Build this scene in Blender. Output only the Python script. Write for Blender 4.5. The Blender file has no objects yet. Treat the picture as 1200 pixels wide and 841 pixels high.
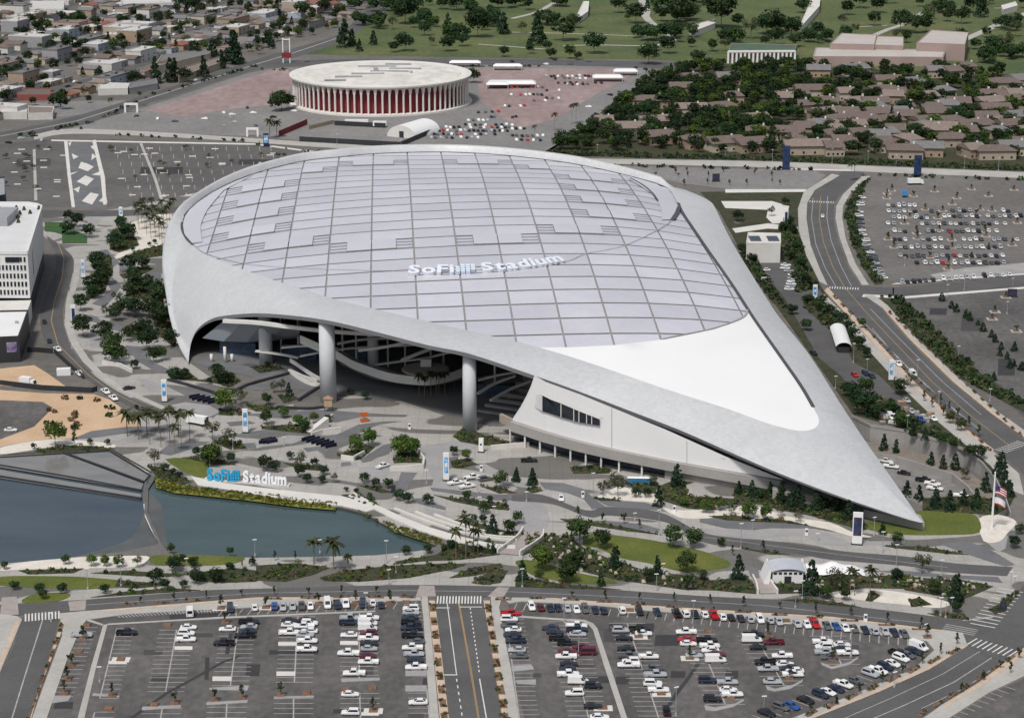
import bpy, bmesh, math, random
import numpy as np
from mathutils import Vector, Matrix
from mathutils.geometry import delaunay_2d_cdt
random.seed(7)
R = math.radians
scene = bpy.context.scene
COL = scene.collection

# ------------------------------------------------------------------ camera
F, H, PITCH = 2500.0, 232.0, R(16)
cam = bpy.data.cameras.new('camera'); cam.sensor_width = 36; cam.lens = 36*F/1200
cam.clip_start = 1; cam.clip_end = 40000
cam_ob = bpy.data.objects.new('camera', cam); COL.objects.link(cam_ob)
cam_ob.location = (0, 0, H); cam_ob.rotation_euler = (math.pi/2-PITCH, 0, 0)
scene.camera = cam_ob
# ------------------------------------------------------------------ light
SUN_EL, SUN_AZ = R(58), R(205)          # high, from behind and left of the camera, through cloud
world = bpy.data.worlds.new('World'); scene.world = world; world.use_nodes = True
wn = world.node_tree.nodes; wl = world.node_tree.links
sky = wn.new('ShaderNodeTexSky'); sky.sky_type = 'NISHITA'; sky.sun_disc = False
sky.sun_elevation = SUN_EL; sky.sun_rotation = SUN_AZ; sky.air_density = 1.0; sky.dust_density = 3.0
hs = wn.new('ShaderNodeHueSaturation'); hs.inputs['Saturation'].default_value = 0.55
bg = wn['Background']; bg.inputs['Strength'].default_value = 0.074
wl.new(sky.outputs[0], hs.inputs['Color']); wl.new(hs.outputs[0], bg.inputs['Color'])
sun = bpy.data.lights.new('sun', 'SUN'); sun.energy = 2.0; sun.angle = R(9); sun.color = (1, .965, .92)
sun_ob = bpy.data.objects.new('sun', sun); COL.objects.link(sun_ob)
sd = Vector((math.sin(SUN_AZ)*math.cos(SUN_EL), math.cos(SUN_AZ)*math.cos(SUN_EL), math.sin(SUN_EL)))
sun_ob.rotation_euler = (-sd).to_track_quat('-Z', 'Y').to_euler()
sun_ob.location = (0, 0, 500)
vs = scene.view_settings; vs.view_transform = 'Standard'; vs.look = 'None'; vs.gamma = 1
vs.use_curve_mapping = False; vs.exposure = 0.40

# ------------------------------------------------------------------ pixel helpers (photo 1200 x 841)
FW = (0, math.cos(PITCH), -math.sin(PITCH)); UP = (0, math.sin(PITCH), math.cos(PITCH))
def ray(px, py):
    a = (px-600)/F; b = (420.5-py)/F
    return (a, FW[1]+UP[1]*b, FW[2]+UP[2]*b)
def G(px, py, z=0.0):
    d = ray(px, py); t = (z-H)/d[2]
    return Vector((d[0]*t, d[1]*t, z))
def tile(ox, oy, s, pts): return [(ox+p[0]/s, oy+p[1]/s)+tuple(p[2:]) for p in pts]
def catmull(pts, n=6, closed=False):
    P = [Vector(p) for p in pts]; out = []; m = len(P)
    for i in range(m if closed else m-1):
        p0 = P[(i-1) % m] if closed or i > 0 else P[0]*2-P[1]
        p1 = P[i]; p2 = P[(i+1) % m]
        p3 = P[(i+2) % m] if closed or i+2 < m else p2*2-p1
        for k in range(n):
            t = k/n
            out.append(0.5*((2*p1)+(p2-p0)*t+(2*p0-5*p1+4*p2-p3)*t*t+(3*p1-p0-3*p2+p3)*t**3))
    if not closed: out.append(P[-1])
    return out

# ------------------------------------------------------------------ materials
MATS = {}
def mat(name, col, rough=0.7, var=0.12, scale=0.15, metal=0.0, col2=None, bump=0.0, bscale=1.0, rnd=0.0, spec=0.4, detail=6, stretch=None, fine=0.0, fscale=2.0):
    """procedural surface: world-space noise between two tones, fine grain, optional per-object variation"""
    if name in MATS: return MATS[name]
    m = bpy.data.materials.new(name); m.use_nodes = True
    n = m.node_tree.nodes; l = m.node_tree.links; b = n['Principled BSDF']
    b.inputs['Roughness'].default_value = rough; b.inputs['Metallic'].default_value = metal
    b.inputs['Specular IOR Level'].default_value = spec
    geo = n.new('ShaderNodeNewGeometry'); src = geo.outputs['Position']
    if stretch:
        mp = n.new('ShaderNodeMapping'); mp.inputs['Scale'].default_value = stretch; l.new(src, mp.inputs[0]); src = mp.outputs[0]
    nz = n.new('ShaderNodeTexNoise'); nz.inputs['Scale'].default_value = scale; nz.inputs['Detail'].default_value = detail
    nz.inputs['Roughness'].default_value = 0.62
    l.new(src, nz.inputs['Vector'])
    ramp = n.new('ShaderNodeValToRGB'); ramp.color_ramp.elements[0].position = 0.3; ramp.color_ramp.elements[1].position = 0.7
    c2 = col2 or tuple(min(1, c*(1+var)) for c in col); c1 = col if col2 else tuple(c*(1-var) for c in col)
    ramp.color_ramp.elements[0].color = (*c1, 1); ramp.color_ramp.elements[1].color = (*c2, 1)
    l.new(nz.outputs['Fac'], ramp.inputs[0]); cur = ramp.outputs[0]
    if fine > 0:
        n2 = n.new('ShaderNodeTexNoise'); n2.inputs['Scale'].default_value = fscale; n2.inputs['Detail'].default_value = 3
        l.new(src, n2.inputs['Vector'])
        mr = n.new('ShaderNodeMapRange'); mr.inputs[1].default_value = .3; mr.inputs[2].default_value = .7
        mr.inputs[3].default_value = 1-fine; mr.inputs[4].default_value = 1+fine
        l.new(n2.outputs['Fac'], mr.inputs[0])
        mx = n.new('ShaderNodeVectorMath'); mx.operation = 'SCALE'; l.new(cur, mx.inputs[0]); l.new(mr.outputs[0], mx.inputs['Scale']); cur = mx.outputs[0]
    if rnd > 0:
        oi = n.new('ShaderNodeObjectInfo'); h = n.new('ShaderNodeHueSaturation')
        m1 = n.new('ShaderNodeMapRange'); m1.inputs[3].default_value = 1-rnd; m1.inputs[4].default_value = 1+rnd
        l.new(oi.outputs['Random'], m1.inputs[0]); l.new(m1.outputs[0], h.inputs['Value'])
        m2 = n.new('ShaderNodeMath'); m2.operation = 'MULTIPLY'; m2.inputs[1].default_value = 7.13; l.new(oi.outputs['Random'], m2.inputs[0])
        m3 = n.new('ShaderNodeMath'); m3.operation = 'FRACT'; l.new(m2.outputs[0], m3.inputs[0])
        m4 = n.new('ShaderNodeMapRange'); m4.inputs[3].default_value = 0.5-rnd*.07; m4.inputs[4].default_value = 0.5+rnd*.07
        l.new(m3.outputs[0], m4.inputs[0]); l.new(m4.outputs[0], h.inputs['Hue'])
        l.new(cur, h.inputs['Color']); cur = h.outputs[0]
    l.new(cur, b.inputs['Base Color'])
    if bump > 0:
        nb = n.new('ShaderNodeTexNoise'); nb.inputs['Scale'].default_value = bscale; l.new(src, nb.inputs['Vector'])
        bp = n.new('ShaderNodeBump'); bp.inputs['Strength'].default_value = bump; l.new(nb.outputs['Fac'], bp.inputs['Height']); l.new(bp.outputs[0], b.inputs['Normal'])
    MATS[name] = m; return m

ground_m = mat('ground_soil', (.14, .13, .118), .95, scale=.02, var=.25, fine=.15, fscale=.3)
asph = mat('asphalt_lot', (.068, .065, .063), .9, scale=.05, col2=(.138, .130, .125), fine=.2, fscale=.5, stretch=(1, .6, 1))
asph2 = mat('asphalt_road', (.078, .076, .076), .9, scale=.06, col2=(.112, .11, .11), fine=.1, fscale=1.2)
asph_pale = mat('asphalt_pale', (.17, .165, .16), .9, scale=.02, col2=(.24, .23, .225), fine=.15, fscale=.3)
asph_pink = mat('asphalt_red', (.235, .165, .155), .9, scale=.02, col2=(.33, .26, .25), fine=.15, fscale=.2, stretch=(1, .4, 1))
asph_dark = mat('asphalt_patch', (.040, .040, .043), .9, scale=.3)
conc = mat('concrete_pale', (.35, .335, .31), .85, scale=.08, col2=(.45, .435, .405), fine=.06, fscale=.8)
conc_w = mat('concrete_white', (.56, .54, .50), .85, scale=.1, col2=(.66, .64, .60), fine=.05)
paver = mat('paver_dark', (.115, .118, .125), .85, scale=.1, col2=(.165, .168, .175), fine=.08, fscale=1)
paver_mid = mat('paver_grey', (.27, .265, .26), .85, scale=.09, col2=(.34, .335, .33), fine=.08, fscale=1)
conc_grey = mat('concrete_grey', (.27, .265, .255), .85, scale=.12, col2=(.37, .36, .35), fine=.08, fscale=1.5)
sand = mat('sand', (.46, .31, .19), .95, scale=.05, col2=(.58, .42, .28), fine=.12)
gravel = mat('pale_gravel', (.58, .53, .46), .95, scale=.3, col2=(.70, .66, .59), fine=.08)
soil = mat('brown_mulch', (.13, .075, .045), .95, scale=.4, col2=(.22, .13, .085), fine=.2)
tan_strip = mat('tan_strip', (.44, .34, .25), .95, scale=.3, col2=(.55, .45, .35), fine=.1)
lawn = mat('lawn', (.065, .095, .016), .95, scale=.06, col2=(.135, .145, .028), fine=.18, fscale=1.2)
lawn2 = mat('lawn_park', (.050, .080, .028), .95, scale=.012, col2=(.125, .140, .052), fine=.25, fscale=.25)
turf_dark = mat('lawn_dark', (.03, .075, .025), .95, scale=.06, col2=(.05, .11, .03), fine=.15)
cover = mat('ground_cover', (.022, .031, .014), .95, scale=.15, col2=(.062, .058, .028), fine=.35, fscale=.9)
algae = mat('yellow_reed', (.085, .10, .022), .9, scale=.3, col2=(.27, .25, .045), fine=.2)
paint_w = mat('white_paint', (.62, .61, .58), .8, scale=.5, var=.12)
paint_f = mat('worn_white_paint', (.35, .34, .33), .85, scale=.4, var=.25)
paint_y = mat('yellow_paint', (.34, .23, .11), .8, scale=.5, var=.12)
white_m = mat('white_metal', (.78, .78, .77), .5, scale=.3, var=.03)
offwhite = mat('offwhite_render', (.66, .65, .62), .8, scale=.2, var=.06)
grey_m = mat('grey_metal', (.32, .33, .34), .5, scale=.3, var=.08)
dark_m = mat('dark_metal', (.03, .032, .036), .5, scale=.3, var=.15)
glass = mat('dark_glass', (.012, .018, .028), .12, scale=.2, var=.4, spec=.6)
glass_b = mat('blue_dark_glass', (.010, .016, .030), .25, scale=.08, col2=(.03, .045, .075), spec=.5)
trunk_m = mat('bark', (.10, .075, .055), .95, scale=2, var=.25)
palm_trunk = mat('palm_bark', (.20, .155, .115), .95, scale=2, var=.2)
rubber = mat('rubber', (.012, .012, .013), .8, scale=2)
rim_m = mat('wheel_rim', (.25, .25, .26), .4, metal=.6)
rock_m = mat('pale_rock', (.40, .36, .30), .9, scale=.5, var=.2, fine=.1)

def patterned(name, pale, dark, sc, stretch, lo, hi, joint=0.0):
    """two-tone paving: sharp wavy bands of dark pavers in pale concrete, with fine grain"""
    m = mat(name, pale, .85, var=.10, scale=.09, fine=.08, fscale=1.0); n = m.node_tree.nodes; l = m.node_tree.links; b = n['Principled BSDF']
    src = b.inputs['Base Color'].links[0].from_socket
    geo = n.new('ShaderNodeNewGeometry'); mp = n.new('ShaderNodeMapping'); mp.inputs['Scale'].default_value = stretch; l.new(geo.outputs['Position'], mp.inputs[0])
    nz = n.new('ShaderNodeTexNoise'); nz.inputs['Scale'].default_value = sc; nz.inputs['Detail'].default_value = 1.0; nz.inputs['Distortion'].default_value = .6; l.new(mp.outputs[0], nz.inputs['Vector'])
    rp_ = n.new('ShaderNodeValToRGB'); rp_.color_ramp.elements[0].position = lo; rp_.color_ramp.elements[1].position = hi; l.new(nz.outputs['Fac'], rp_.inputs[0])
    mx = n.new('ShaderNodeMix'); mx.data_type = 'RGBA'; l.new(rp_.outputs[0], mx.inputs['Factor']); l.new(src, mx.inputs['A'])
    sc2 = n.new('ShaderNodeVectorMath'); sc2.operation = 'SCALE'; sc2.inputs['Scale'].default_value = dark/ (sum(pale)/3); l.new(src, sc2.inputs[0]); l.new(sc2.outputs[0], mx.inputs['B'])
    cur = mx.outputs['Result']
    if joint:
        br = n.new('ShaderNodeTexBrick'); br.inputs['Scale'].default_value = 1; br.inputs['Brick Width'].default_value = joint; br.inputs['Row Height'].default_value = joint; br.inputs['Mortar Size'].default_value = .09; br.offset = 0
        br.inputs['Color1'].default_value = (1,1,1,1); br.inputs['Color2'].default_value = (.93,.93,.93,1); br.inputs['Mortar'].default_value = (.74,.74,.74,1); l.new(geo.outputs['Position'], br.inputs['Vector'])
        mm = n.new('ShaderNodeMix'); mm.data_type = 'RGBA'; mm.blend_type = 'MULTIPLY'; mm.inputs['Factor'].default_value = 1; l.new(cur, mm.inputs['A']); l.new(br.outputs['Color'], mm.inputs['B']); cur = mm.outputs['Result']
    l.new(cur, b.inputs['Base Color']); return m
plaza_m = patterned('plaza_paving', (.37,.355,.33), .14, .03, (1,1.9,1), .545, .56, 4.2)
def cells(m, scale, amt):
    """small facet-to-facet tone steps (metal panels)"""
    n = m.node_tree.nodes; l = m.node_tree.links; b = n['Principled BSDF']; src = b.inputs['Base Color'].links[0].from_socket
    geo = n.new('ShaderNodeNewGeometry'); vo = n.new('ShaderNodeTexVoronoi'); vo.inputs['Scale'].default_value = scale; l.new(geo.outputs['Position'], vo.inputs['Vector'])
    sx = n.new('ShaderNodeSeparateColor'); l.new(vo.outputs['Color'], sx.inputs[0]); mr = n.new('ShaderNodeMapRange'); mr.inputs[3].default_value = 1-amt; mr.inputs[4].default_value = 1+amt; l.new(sx.outputs[0], mr.inputs[0])
    v = n.new('ShaderNodeVectorMath'); v.operation = 'SCALE'; l.new(src, v.inputs[0]); l.new(mr.outputs[0], v.inputs['Scale']); l.new(v.outputs[0], b.inputs['Base Color'])
# ------------------------------------------------------------------ builders
def mk(name, verts, faces, m, parent=None, smooth=False):
    me = bpy.data.meshes.new(name); me.from_pydata([tuple(v) for v in verts], [], faces); me.update()
    if smooth:
        me.polygons.foreach_set('use_smooth', [True]*len(me.polygons))
    for mm in (m if isinstance(m, (list, tuple)) else [m]): me.materials.append(mm)
    return link(name, me, parent)
def link(name, me, parent=None, loc=None, rz=None, scale=None):
    o = bpy.data.objects.new(name, me); COL.objects.link(o)
    if parent is not None: o.parent = parent
    if loc is not None: o.location = loc
    if rz is not None: o.rotation_euler = (0, 0, rz)
    if scale is not None: o.scale = scale
    return o
def thing(name, label, cat, loc=(0, 0, 0), rz=0, group=None, scale=None):
    o = bpy.data.objects.new(name, None); COL.objects.link(o); o.empty_display_size = .5
    o.location = loc; o.rotation_euler = (0, 0, rz)
    if scale is not None: o.scale = scale
    return tag(o, label, cat, group)
def tag(o, label, cat=None, group=None, kind=None):
    o['label'] = label
    if cat: o['category'] = cat
    if group: o['group'] = group
    if kind: o['kind'] = kind
    return o
class MB:
    """collects boxes, prisms, ribbons into one mesh"""
    def __init__(s): s.v = []; s.f = []
    def box(s, x0, x1, y0, y1, z0, z1):
        i = len(s.v); s.v += [(x0,y0,z0),(x1,y0,z0),(x1,y1,z0),(x0,y1,z0),(x0,y0,z1),(x1,y0,z1),(x1,y1,z1),(x0,y1,z1)]
        s.f += [(i,i+3,i+2,i+1),(i+4,i+5,i+6,i+7),(i,i+1,i+5,i+4),(i+1,i+2,i+6,i+5),(i+2,i+3,i+7,i+6),(i+3,i,i+4,i+7)]; return s
    def frustum(s, b, t, z0, z1):
        i = len(s.v)
        for (x0,x1,y0,y1),z in ((b,z0),(t,z1)): s.v += [(x0,y0,z),(x1,y0,z),(x1,y1,z),(x0,y1,z)]
        s.f += [(i,i+3,i+2,i+1),(i+4,i+5,i+6,i+7),(i,i+1,i+5,i+4),(i+1,i+2,i+6,i+5),(i+2,i+3,i+7,i+6),(i+3,i,i+4,i+7)]; return s
    def prism(s, pts, z0, z1):
        i = len(s.v); n = len(pts)
        s.v += [(p[0],p[1],z0) for p in pts]+[(p[0],p[1],z1) for p in pts]
        s.f += [tuple(range(i+n-1, i-1, -1)), tuple(range(i+n, i+2*n))]
        s.f += [(i+k, i+(k+1)%n, i+n+(k+1)%n, i+n+k) for k in range(n)]; return s
    def tube(s, p0, p1, r0, r1, n=8):
        p0 = Vector(p0); p1 = Vector(p1); d = (p1-p0).normalized(); a = d.orthogonal().normalized(); b = d.cross(a); i = len(s.v)
        for p, r in ((p0,r0),(p1,r1)):
            for k in range(n): w = 2*math.pi*k/n; s.v.append(tuple(p+(a*math.cos(w)+b*math.sin(w))*r))
        s.f += [(i+k, i+(k+1)%n, i+n+(k+1)%n, i+n+k) for k in range(n)]+[tuple(range(i+n-1,i-1,-1)), tuple(range(i+n,i+2*n))]; return s
    def quad(s, a, b, c, d):
        i = len(s.v); s.v += [tuple(a),tuple(b),tuple(c),tuple(d)]; s.f.append((i,i+1,i+2,i+3)); return s
    def strip(s, pts, w, z=None):
        """flat ribbon of width w along plan points"""
        P = [Vector(p) for p in pts]; i = len(s.v); n = len(P)
        for k, p in enumerate(P):
            d = (P[min(k+1,n-1)]-P[max(k-1,0)]); nrm = Vector((-d.y, d.x, 0)).normalized()*w/2
            zz = p.z if z is None else z
            s.v += [(p.x+nrm.x,p.y+nrm.y,zz),(p.x-nrm.x,p.y-nrm.y,zz)]
        s.f += [(i+2*k+1,i+2*k+3,i+2*k+2,i+2*k) for k in range(n-1)]; return s
    def wall(s, pts, h, w):
        """upright ribbon with thickness along points (base z from the points)"""
        P = [Vector(p) for p in pts]; i = len(s.v); n = len(P)
        for k, p in enumerate(P):
            d = (P[min(k+1,n-1)]-P[max(k-1,0)]); nrm = Vector((-d.y, d.x, 0)).normalized()*w/2
            hh = h[k] if isinstance(h, (list,tuple)) else h
            s.v += [(p.x+nrm.x,p.y+nrm.y,p.z),(p.x-nrm.x,p.y-nrm.y,p.z),(p.x-nrm.x,p.y-nrm.y,p.z+hh),(p.x+nrm.x,p.y+nrm.y,p.z+hh)]
        for k in range(n-1):
            a = i+4*k; b = a+4
            s.f += [(a+j, a+(j+1)%4, b+(j+1)%4, b+j) for j in range(4)]
        s.f += [(i+3,i+2,i+1,i),(i+4*n-4,i+4*n-3,i+4*n-2,i+4*n-1)]; return s
    def build(s, name, m, parent=None, smooth=False): return mk(name, s.v, s.f, m, parent, smooth)
    def mesh(s, name, m, smooth=False):
        me = bpy.data.meshes.new(name); me.from_pydata(s.v, [], s.f); me.update()
        if smooth: me.polygons.foreach_set('use_smooth', [True]*len(me.polygons))
        for mm in (m if isinstance(m, (list, tuple)) else [m]): me.materials.append(mm)
        return me
def tri_fill(outer, holes=()):
    """plan polygon (2D) with holes -> verts, faces"""
    v = []; e = []
    for loop in [outer, *holes]:
        i = len(v); v += [Vector((p[0], p[1])) for p in loop]; e += [(i+k, i+(k+1) % len(loop)) for k in range(len(loop))]
    V, E_, Fc, *_ = delaunay_2d_cdt(v, e, [], 0, 1e-4)
    out = []
    for f in Fc:
        cx = sum(V[k].x for k in f)/len(f); cy = sum(V[k].y for k in f)/len(f)
        if inside(cx, cy, outer) and not any(inside(cx, cy, h) for h in holes): out.append(tuple(f))
    return V, out
def inside(x, y, poly):
    c = False; j = len(poly)-1
    for i in range(len(poly)):
        xi, yi = poly[i][0], poly[i][1]; xj, yj = poly[j][0], poly[j][1]
        if (yi > y) != (yj > y) and x < (xj-xi)*(y-yi)/(yj-yi)+xi: c = not c
        j = i
    return c
def plan(pxs, z=0.0, sm=0):
    p = [G(a[0], a[1], z) for a in pxs]
    return catmull(p, sm, True) if sm else p
def sheet(name, pxs, z, m, parent=None, label=None, sm=0, holes=(), kind='structure'):
    P = plan(pxs, 0, sm); V, Fc = tri_fill(P, holes)
    o = mk(name, [(a.x, a.y, z) for a in V], [f if orient(V, f) else f[::-1] for f in Fc], m, parent)
    if parent is None:
        o['kind'] = kind
        if label: o['label'] = label
    return o
def orient(V, f):
    a, b, c = V[f[0]], V[f[1]], V[f[2]]
    return (b.x-a.x)*(c.y-a.y)-(b.y-a.y)*(c.x-a.x) > 0
def slab(name, pxs, z0, z1, m, parent=None, label=None, sm=0, kind='structure'):
    """raised slab (kerbed pavement, planter): sheet on top, upright sides"""
    P = plan(pxs, 0, sm)
    if sum(P[k].x*P[(k+1)%len(P)].y-P[(k+1)%len(P)].x*P[k].y for k in range(len(P))) < 0: P = P[::-1]
    V, Fc = tri_fill(P); n = len(V)
    v = [(a.x, a.y, z1) for a in V]; f = [q if orient(V, q) else q[::-1] for q in Fc]
    k0 = len(P); v += [(a.x, a.y, z1) for a in P]+[(a.x, a.y, z0) for a in P]
    f += [(n+k0+k, n+k0+(k+1) % k0, n+(k+1) % k0, n+k) for k in range(k0)]
    o = mk(name, v, f, m, parent)
    if parent is None:
        o['kind'] = kind
        if label: o['label'] = label
    return o
OCC = []                                   # occupied discs (x, y, r)
def free(x, y, r):
    return all((x-a)**2+(y-b)**2 > (r+c)**2 for a, b, c in OCC)
# ================================================================== GROUND, WATER, ROADS
LAKE_L = [(-40,537),(0,535),(75,530),(128,526.5),(150,540),(178,556),(170,572),(169,600),(180,625),(186,637),(150,645),(60,655),(0,660),(-40,664)]
LAKE_R = [(182,560),(230,573),(300,581),(370,591),(400,595),(428,602),(445,612),(470,624),(495,632),(512,640),(490,645),(440,650),(360,652),(300,653),(220,650),(195,645),(189,636),(173,600),(174,572)]
PIT = [(998,489),(1020,500),(1060,506),(1100,518),(1130,528),(1150,543),(1166,562),(1178,585),(1184,603),(1165,609),(1140,606),(1100,603),(1078,600),(1052,572),(1022,530)]
lakeL = plan(LAKE_L); lakeR = plan(LAKE_R); pit = plan(PIT)
big = [(-9000,-800),(9000,-800),(9000,16000),(-9000,16000)]
V, Fc = tri_fill([Vector((a,b,0)) for a,b in big], [lakeL, lakeR, pit])
terrain = mk('terrain', [(a.x,a.y,0) for a in V], [f if orient(V,f) else f[::-1] for f in Fc], ground_m)
terrain['kind'] = 'structure'; terrain['label'] = 'grey brown soil between roads and lots'

# --- lake water (clear teal on the east, blue on the west), banks and cascades
def water_mat(name, c1, c2, sc):
    m = mat(name, c1, .1, scale=sc, col2=c2, bump=.6, bscale=.3, spec=.5, detail=5, stretch=(1,2.2,1)); return m
w_blue = water_mat('blue_water', (.036,.056,.074), (.066,.086,.100), .02)
w_teal = water_mat('teal_water', (.036,.064,.068), (.060,.094,.094), .02)
w_shal = water_mat('shallow_water', (.16,.16,.155), (.25,.24,.225), .04)
bank = mat('wet_bank', (.05,.045,.04), .8, scale=.5, var=.3)
def basin(name, P, zw, m, label):
    o = MB(); n = len(P)
    V, Fc = tri_fill(P); o.v = [(a.x,a.y,zw) for a in V]; o.f = [f if orient(V,f) else f[::-1] for f in Fc]
    w = o.build(name, m); w['kind'] = 'structure'; w['label'] = label
    b = MB()
    for k in range(n): a, c = P[k], P[(k+1)%n]; b.quad((a.x,a.y,-1.5),(c.x,c.y,-1.5),(c.x,c.y,0),(a.x,a.y,0))
    b.build('bank', bank, w); return w
wl_ = basin('lake_water', lakeL, -.55, w_blue, 'deep blue water of the lake below the stepped cascades')
wr_ = basin('lake_water', lakeR, -.55, w_teal, 'teal water of the lake in front of the lettering sign')
# stepped pools of the cascade, each a little higher
for pts, z in (([(-20,536.5),(0,536),(75,531.5),(168,566),(165,574),(0,546.5),(-20,543)], .0-.15), ([(-20,546),(0,549),(165,577.5),(165,584),(0,559),(-20,556)], -.3)):
    sheet('cascade_pool', pts, z, w_shal, wl_)
sheet('cascade_pool', [(79,532),(128,529),(148,541),(174,556.5),(168,564)], -.1, w_shal, wl_)
for a in ([(-30,541),(0,546.5),(80,560),(166,576)], [(-30,554),(0,559.5),(80,572),(166,585.5)], [(75,532),(120,548),(169,566)], [(-30,536),(0,535),(75,530.5),(128,527),(150,540),(178,556)]):
    w = MB().wall([G(x,y,-.6) for x,y in a], .75, .75).build('cascade_wall', dark_m, wl_)
sp = MB().wall([G(x,y,-.6) for x,y in [(171,566),(169,585),(171,603),(178,620),(188,640)]], .5, .8).build('spillway', mat('wet_concrete',(.12,.12,.125),.6), wl_)
foam = mat('foam', (.62,.64,.66), .7, scale=1.2, var=.15)
MB().strip([G(x,y) for x,y in [(169,590),(171,605),(177,618),(184,631)]], .55, -.02).build('foam_line', foam, wl_)
shore = mat('pale_silt', (.062,.072,.074), .3, scale=.08, col2=(.115,.115,.105))
sheet('silt_shoal', [(169.5,596),(171,606),(178,622),(186,636.5),(150,644.5),(95,649),(120,641),(150,630),(163,615)], -.53, shore, wl_, sm=4)
sheet('silt_shoal', [(176,577),(190,592),(194,615),(196,636),(215,647),(195,644.5),(189.5,636),(174,600)], -.53, shore, wr_, sm=4)
# yellow reed margins
for pts in ([(181,557.5),(215,569),(260,574),(300,578),(350,584),(395,590),(393,597.5),(350,594),(300,587.5),(250,582),(205,577.5),(183,571)], [(447,610),(470,617),(500,626),(522,635),(516,640),(490,632),(462,623)]):
    sheet('reed_margin', pts, .06, algae, label='yellow green reeds along the lake edge')

# ---------------- large areas
def road(name, L, Rr, m=asph2, z=.05, label=None, parent=None, sm=5):
    A = catmull([G(*p) for p in L], sm) if sm else [G(*p) for p in L]; B = catmull([G(*p) for p in Rr], sm) if sm else [G(*p) for p in Rr]
    n = len(A); v = [(p.x,p.y,z) for p in A]+[(p.x,p.y,z) for p in B]
    if len(B) != n: raise ValueError(name)
    f = [(k,n+k,n+k+1,k+1) for k in range(n-1)]
    a, b, c = Vector(v[f[0][0]]), Vector(v[f[0][1]]), Vector(v[f[0][2]])
    if (b-a).cross(c-a).z < 0: f = [q[::-1] for q in f]
    o = mk(name, v, f, m, parent)
    if parent is None: o['kind'] = 'structure'; o['label'] = label or name.replace('_',' ')
    return o
cem = sheet('cemetery_lawn', [(322,63),(345,60),(400,45),(430,25),(455,8),(470,-25),(1330,-25),(1330,96),(1200,88),(830,74),(760,70),(560,68)], .03, lawn2, label='green memorial park lawn beyond the arena')
for a, w in (([(752,-10),(753,3),(758,12),(757,20),(767,30),(782,40),(790,50)],7), ([(660,54),(700,53),(760,54),(775,52)],4), ([(600,22),(630,14),(655,0)],5), ([(600,38),(680,40),(760,43)],3),
             ([(1010,48),(1040,35),(1060,28),(1090,10)],6), ([(1110,55),(1150,38),(1190,20),(1230,8)],8), ([(1000,32),(1040,30)],3), ([(560,52),(600,55),(640,58)],3), ([(1165,10),(1220,8)],3)):
    MB().strip(catmull([G(*p) for p in a],5), w, .08).build('park_path', conc, cem)
sheet('estate_ground', [(630,183),(700,140),(765,92),(830,74),(1200,88),(1330,96),(1330,212),(1200,196),(900,184)], .03, cover, label='dark planted ground of the townhouse estate')
forum_lot = sheet('arena_car_park', [(60,158),(100,145),(170,126),(290,86),(345,75),(560,73),(760,76),(765,90),(700,140),(640,180),(560,184),(450,173),(300,160),(85,152)], .03, asph_pale, label='pale grey asphalt car park around the round arena')
sheet('red_asphalt', [(170,130),(300,88),(335,78),(345,95),(330,122),(270,128),(215,137)], .05, asph_pink, forum_lot)
sheet('red_asphalt', [(555,80),(745,81),(735,92),(700,110),(650,140),(612,150),(590,140),(565,120)], .05, asph_pink, forum_lot)
nw = sheet('north_car_park', [(-40,172),(60,163),(130,163),(300,170),(385,182),(400,200),(215,242),(-40,243)], .03, MATS.get('asphalt_north') or mat('asphalt_north',(.085,.08,.078),.9,scale=.02,col2=(.135,.127,.122),fine=.15,fscale=.3), label='empty asphalt car park behind the stadium')
ne = sheet('north_east_strip_car_park', [(690,193),(800,196),(955,200),(968,205),(950,222),(860,222),(800,215)], .03, asph_pale, label='thin pale car park strip north of the stadium')
east_lot = sheet('east_car_park', [(1020,207),(1075,206),(1200,212),(1330,218),(1330,318),(1200,322),(1060,334),(1045,333),(1030,318),(1005,275),(1000,245),(1007,220)], .03, mat('asphalt_aged_warm',(.115,.108,.102),.9,scale=.02,col2=(.175,.165,.155),fine=.15,fscale=.3), label='crowded asphalt car park beside the curved avenue')
sheet('worn_patch', [(1090,322),(1130,314),(1200,308),(1330,304),(1330,318),(1200,320),(1100,328)], .045, conc_grey, east_lot)
east2 = sheet('lower_east_car_park', [(1055,346),(1200,335),(1330,325),(1330,560),(1200,490),(1150,445),(1100,400)], .03, asph, label='nearly empty asphalt car park with small trees')
lotA = sheet('west_car_park', [(100,727),(155,718),(300,712),(480,703),(493,703),(503,712),(512,770),(520,860),(40,860),(78,770)], .03, asph, label='half empty asphalt car park beside the lake road')
lotB = sheet('main_car_park', [(596,708),(610,705),(700,710),(760,716),(900,728),(1000,740),(1085,752),(1092,762),(1070,782),(1000,812),(925,841),(880,860),(620,860),(600,790)], .03, asph, label='busy asphalt car park below the oval lawn')
lotC = sheet('corner_car_park', [(1200,795),(1160,812),(1105,848),(1090,870),(1300,870),(1300,760)], .03, asph, label='corner car park beyond the sweeping road')
lotD = sheet('far_west_car_park', [(-60,475),(0,469),(50,471),(62,478),(40,500),(0,515),(-60,520)], .125, asph, label='small car park inside the sandy ground')

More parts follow.
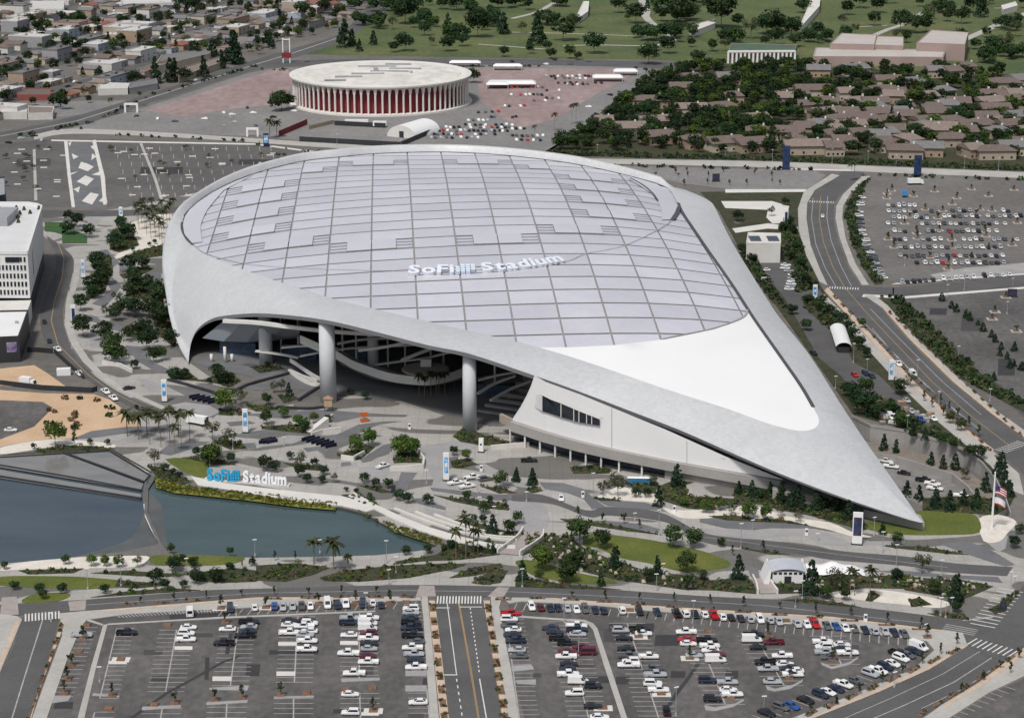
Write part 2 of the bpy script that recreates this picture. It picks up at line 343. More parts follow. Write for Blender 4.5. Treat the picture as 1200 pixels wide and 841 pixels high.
# ---------------- plaza
plaza = sheet('plaza', [(40,258),(150,243),(235,225),(260,260),(215,300),(215,420),(300,480),(640,430),(800,500),(1000,560),(1100,600),(1150,600),(1187,606),(1210,640),(1200,690),(1150,735),(1120,728),(1060,718),(985,709),(900,702),(818,698),(729,691.5),(600,687),(490,685.5),(300,689.5),(240,691.5),(100,702.5),(20,707),(-60,712),(-60,668),(0,660.5),(60,655.8),(150,645.8),(186.5,637.8),(190,638),(195,645.6),(220,650.6),(300,653.6),(360,652.6),(440,650.6),(490,645.6),(512.6,640),(495,631.4),(470,623.4),(445.4,611.4),(428.4,601.4),(400,594.4),(370,590.4),(300,580.4),(230,572.4),(180,559),(150,539),(128,525.6),(75,529),(0,534),(-60,538),(-60,500),(100,470),(150,478),(185,482),(120,450),(85,412),(75,380),(78,350),(86,305),(75,290),(52,278)], .08, plaza_m, label='pale concrete plaza with dark wavy paving bands')
# dark paving bands (traced)
Z12 = .10
BANDS = []
BANDS += [tile(0,200,4,p) for p in (
 [(395,215),(480,210),(455,262),(425,262)], [(500,275),(545,275),(590,340),(575,350),(520,300)], [(430,380),(500,370),(560,430),(530,455),(470,440)],
 [(350,480),(385,470),(380,545),(345,555)], [(505,480),(570,540),(530,600),(490,640),(430,625),(520,560),(495,520)], [(380,670),(440,680),(480,705),(575,730),(570,760),(500,730),(410,700)],
 [(410,760),(460,765),(490,820),(425,830)], [(560,430),(610,410),(640,450),(560,490)], [(690,480),(755,470),(757,540),(700,550)], [(590,730),(690,740),(720,790),(620,790)], [(320,800),(375,810),(400,860),(350,850)])]
BANDS += [tile(0,400,4,p) for p in (
 [(320,0),(345,10),(390,55),(355,55)], [(420,0),(480,10),(500,40),(420,20)], [(590,20),(660,25),(720,100),(790,130),(830,120),(860,160),(740,150),(640,90)],
 [(330,460),(430,420),(600,400),(720,400),(840,380),(760,420),(600,430),(420,455)], [(520,470),(640,440),(800,430),(860,440),(700,465),(560,485)], [(735,525),(790,485),(880,470),(990,470),(900,505),(800,535)],
 [(760,320),(830,290),(940,290),(1040,320),(1000,360),(920,340),(850,320)], [(640,170),(760,200),(840,240),(700,240)], [(1100,480),(1200,475),(1200,500),(1120,505)], [(1060,380),(1160,370),(1200,385),(1080,400)])]
BANDS += [tile(200,350,4,p) for p in (
 [(0,500),(70,485),(180,500),(235,530),(180,555),(100,530),(20,525)], [(380,540),(700,520),(980,540),(1110,545),(1100,555),(900,553),(780,580),(600,560),(420,560)],
 [(750,650),(880,590),(1000,575),(1090,575),(980,590),(900,620),(830,665),(730,720),(690,715)], [(390,680),(550,640),(660,645),(570,680),(420,695)], [(300,640),(440,615),(520,618),(350,655)],
 [(930,740),(1020,690),(1060,680),(1020,730),(890,770)], [(880,790),(1000,780),(1060,810),(980,840),(890,840)], [(0,420),(100,435),(260,440),(220,460),(80,460)], [(620,700),(720,690),(760,700),(640,720)],
 [(780,770),(870,765),(880,790),(800,785)], [(260,420),(420,400),(560,380),(600,400),(430,430)], [(560,470),(640,430),(690,430),(620,480)])]
BANDS += [tile(400,500,5,p) for p in (
 [(445,115),(640,90),(700,80),(800,110),(760,140),(650,130),(600,180),(600,320),(640,330),(700,370),(700,380),(530,350),(540,310),(480,210)], [(330,330),(350,265),(445,270),(400,335),(380,385),(320,350)],
 [(110,195),(240,110),(300,95),(290,130),(180,200),(130,212)], [(780,235),(840,215),(960,280),(880,285)], [(520,355),(700,375),(900,395),(1200,405),(1200,440),(900,430),(700,400),(530,375)],
 [(410,420),(470,420),(610,470),(610,490),(500,465),(420,440)], [(485,475),(610,500),(610,540),(490,525)], [(0,210),(50,205),(60,225),(0,235)], [(640,180),(690,170),(640,250),(620,240)], [(1000,330),(1120,330),(1200,350),(1200,375),(1020,350)])]
BANDS += [tile(600,540,5,p) for p in (
 [(160,125),(300,130),(420,165),(480,220),(550,270),(470,285),(420,225),(330,190),(190,165)], [(180,355),(330,355),(540,350),(760,370),(870,400),(860,420),(700,400),(540,375)], [(0,200),(180,200),(280,230),(430,290),(560,270),(720,272),(870,305),(1000,340),(980,352),(860,330),(700,300),(560,310),(440,325),(240,255),(0,235)],
 [(470,215),(560,230),(780,245),(850,265),(910,300),(850,290),(720,280),(560,265)])]
BANDS += [tile(820,580,5,p) for p in (
 [(0,130),(60,130),(180,150),(420,145),(640,185),(620,200),(480,190),(300,205),(150,195),(0,160)], [(0,195),(250,205),(640,195),(790,240),(900,290),(1000,270),(1200,270),(1200,290),(1000,295),(860,300),(700,290),(620,240),(480,240),(350,260),(200,245),(0,215)],
 [(270,410),(340,430),(355,500),(300,480)])]
BANDS += [tile(860,600,3.488,p) for p in ([(840,130),(960,120),(1060,160),(1150,215),(1110,222),(1020,195),(920,160)], [(1030,120),(1100,80),(1120,100),(1110,150),(1080,165)], [(560,240),(700,240),(860,255),(1080,265),(1100,290),(960,275),(760,262)])]
for k, b in enumerate(BANDS):
    sheet('dark_paving_or_shade', b, Z12+.0004*k, paver if k % 3 else paver_mid, plaza)
sheet('dark_paving_or_shade', [(224,424),(262,408),(320,402),(440,410),(540,432),(600,470),(622,470),(600,492),(575,500),(520,486),(470,470),(400,462),(340,455),(290,440),(250,432)], .092, paver, plaza)  # canopy shade put into the ground colour as a dark paver sheet
sheet('north_verge', [(820,225),(900,224),(945,224),(938,245),(938,270),(915,264),(880,266),(850,255)], .05, cover, label='dark verge between roof corner and avenue')
for p in ([(845,236),(905,236),(925,242),(918,262),(905,262),(898,255),(900,246),(850,244)], [(850,222),(945,222),(945,225),(850,226)], [(858,268),(900,262),(935,266),(935,270),(900,268),(862,273)]): slab('white_path', p, 0, .12, conc_w, plaza)
# mid-grey court and paths
for k, b in enumerate((tile(400,500,5,[(870,440),(1060,440),(1200,470),(1200,560),(1110,620),(1060,600),(1020,480),(900,480)]), tile(600,540,5,[(0,240),(150,250),(220,330),(200,400),(120,425),(60,420),(0,400)]))):
    sheet('grey_court', b, .095+.001*k, paver_mid, plaza, sm=3)
# pale gravel gardens
for k, b in enumerate((tile(600,540,5,[(500,220),(560,180),(640,150),(760,190),(850,205),(880,270),(1000,290),(1200,285),(1200,330),(1020,338),(930,310),(840,250),(700,235)]), tile(820,580,5,[(0,85),(100,90),(300,60),(420,95),(560,135),(760,160),(900,220),(1010,245),(900,245),(760,205),(640,180),(500,148),(200,135),(60,122)]),
          tile(860,600,3.488,[(1003,30),(1050,12),(1100,15),(1155,40),(1120,85),(1085,120),(1020,118)]), tile(860,600,3.488,[(400,345),(480,320),(600,318),(760,340),(880,370),(840,392),(700,380),(560,365),(440,350)]),
          tile(0,200,4,[(610,250),(800,205),(775,335),(640,375),(545,415),(560,385),(655,350)]), tile(0,400,4,[(0,500),(180,465),(330,462),(520,480),(520,500),(300,490),(120,515),(0,530)]),
          tile(0,600,3.488,[(0,240),(60,210),(260,190),(480,180),(600,180),(600,200),(540,225),(330,230),(100,235)]))):
    sheet('pale_gravel', b, .13+.001*k, gravel if k not in (0,2) else gravel, plaza, sm=3)
sandy = sheet('sandy_ground', [(-60,455),(0,457),(55,461),(110,462),(128,468),(145,480),(165,490),(160,505),(110,512),(50,515),(0,523),(-60,530)], .105, sand, label='orange sandy ground with dry bushes')
site = sheet('building_site', [(0,432),(40,428),(55,437),(80,455),(60,456),(0,452),(-40,450),(-40,432)], .105, sand, label='sandy building site below the screen block')

# ---------------- lawns and planting beds
def beds(name, plist, m, z=.17, parent=plaza, base=.05, sm=0):
    out = []
    for k, p in enumerate(plist): out.append(slab(name, p, base, z+.001*k, m, parent, sm=sm))
    return out
LAWNS = [tile(600,540,5,[(430,440),(520,430),(720,450),(900,480),(1120,530),(1200,560),(1270,590),(1270,620),(1170,640),(1000,650),(800,600),(640,570),(500,510),(420,500)]),
         tile(600,540,5,[(20,600),(60,580),(150,590),(260,620),(400,660),(560,690),(620,715),(480,722),(280,705),(120,670)]),
         tile(0,400,4,[(775,552),(960,560),(975,628),(910,632)]), tile(0,600,3.488,[(0,265),(200,262),(370,268),(520,285),(480,310),(270,312),(0,300)]),
         tile(0,600,3.488,[(620,180),(760,175),(900,180),(1000,185),(960,210),(820,220),(640,215)]), tile(0,600,3.488,[(90,370),(140,335),(270,330),(285,345),(230,365)]),
         tile(860,400,3.53,[(530,755),(600,740),(780,700),(960,710),(1010,730),(1015,790),(900,800),(700,800),(560,780)])]
beds('lawn', LAWNS, lawn, .16, sm=3)
for p in (tile(0,200,4,[(210,243),(300,245),(330,275),(290,300),(255,290),(210,285)]), tile(0,200,4,[(290,285),(345,278),(408,308),(408,342),(292,342)])): slab('lawn', p, .05, .3, turf_dark, plaza)
# planting beds with ground cover; bushes are scattered over them later
BEDS = [tile(0,200,4,p) for p in ([(520,285),(600,250),(650,350),(560,385),(515,370)], [(590,405),(660,375),(760,350),(765,400),(660,415)], [(415,415),(520,400),(530,470),(490,570),(410,610),(400,570),(470,500)], [(560,490),(690,440),(710,465),(650,500),(580,508)], [(580,590),(640,530),(720,540),(700,610)],
   [(700,590),(760,550),(770,640),(830,780),(820,830),(730,760)], [(590,730),(680,720),(700,790),(600,780)], [(510,640),(560,610),(580,650),(530,650)])]
BEDS += [tile(0,400,4,p) for p in ([(690,585),(760,590),(850,640),(900,660),(860,672),(740,640)], [(160,515),(300,490),(430,490),(540,505),(430,510),(200,525)], [(990,470),(1060,455),(1150,505),(1080,508)], [(790,160),(870,130),(930,180),(1130,185),(1080,215),(1000,195),(800,175)], [(1100,320),(1180,335),(1120,350)])]
BEDS += [tile(200,350,4,p) for p in ([(370,320),(490,310),(540,330),(420,350)], [(180,370),(280,350),(330,385),(260,405)], [(230,520),(300,520),(290,550),(225,545)], [(350,500),(470,500),(510,520),(400,530)], [(425,600),(560,590),(660,600),(660,635),(560,625),(430,610)], [(780,735),(900,690),(960,695),(890,755),(830,755)], [(1045,770),(1070,720),(1150,720),(1180,770)],
   [(500,450),(590,460),(600,470),(530,490)], [(190,660),(290,670),(360,705),(280,700)], [(50,745),(180,740),(310,780),(210,780)], [(530,770),(690,785),(740,810),(600,800)])]
BEDS += [tile(400,500,5,p) for p in ([(0,400),(60,395),(180,420),(240,480),(170,470),(60,430)], [(100,345),(180,350),(310,385),(230,388)], [(300,190),(420,180),(455,205),(310,215)], [(640,200),(720,190),(800,220),(700,245),(650,240)], [(540,400),(660,420),(860,440),(980,460),(980,490),(860,480),(660,440)], [(620,545),(760,550),(870,590),(1060,630),(1040,665),(900,630),(740,570)],
   [(640,690),(860,670),(960,710),(930,750),(700,780),(470,790),(300,810),(320,790),(560,750)], [(820,350),(940,360),(1030,390),(920,390)], [(1080,370),(1150,350),(1170,375),(1120,390)], [(660,60),(720,0),(860,60),(980,90),(1000,110),(820,110),(700,90)])]
BEDS += [tile(600,540,5,p) for p in ([(90,440),(180,435),(330,440),(420,510),(560,570),(800,650),(1000,670),(1150,690),(1200,760),(1000,755),(780,720),(620,700),(420,650),(260,600),(170,590),(100,540),(60,560)], [(280,340),(420,350),(690,395),(880,435),(700,415),(460,380),(320,360)], [(20,680),(90,690),(280,720),(640,755),(420,752),(20,740)],
   [(860,150),(960,110),(1100,70),(1190,90),(1020,140),(1030,200),(1180,240),(1200,290),(1030,280),(900,240),(840,200)], [(340,40),(500,20),(580,50),(570,75),(360,75)], [(470,215),(560,220),(640,235),(520,235)], [(650,130),(760,110),(860,130),(840,190),(760,190)])]
BEDS += [tile(820,580,5,p) for p in ([(0,10),(160,20),(330,40),(480,20),(640,60),(900,110),(930,200),(800,165),(640,120),(470,90),(330,50),(160,60),(0,60)], [(50,125),(200,120),(330,140),(480,145),(640,180),(500,165),(160,150)], [(120,500),(270,470),(330,545),(330,580),(200,570),(0,550),(0,500)], [(405,495),(700,490),(960,480),(1200,470),(1300,500),(1330,560),(1200,550),(960,545),(760,570),(460,580)],
   [(475,615),(640,610),(800,630),(950,660),(800,650)], [(230,310),(400,330),(530,348),(420,350)], [(970,620),(1000,560),(1060,590),(1010,625)], [(1085,295),(1160,300),(1220,310),(1150,315)])]
BEDS += [tile(860,600,3.488,p) for p in ([(640,260),(840,275),(1000,290),(1060,305),(980,340),(940,355),(850,345),(700,320)], [(715,360),(760,350),(810,380),(725,388)], [(1040,400),(1080,380),(1150,320),(1170,322),(1110,400),(1070,418)], [(790,415),(940,415),(960,440),(860,432)], [(610,140),(780,142),(960,175),(880,172),(700,152)])]
BEDS += [tile(0,600,3.488,p) for p in ([(370,250),(520,240),(650,250),(770,255),(690,265),(560,262)], [(480,280),(620,290),(690,300),(560,312),(470,305)], [(370,350),(520,325),(700,312),(820,320),(600,335)], [(780,250),(960,230),(1047,240),(1047,285),(900,290),(790,280)], [(75,240),(340,232),(300,250),(120,255)])]
BEDS += [tile(300,600,3.488,p) for p in ([(0,220),(150,210),(250,220),(300,228),(240,255),(120,285),(0,280)], [(260,270),(360,240),(560,220),(800,210),(860,215),(800,235),(620,270),(420,285),(280,282)], [(790,270),(880,230),(1000,210),(1010,225),(900,260),(830,268)], [(880,290),(960,240),(1030,240),(1000,290),(930,298)])]
BEDS += [tile(860,400,3.53,p) for p in ([(0,590),(200,640),(430,690),(520,720),(560,770),(400,740),(200,690),(0,660)], [(780,650),(1000,640),(1080,660),(1130,690),(1080,720),(960,710),(780,700)])]
bedobs = beds('planting_bed', BEDS, cover, .2)
# ---------------- roads
front = road('front_road', [(-60,712),(21,707.5),(100,703),(238,692),(300,690),(469,685.5),(600,687.5),(729,692),(818,698),(900,702.5),(986,709),(1101,723),(1131,729)], [(-60,726),(21,720.5),(100,715),(183,709.5),(300,700),(483,699),(597,699.5),(690,703.5),(761,709),(900,717.5),(975,722.5),(1104,737.5),(1127,741)], label='two lane road between the lots and the plaza', z=.13)
avenue = road('central_avenue', [(510,699),(513,730),(520,780),(532,870)], [(565,699),(570,730),(578,780),(592,870)], label='straight avenue between the two front lots')
wave_ = road('west_avenue', [(27,722),(14,760),(0,790),(-30,870)], [(71,719),(60,760),(48,800),(28,870)], label='avenue at the west end of the front lots')
sweep = road('sweeping_road', [(1128,736),(1134,755),(1089,783.5),(1032,809),(952,841),(880,870)], [(1215,735),(1200,757),(1147,798),(1104,823.6),(1078,841),(1030,870)], label='wide road sweeping round the main car park', z=.07)
cross = sheet('road_junction', [(1101,722),(1131,727.5),(1174,723),(1187,700),(1205,680),(1260,640),(1260,760),(1200,757),(1165,772),(1134,755),(1127,741),(1100,737)], .14, asph2, label='junction of the sweeping road and the front road')
ring = road('plaza_road', [(600,580),(636,580),(686,598),(712,594),(772,600),(820,623),(860,630),(900,633.5),(960,642),(998,647),(1060,652),(1118,660),(1187,664.5)], [(600,587),(648,591),(690,606),(714,604),(780,612),(820,634),(860,641),(890,643.5),(940,650),(975,656),(1060,663),(1104,670),(1180,675)], label='dark road crossing the plaza below the stadium tip', z=.15)
eave = road('east_avenue', [(990,195),(985,203),(955,221),(945,237),(943,256),(948,288),(959,316),(970,338),(1000,371),(1030,404),(1070,447),(1115,488),(1166,526),(1196,552),(1230,590)], [(1018,195),(1010,205),(986,227),(978,240),(977,256),(982,279),(993,310),(1008,334),(1032,361),(1064,398),(1115,448),(1160,485),(1200,516),(1220,533),(1260,570)], label='broad avenue curving past the crowded east car park', z=.06)
road('east_access_road', [(1000,334),(1045,337),(1060,336),(1200,323),(1330,312)], [(1012,345),(1045,346),(1060,346),(1200,335),(1330,325)], label='access road between the two east lots', z=.055)
wroad = road('west_road', [(54,276),(65,298),(64,320),(52,350),(47,375),(54,402),(70,415),(95,438),(120,457),(150,475),(172,486)], [(72,288),(86,304),(83,330),(75,355),(74,380),(82,406),(95,425),(112,441),(140,460),(172,474),(192,481)], label='curving road between the white office block and the plaza', z=.12)
nstreet = road('north_street', [(40,158),(85,151),(200,156),(300,162.5),(450,172),(620,184),(760,187),(900,189.5),(1050,196),(1200,202),(1330,208)], [(40,164),(85,157),(200,161),(300,167.5),(450,178),(620,190),(760,193),(900,196.5),(1050,203),(1200,209),(1330,215)], m=conc, label='pale concrete street north of the stadium', z=.07)
road('stadium_back_street', [(40,247),(160,246),(215,242),(260,238)], [(40,255),(160,253),(215,249),(260,245)], label='street behind the west plaza', z=.11)
blvd = road('boulevard', [(-60,162),(0,155),(85,137),(175,110),(300,70),(340,58),(395,41),(420,20),(445,-5)], [(-60,178),(5,166),(95,147),(190,116),(305,80),(350,66),(402,48),(436,25),(470,0)], label='dark boulevard running past the neighbourhood', z=.06)
road('cemetery_street', [(300,72),(400,70),(560,69),(700,71),(800,74)], [(300,81),(400,77),(560,76),(700,78),(812,82)], label='street along the memorial park', z=.065)
road('neighbourhood_street', [(-30,20),(20,32),(45,50),(75,63)], [(-30,28),(15,38),(38,54),(66,66)], label='street cutting through the neighbourhood', z=.06)
road('stadium_service_road', [(893,300),(900,330),(940,350),(950,380),(985,420)], [(915,300),(925,330),(960,340),(985,385),(995,420)], label='service yard east of the stadium', z=.06)
sheet('east_verge', [(838,240),(862,262),(915,264),(934,268),(946,300),(962,335),(985,372),(1030,418),(1065,455),(1110,497),(1160,540),(1190,580),(1182,596),(1170,562),(1150,540),(1100,515),(1060,503),(1000,486),(960,430),(900,345),(862,283)], .045, cover, label='planted ground between the stadium edge and the broad avenue')
yard = sheet('service_yard', [(880,300),(915,303),(930,330),(935,345),(955,352),(962,380),(985,392),(1000,425),(1030,440),(1060,470),(1100,505),(1110,520),(1060,504),(1010,470),(985,440),(960,420),(920,350)], .09, asph2, label='asphalt service yard east of the stadium shell')
# kerbed pavements
def pave(name, pts, lab, m=conc, h=.2, sm=0): return slab(name, pts, .0, h, m, None, lab, sm)
pave('pavement', [(493,699),(501,699),(503,720),(508,770),(517,870),(506,870),(499,770),(496,722)], 'pavement along the west side of the central avenue')
pave('pavement', [(575,699),(588,701),(585,712),(590,740),(600,790),(612,870),(600,870),(587,790),(578,740)], 'pavement along the east side of the central avenue')
pave('pavement', [(70,719),(100,716),(300,701),(480,700),(494,699.5),(494,703.5),(480,704),(300,711.5),(155,719),(102,726),(95,735),(78,775),(45,870),(27,870),(60,780),(73,745)], 'pavement round the west car park')
pave('pavement', [(588,700),(646,701),(761,710),(900,718.5),(975,723),(1104,738.5),(1128,741.5),(1134,757),(1088,785),(1030,811),(950,843),(880,872),(866,872),(925,843),(1000,814),(1072,783),(1095,762),(1086,751),(1000,739.5),(900,727),(760,715.5),(700,709.5),(612,704.5),(597,707)], 'pavement round the main car park')
pave('pavement', [(-40,715),(20,722),(26,726),(0,788),(-40,860)], 'pavement west of the west avenue')
pave('pavement', [(1215,760),(1200,759),(1147,800),(1104,826),(1080,843),(1040,870),(1062,870),(1105,846),(1160,811),(1205,790)], 'pavement outside the sweeping road')
pave('pavement', [(984,206),(955,223),(946,238),(945,256),(950,288),(961,316),(970,335),(960,330),(945,300),(936,270),(935,245),(942,225),(975,204)], 'west pavement of the curving avenue', h=.18)
pave('pavement', [(1011,206),(988,228),(980,242),(979,256),(984,279),(995,310),(1010,334),(1018,334),(1003,310),(991,280),(987,256),(988,242),(996,228),(1020,207)], 'east pavement of the curving avenue', h=.18)
pave('pavement', [(966,345),(1028,407),(1068,450),(1112,490),(1164,529),(1194,555),(1200,580),(1186,575),(1160,545),(1100,495),(1058,455),(1020,413),(962,352)], 'pavement beside the service yard', h=.18)
pave('pavement', [(1012,346),(1034,361),(1066,398),(1117,448),(1162,485),(1230,535),(1240,532),(1170,483),(1124,444),(1073,396),(1040,358),(1024,346)], 'pavement beside the lower east lot', h=.18)
pave('pavement', [(88,303),(85,330),(77,355),(76,380),(84,405),(97,424),(114,440),(142,459),(190,480),(196,478),(145,455),(120,437),(104,420),(91,400),(84,378),(84,355),(92,330),(95,305)], 'pavement beside the curving west road', h=.2)
for p, lab in (([(1012,345),(1060,347.5),(1200,336.5),(1330,326.5),(1330,328),(1200,338.5),(1060,350),(1010,348)],'kerb strip south of the access road'), ([(1045,333.5),(1200,322),(1330,311.5),(1330,310),(1200,320.5),(1050,332)],'kerb strip north of the access road'),
               ([(900,197),(1000,199.5),(1000,200.8),(900,198.3)],'kerb strip beside the pale north street'), ([(60,164),(300,168.5),(380,179),(380,180.5),(300,170),(60,165.5)],'kerb strip behind the empty north lot')):
    pave('kerb', p, lab, conc_w, .16)
# hedge-like planting strips are built later; terraces of the sunken yard
pitz = -8.0
Pt = pit
b = MB()
n = len(Pt)
floor = sheet('sunken_yard', PIT, pitz, asph_pale, label='sunken parking yard behind the stadium tip')
rw = MB()
for k in range(n):
    a, c = Pt[k], Pt[(k+1)%n]; rw.quad((a.x,a.y,pitz),(c.x,c.y,pitz),(c.x,c.y,.0),(a.x,a.y,.0))
o = rw.build('retaining_wall', conc_grey); tag(o, 'tall grey concrete retaining wall round the sunken yard', 'wall')
MB().wall([G(x,y) for x,y in PIT[:9]], 1.0, .35).build('parapet', conc_grey, o)
# inner terrace with its own low wall
T1 = [(1000,491),(1020,502),(1060,508),(1100,520),(1130,530),(1150,545),(1166,564)]
top = [G(x,y) for x,y in T1]
inner = [Vector((p.x-(4+k*.3), p.y-11+k*.9, 0)) for k, p in enumerate(top)]
tb = MB()
for k in range(len(top)-1):
    tb.quad((top[k].x,top[k].y,-5.2),(inner[k].x,inner[k].y,-5.2),(inner[k+1].x,inner[k+1].y,-5.2),(top[k+1].x,top[k+1].y,-5.2))
o = tb.build('planted_terrace', mat('dry_earth',(.17,.145,.12),.95,scale=.3,col2=(.24,.21,.18),fine=.15)); o['kind'] = 'structure'; o['label'] = 'planted ledge on the retaining wall'
w2 = MB().wall([Vector((p.x,p.y,pitz)) for p in inner], 3.0, .5).build('terrace_wall', conc_grey); tag(w2, 'low grey wall holding the planted ledge above parked trucks', 'wall')
# ================================================================== STADIUM
CO = [36.6766, 4.6704, -3.0377, 0.2279, -0.0972, 1.1972, -0.8821, -1.343, 0.4267, -4.5274, -3.4024, 1.5179, -3.4646, -0.6181, -2.9233]
MON = [(a, b) for a in range(5) for b in range(5-a)]
def ZR(x, y):                                    # roof height field (fitted to the roof grid)
    if y > 1035: y = 1035+(y-1035)*.55
    X = x/100; Y = (y-830)/100
    return sum(c*X**a*Y**b for c, (a, b) in zip(CO, MON))
def RC(px, py, off=0.0):                         # point of the roof seen at a pixel
    pz = pd = None; z = 60.0
    while z > -6:
        q = G(px, py, z); d = z-ZR(q.x, q.y)-off
        if pd is not None and pd > 0 >= d:
            t = pd/(pd-d); return G(px, py, pz+(z-pz)*t)
        pz, pd = z, d; z -= .25
    return G(px, py, 30)
shell_m = mat('perforated_aluminium', (.52,.53,.535), .5, metal=.12, scale=.05, col2=(.57,.58,.585), fine=.02, fscale=1.2, spec=.4); cells(shell_m, .75, .05)
etfe = mat('roof_foil', (.495,.495,.55), .35, scale=.03, col2=(.565,.565,.61), rnd=.08, fine=.03, fscale=.5, spec=.5)
etfe_hi = mat('roof_foil_raised', (.56,.56,.61), .35, scale=.03, var=.03, rnd=.05, spec=.5)
gut = mat('roof_gutter', (.29,.275,.275), .7, scale=.3, var=.15)
slatm = mat('roof_louvre', (.27,.27,.30), .5, scale=.3, var=.08)
memb = mat('white_membrane', (.74,.74,.735), .6, scale=.02, col2=(.79,.79,.785), spec=.3)
darkrim = mat('dark_rim', (.07,.07,.075), .6, scale=.4)
white_wall = mat('white_wall', (.72,.72,.72), .6, scale=.05, col2=(.77,.77,.77))
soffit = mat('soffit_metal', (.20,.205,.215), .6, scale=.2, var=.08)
column_m = mat('column_concrete', (.52,.54,.56), .7, scale=.15, var=.07)
stad = thing('stadium', 'vast white and silver stadium with gridded translucent roof and pointed canopy', 'stadium', (0,0,0))

# --- roof region (px) with boundary on the height field
FRONT_IN = [(214,275),(218,280),(225,287),(243,300),(262,308),(290,318.5),(330,332),(384,349),(435,362),(513,380),(565,392),(632,408)]
NOSE_IN = [(632,408),(700,429),(775,455),(850,479),(897,496),(920,502.5),(936,505.5),(948,505),(956,501.5),(959.5,496),(959,489),(953,478),(939,454),(914,418),(890,384),(876,364)]
NOSE_IN = [tuple(p)[:2] for p in catmull([Vector((x,y,0)) for x,y in NOSE_IN], 3)]
MEMB_BACK = [(876,364),(873,371),(862,377),(845,383),(827,388),(776,398.5),(720,405),(670,407.5),(632,408)]
RIGHT_IN = [(876,364),(860,338),(830,295),(808,264),(800,252),(795,243),(790,231),(784,222),(772,216.5)]
FAR_IN = [(772,216.5),(753,211),(720,202.5),(690,196),(667,191.7),(630,186.7),(598,183.2),(560,180.3),(520,178.8),(470,179.5),(430,181.5),(400,184.5),(370,187.5),(345,191.5),(300,203.5),(272,214),(249,225.5),(232,237),(222,246),(216,254),(213,264),(214,275)]
ETFE_PX = FRONT_IN + [(670,407.5),(720,405),(776,398.5),(827,388),(845,383),(862,377),(873,371),(876,364)] + RIGHT_IN[1:] + FAR_IN[1:-1]
region = [RC(*p) for p in ETFE_PX]
# roof deck (gutters show between the panels)
def surf(poly, off, name, m, parent, step=9.0, smooth=True):
    pts = [Vector((p.x,p.y)) for p in poly]; e = [(k,(k+1)%len(pts)) for k in range(len(pts))]
    xs = [p.x for p in pts]; ys = [p.y for p in pts]; x = min(xs)
    while x < max(xs):
        y = min(ys)
        while y < max(ys):
            if inside(x, y, poly): pts.append(Vector((x, y)))
            y += step
        x += step
    V, _, Fc, *_ = delaunay_2d_cdt(pts, e, [], 0, 1e-3)
    fs = []
    for f in Fc:
        cx = sum(V[k].x for k in f)/3; cy = sum(V[k].y for k in f)/3
        if inside(cx, cy, poly): fs.append(tuple(f) if orient(V, f) else tuple(f)[::-1])
    return mk(name, [(v.x, v.y, ZR(v.x, v.y)+off) for v in V], fs, m, parent, smooth)
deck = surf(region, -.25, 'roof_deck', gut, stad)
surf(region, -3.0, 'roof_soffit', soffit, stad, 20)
GX, GY, GT, GU, GV = 18.3726, 737.388, 0.0590720, 17.23984, 15.89909
cu, su = math.cos(GT), math.sin(GT)
def grid(i, j): return (GX+GU*i*cu-GV*j*su, GY+GU*i*su+GV*j*cu)
def togrid(p): dx = p.x-GX; dy = p.y-GY; return ((dx*cu+dy*su)/GU, (-dx*su+dy*cu)/GV)
RG = [togrid(p) for p in region]
def clip(poly, ax, val, keep_less):
    out = []
    for k in range(len(poly)):
        a, b = poly[k-1], poly[k]
        ia = (a[ax] <= val) if keep_less else (a[ax] >= val); ib = (b[ax] <= val) if keep_less else (b[ax] >= val)
        if ia != ib:
            t = (val-a[ax])/(b[ax]-a[ax]); out.append((a[0]+(b[0]-a[0])*t, a[1]+(b[1]-a[1])*t))
        if ib: out.append(b)
    return out
def cell_poly(i0, i1, j0, j1):
    q = clip(RG, 0, i0, False)
    for ax, v, kl in ((0,i1,True),(1,j0,False),(1,j1,True)):
        if len(q) < 3: return []
        q = clip(q, ax, v, kl)
    o = []
    for p in q:
        if not o or (abs(p[0]-o[-1][0])+abs(p[1]-o[-1][1])) > .01: o.append(p)
    if len(o) > 2 and abs(o[0][0]-o[-1][0])+abs(o[0][1]-o[-1][1]) < .01: o.pop()
    return o
def area2(q): return abs(sum(q[k-1][0]*q[k][1]-q[k][0]*q[k-1][1] for k in range(len(q))))/2
def panel(name, q, z0, z1, m):
    W = [grid(*p) for p in q]; n = len(W)
    if sum(W[k-1][0]*W[k][1]-W[k][0]*W[k-1][1] for k in range(n)) < 0: W = W[::-1]
    v = [(x, y, ZR(x,y)+z1) for x, y in W]+[(x, y, ZR(x,y)+z0) for x, y in W]
    cx = sum(w[0] for w in W)/n; cy = sum(w[1] for w in W)/n; v.append((cx, cy, ZR(cx,cy)+z1+.12))
    f = [(2*n, k, (k+1)%n) for k in range(n)]+[(n+k, n+(k+1)%n, (k+1)%n, k) for k in range(n)]
    o = mk(name, v, f, [m, side_m], stad); o.data.polygons.foreach_set('material_index', [0]*n+[1]*n); return o
side_m = mat('panel_edge', (.21,.20,.205), .7, scale=.4, var=.1)
OPEN = {(-5,7):'L',(-4,7):'R',(-2,7):'L',(-1,7):'R',(0,8):'L',(1,8):'R',(1,10):'L',(1,12):'L',(1,14):'L',(1,16):'L',(0,18):'L',(2,10):'R',(2,12):'R',(2,14):'R',(2,16):'R',
        (-7,10):'R',(-7,12):'R',(-7,14):'R',(-7,16):'R',(-6,18):'R',(-8,10):'L',(-8,12):'L',(-8,14):'L',(-8,16):'L',(-7,8):'L',(-6,8):'R',(-5,19):'L',(-4,19):'R',(-2,19):'L',(-1,19):'R'}
ci, cj = .020, .044
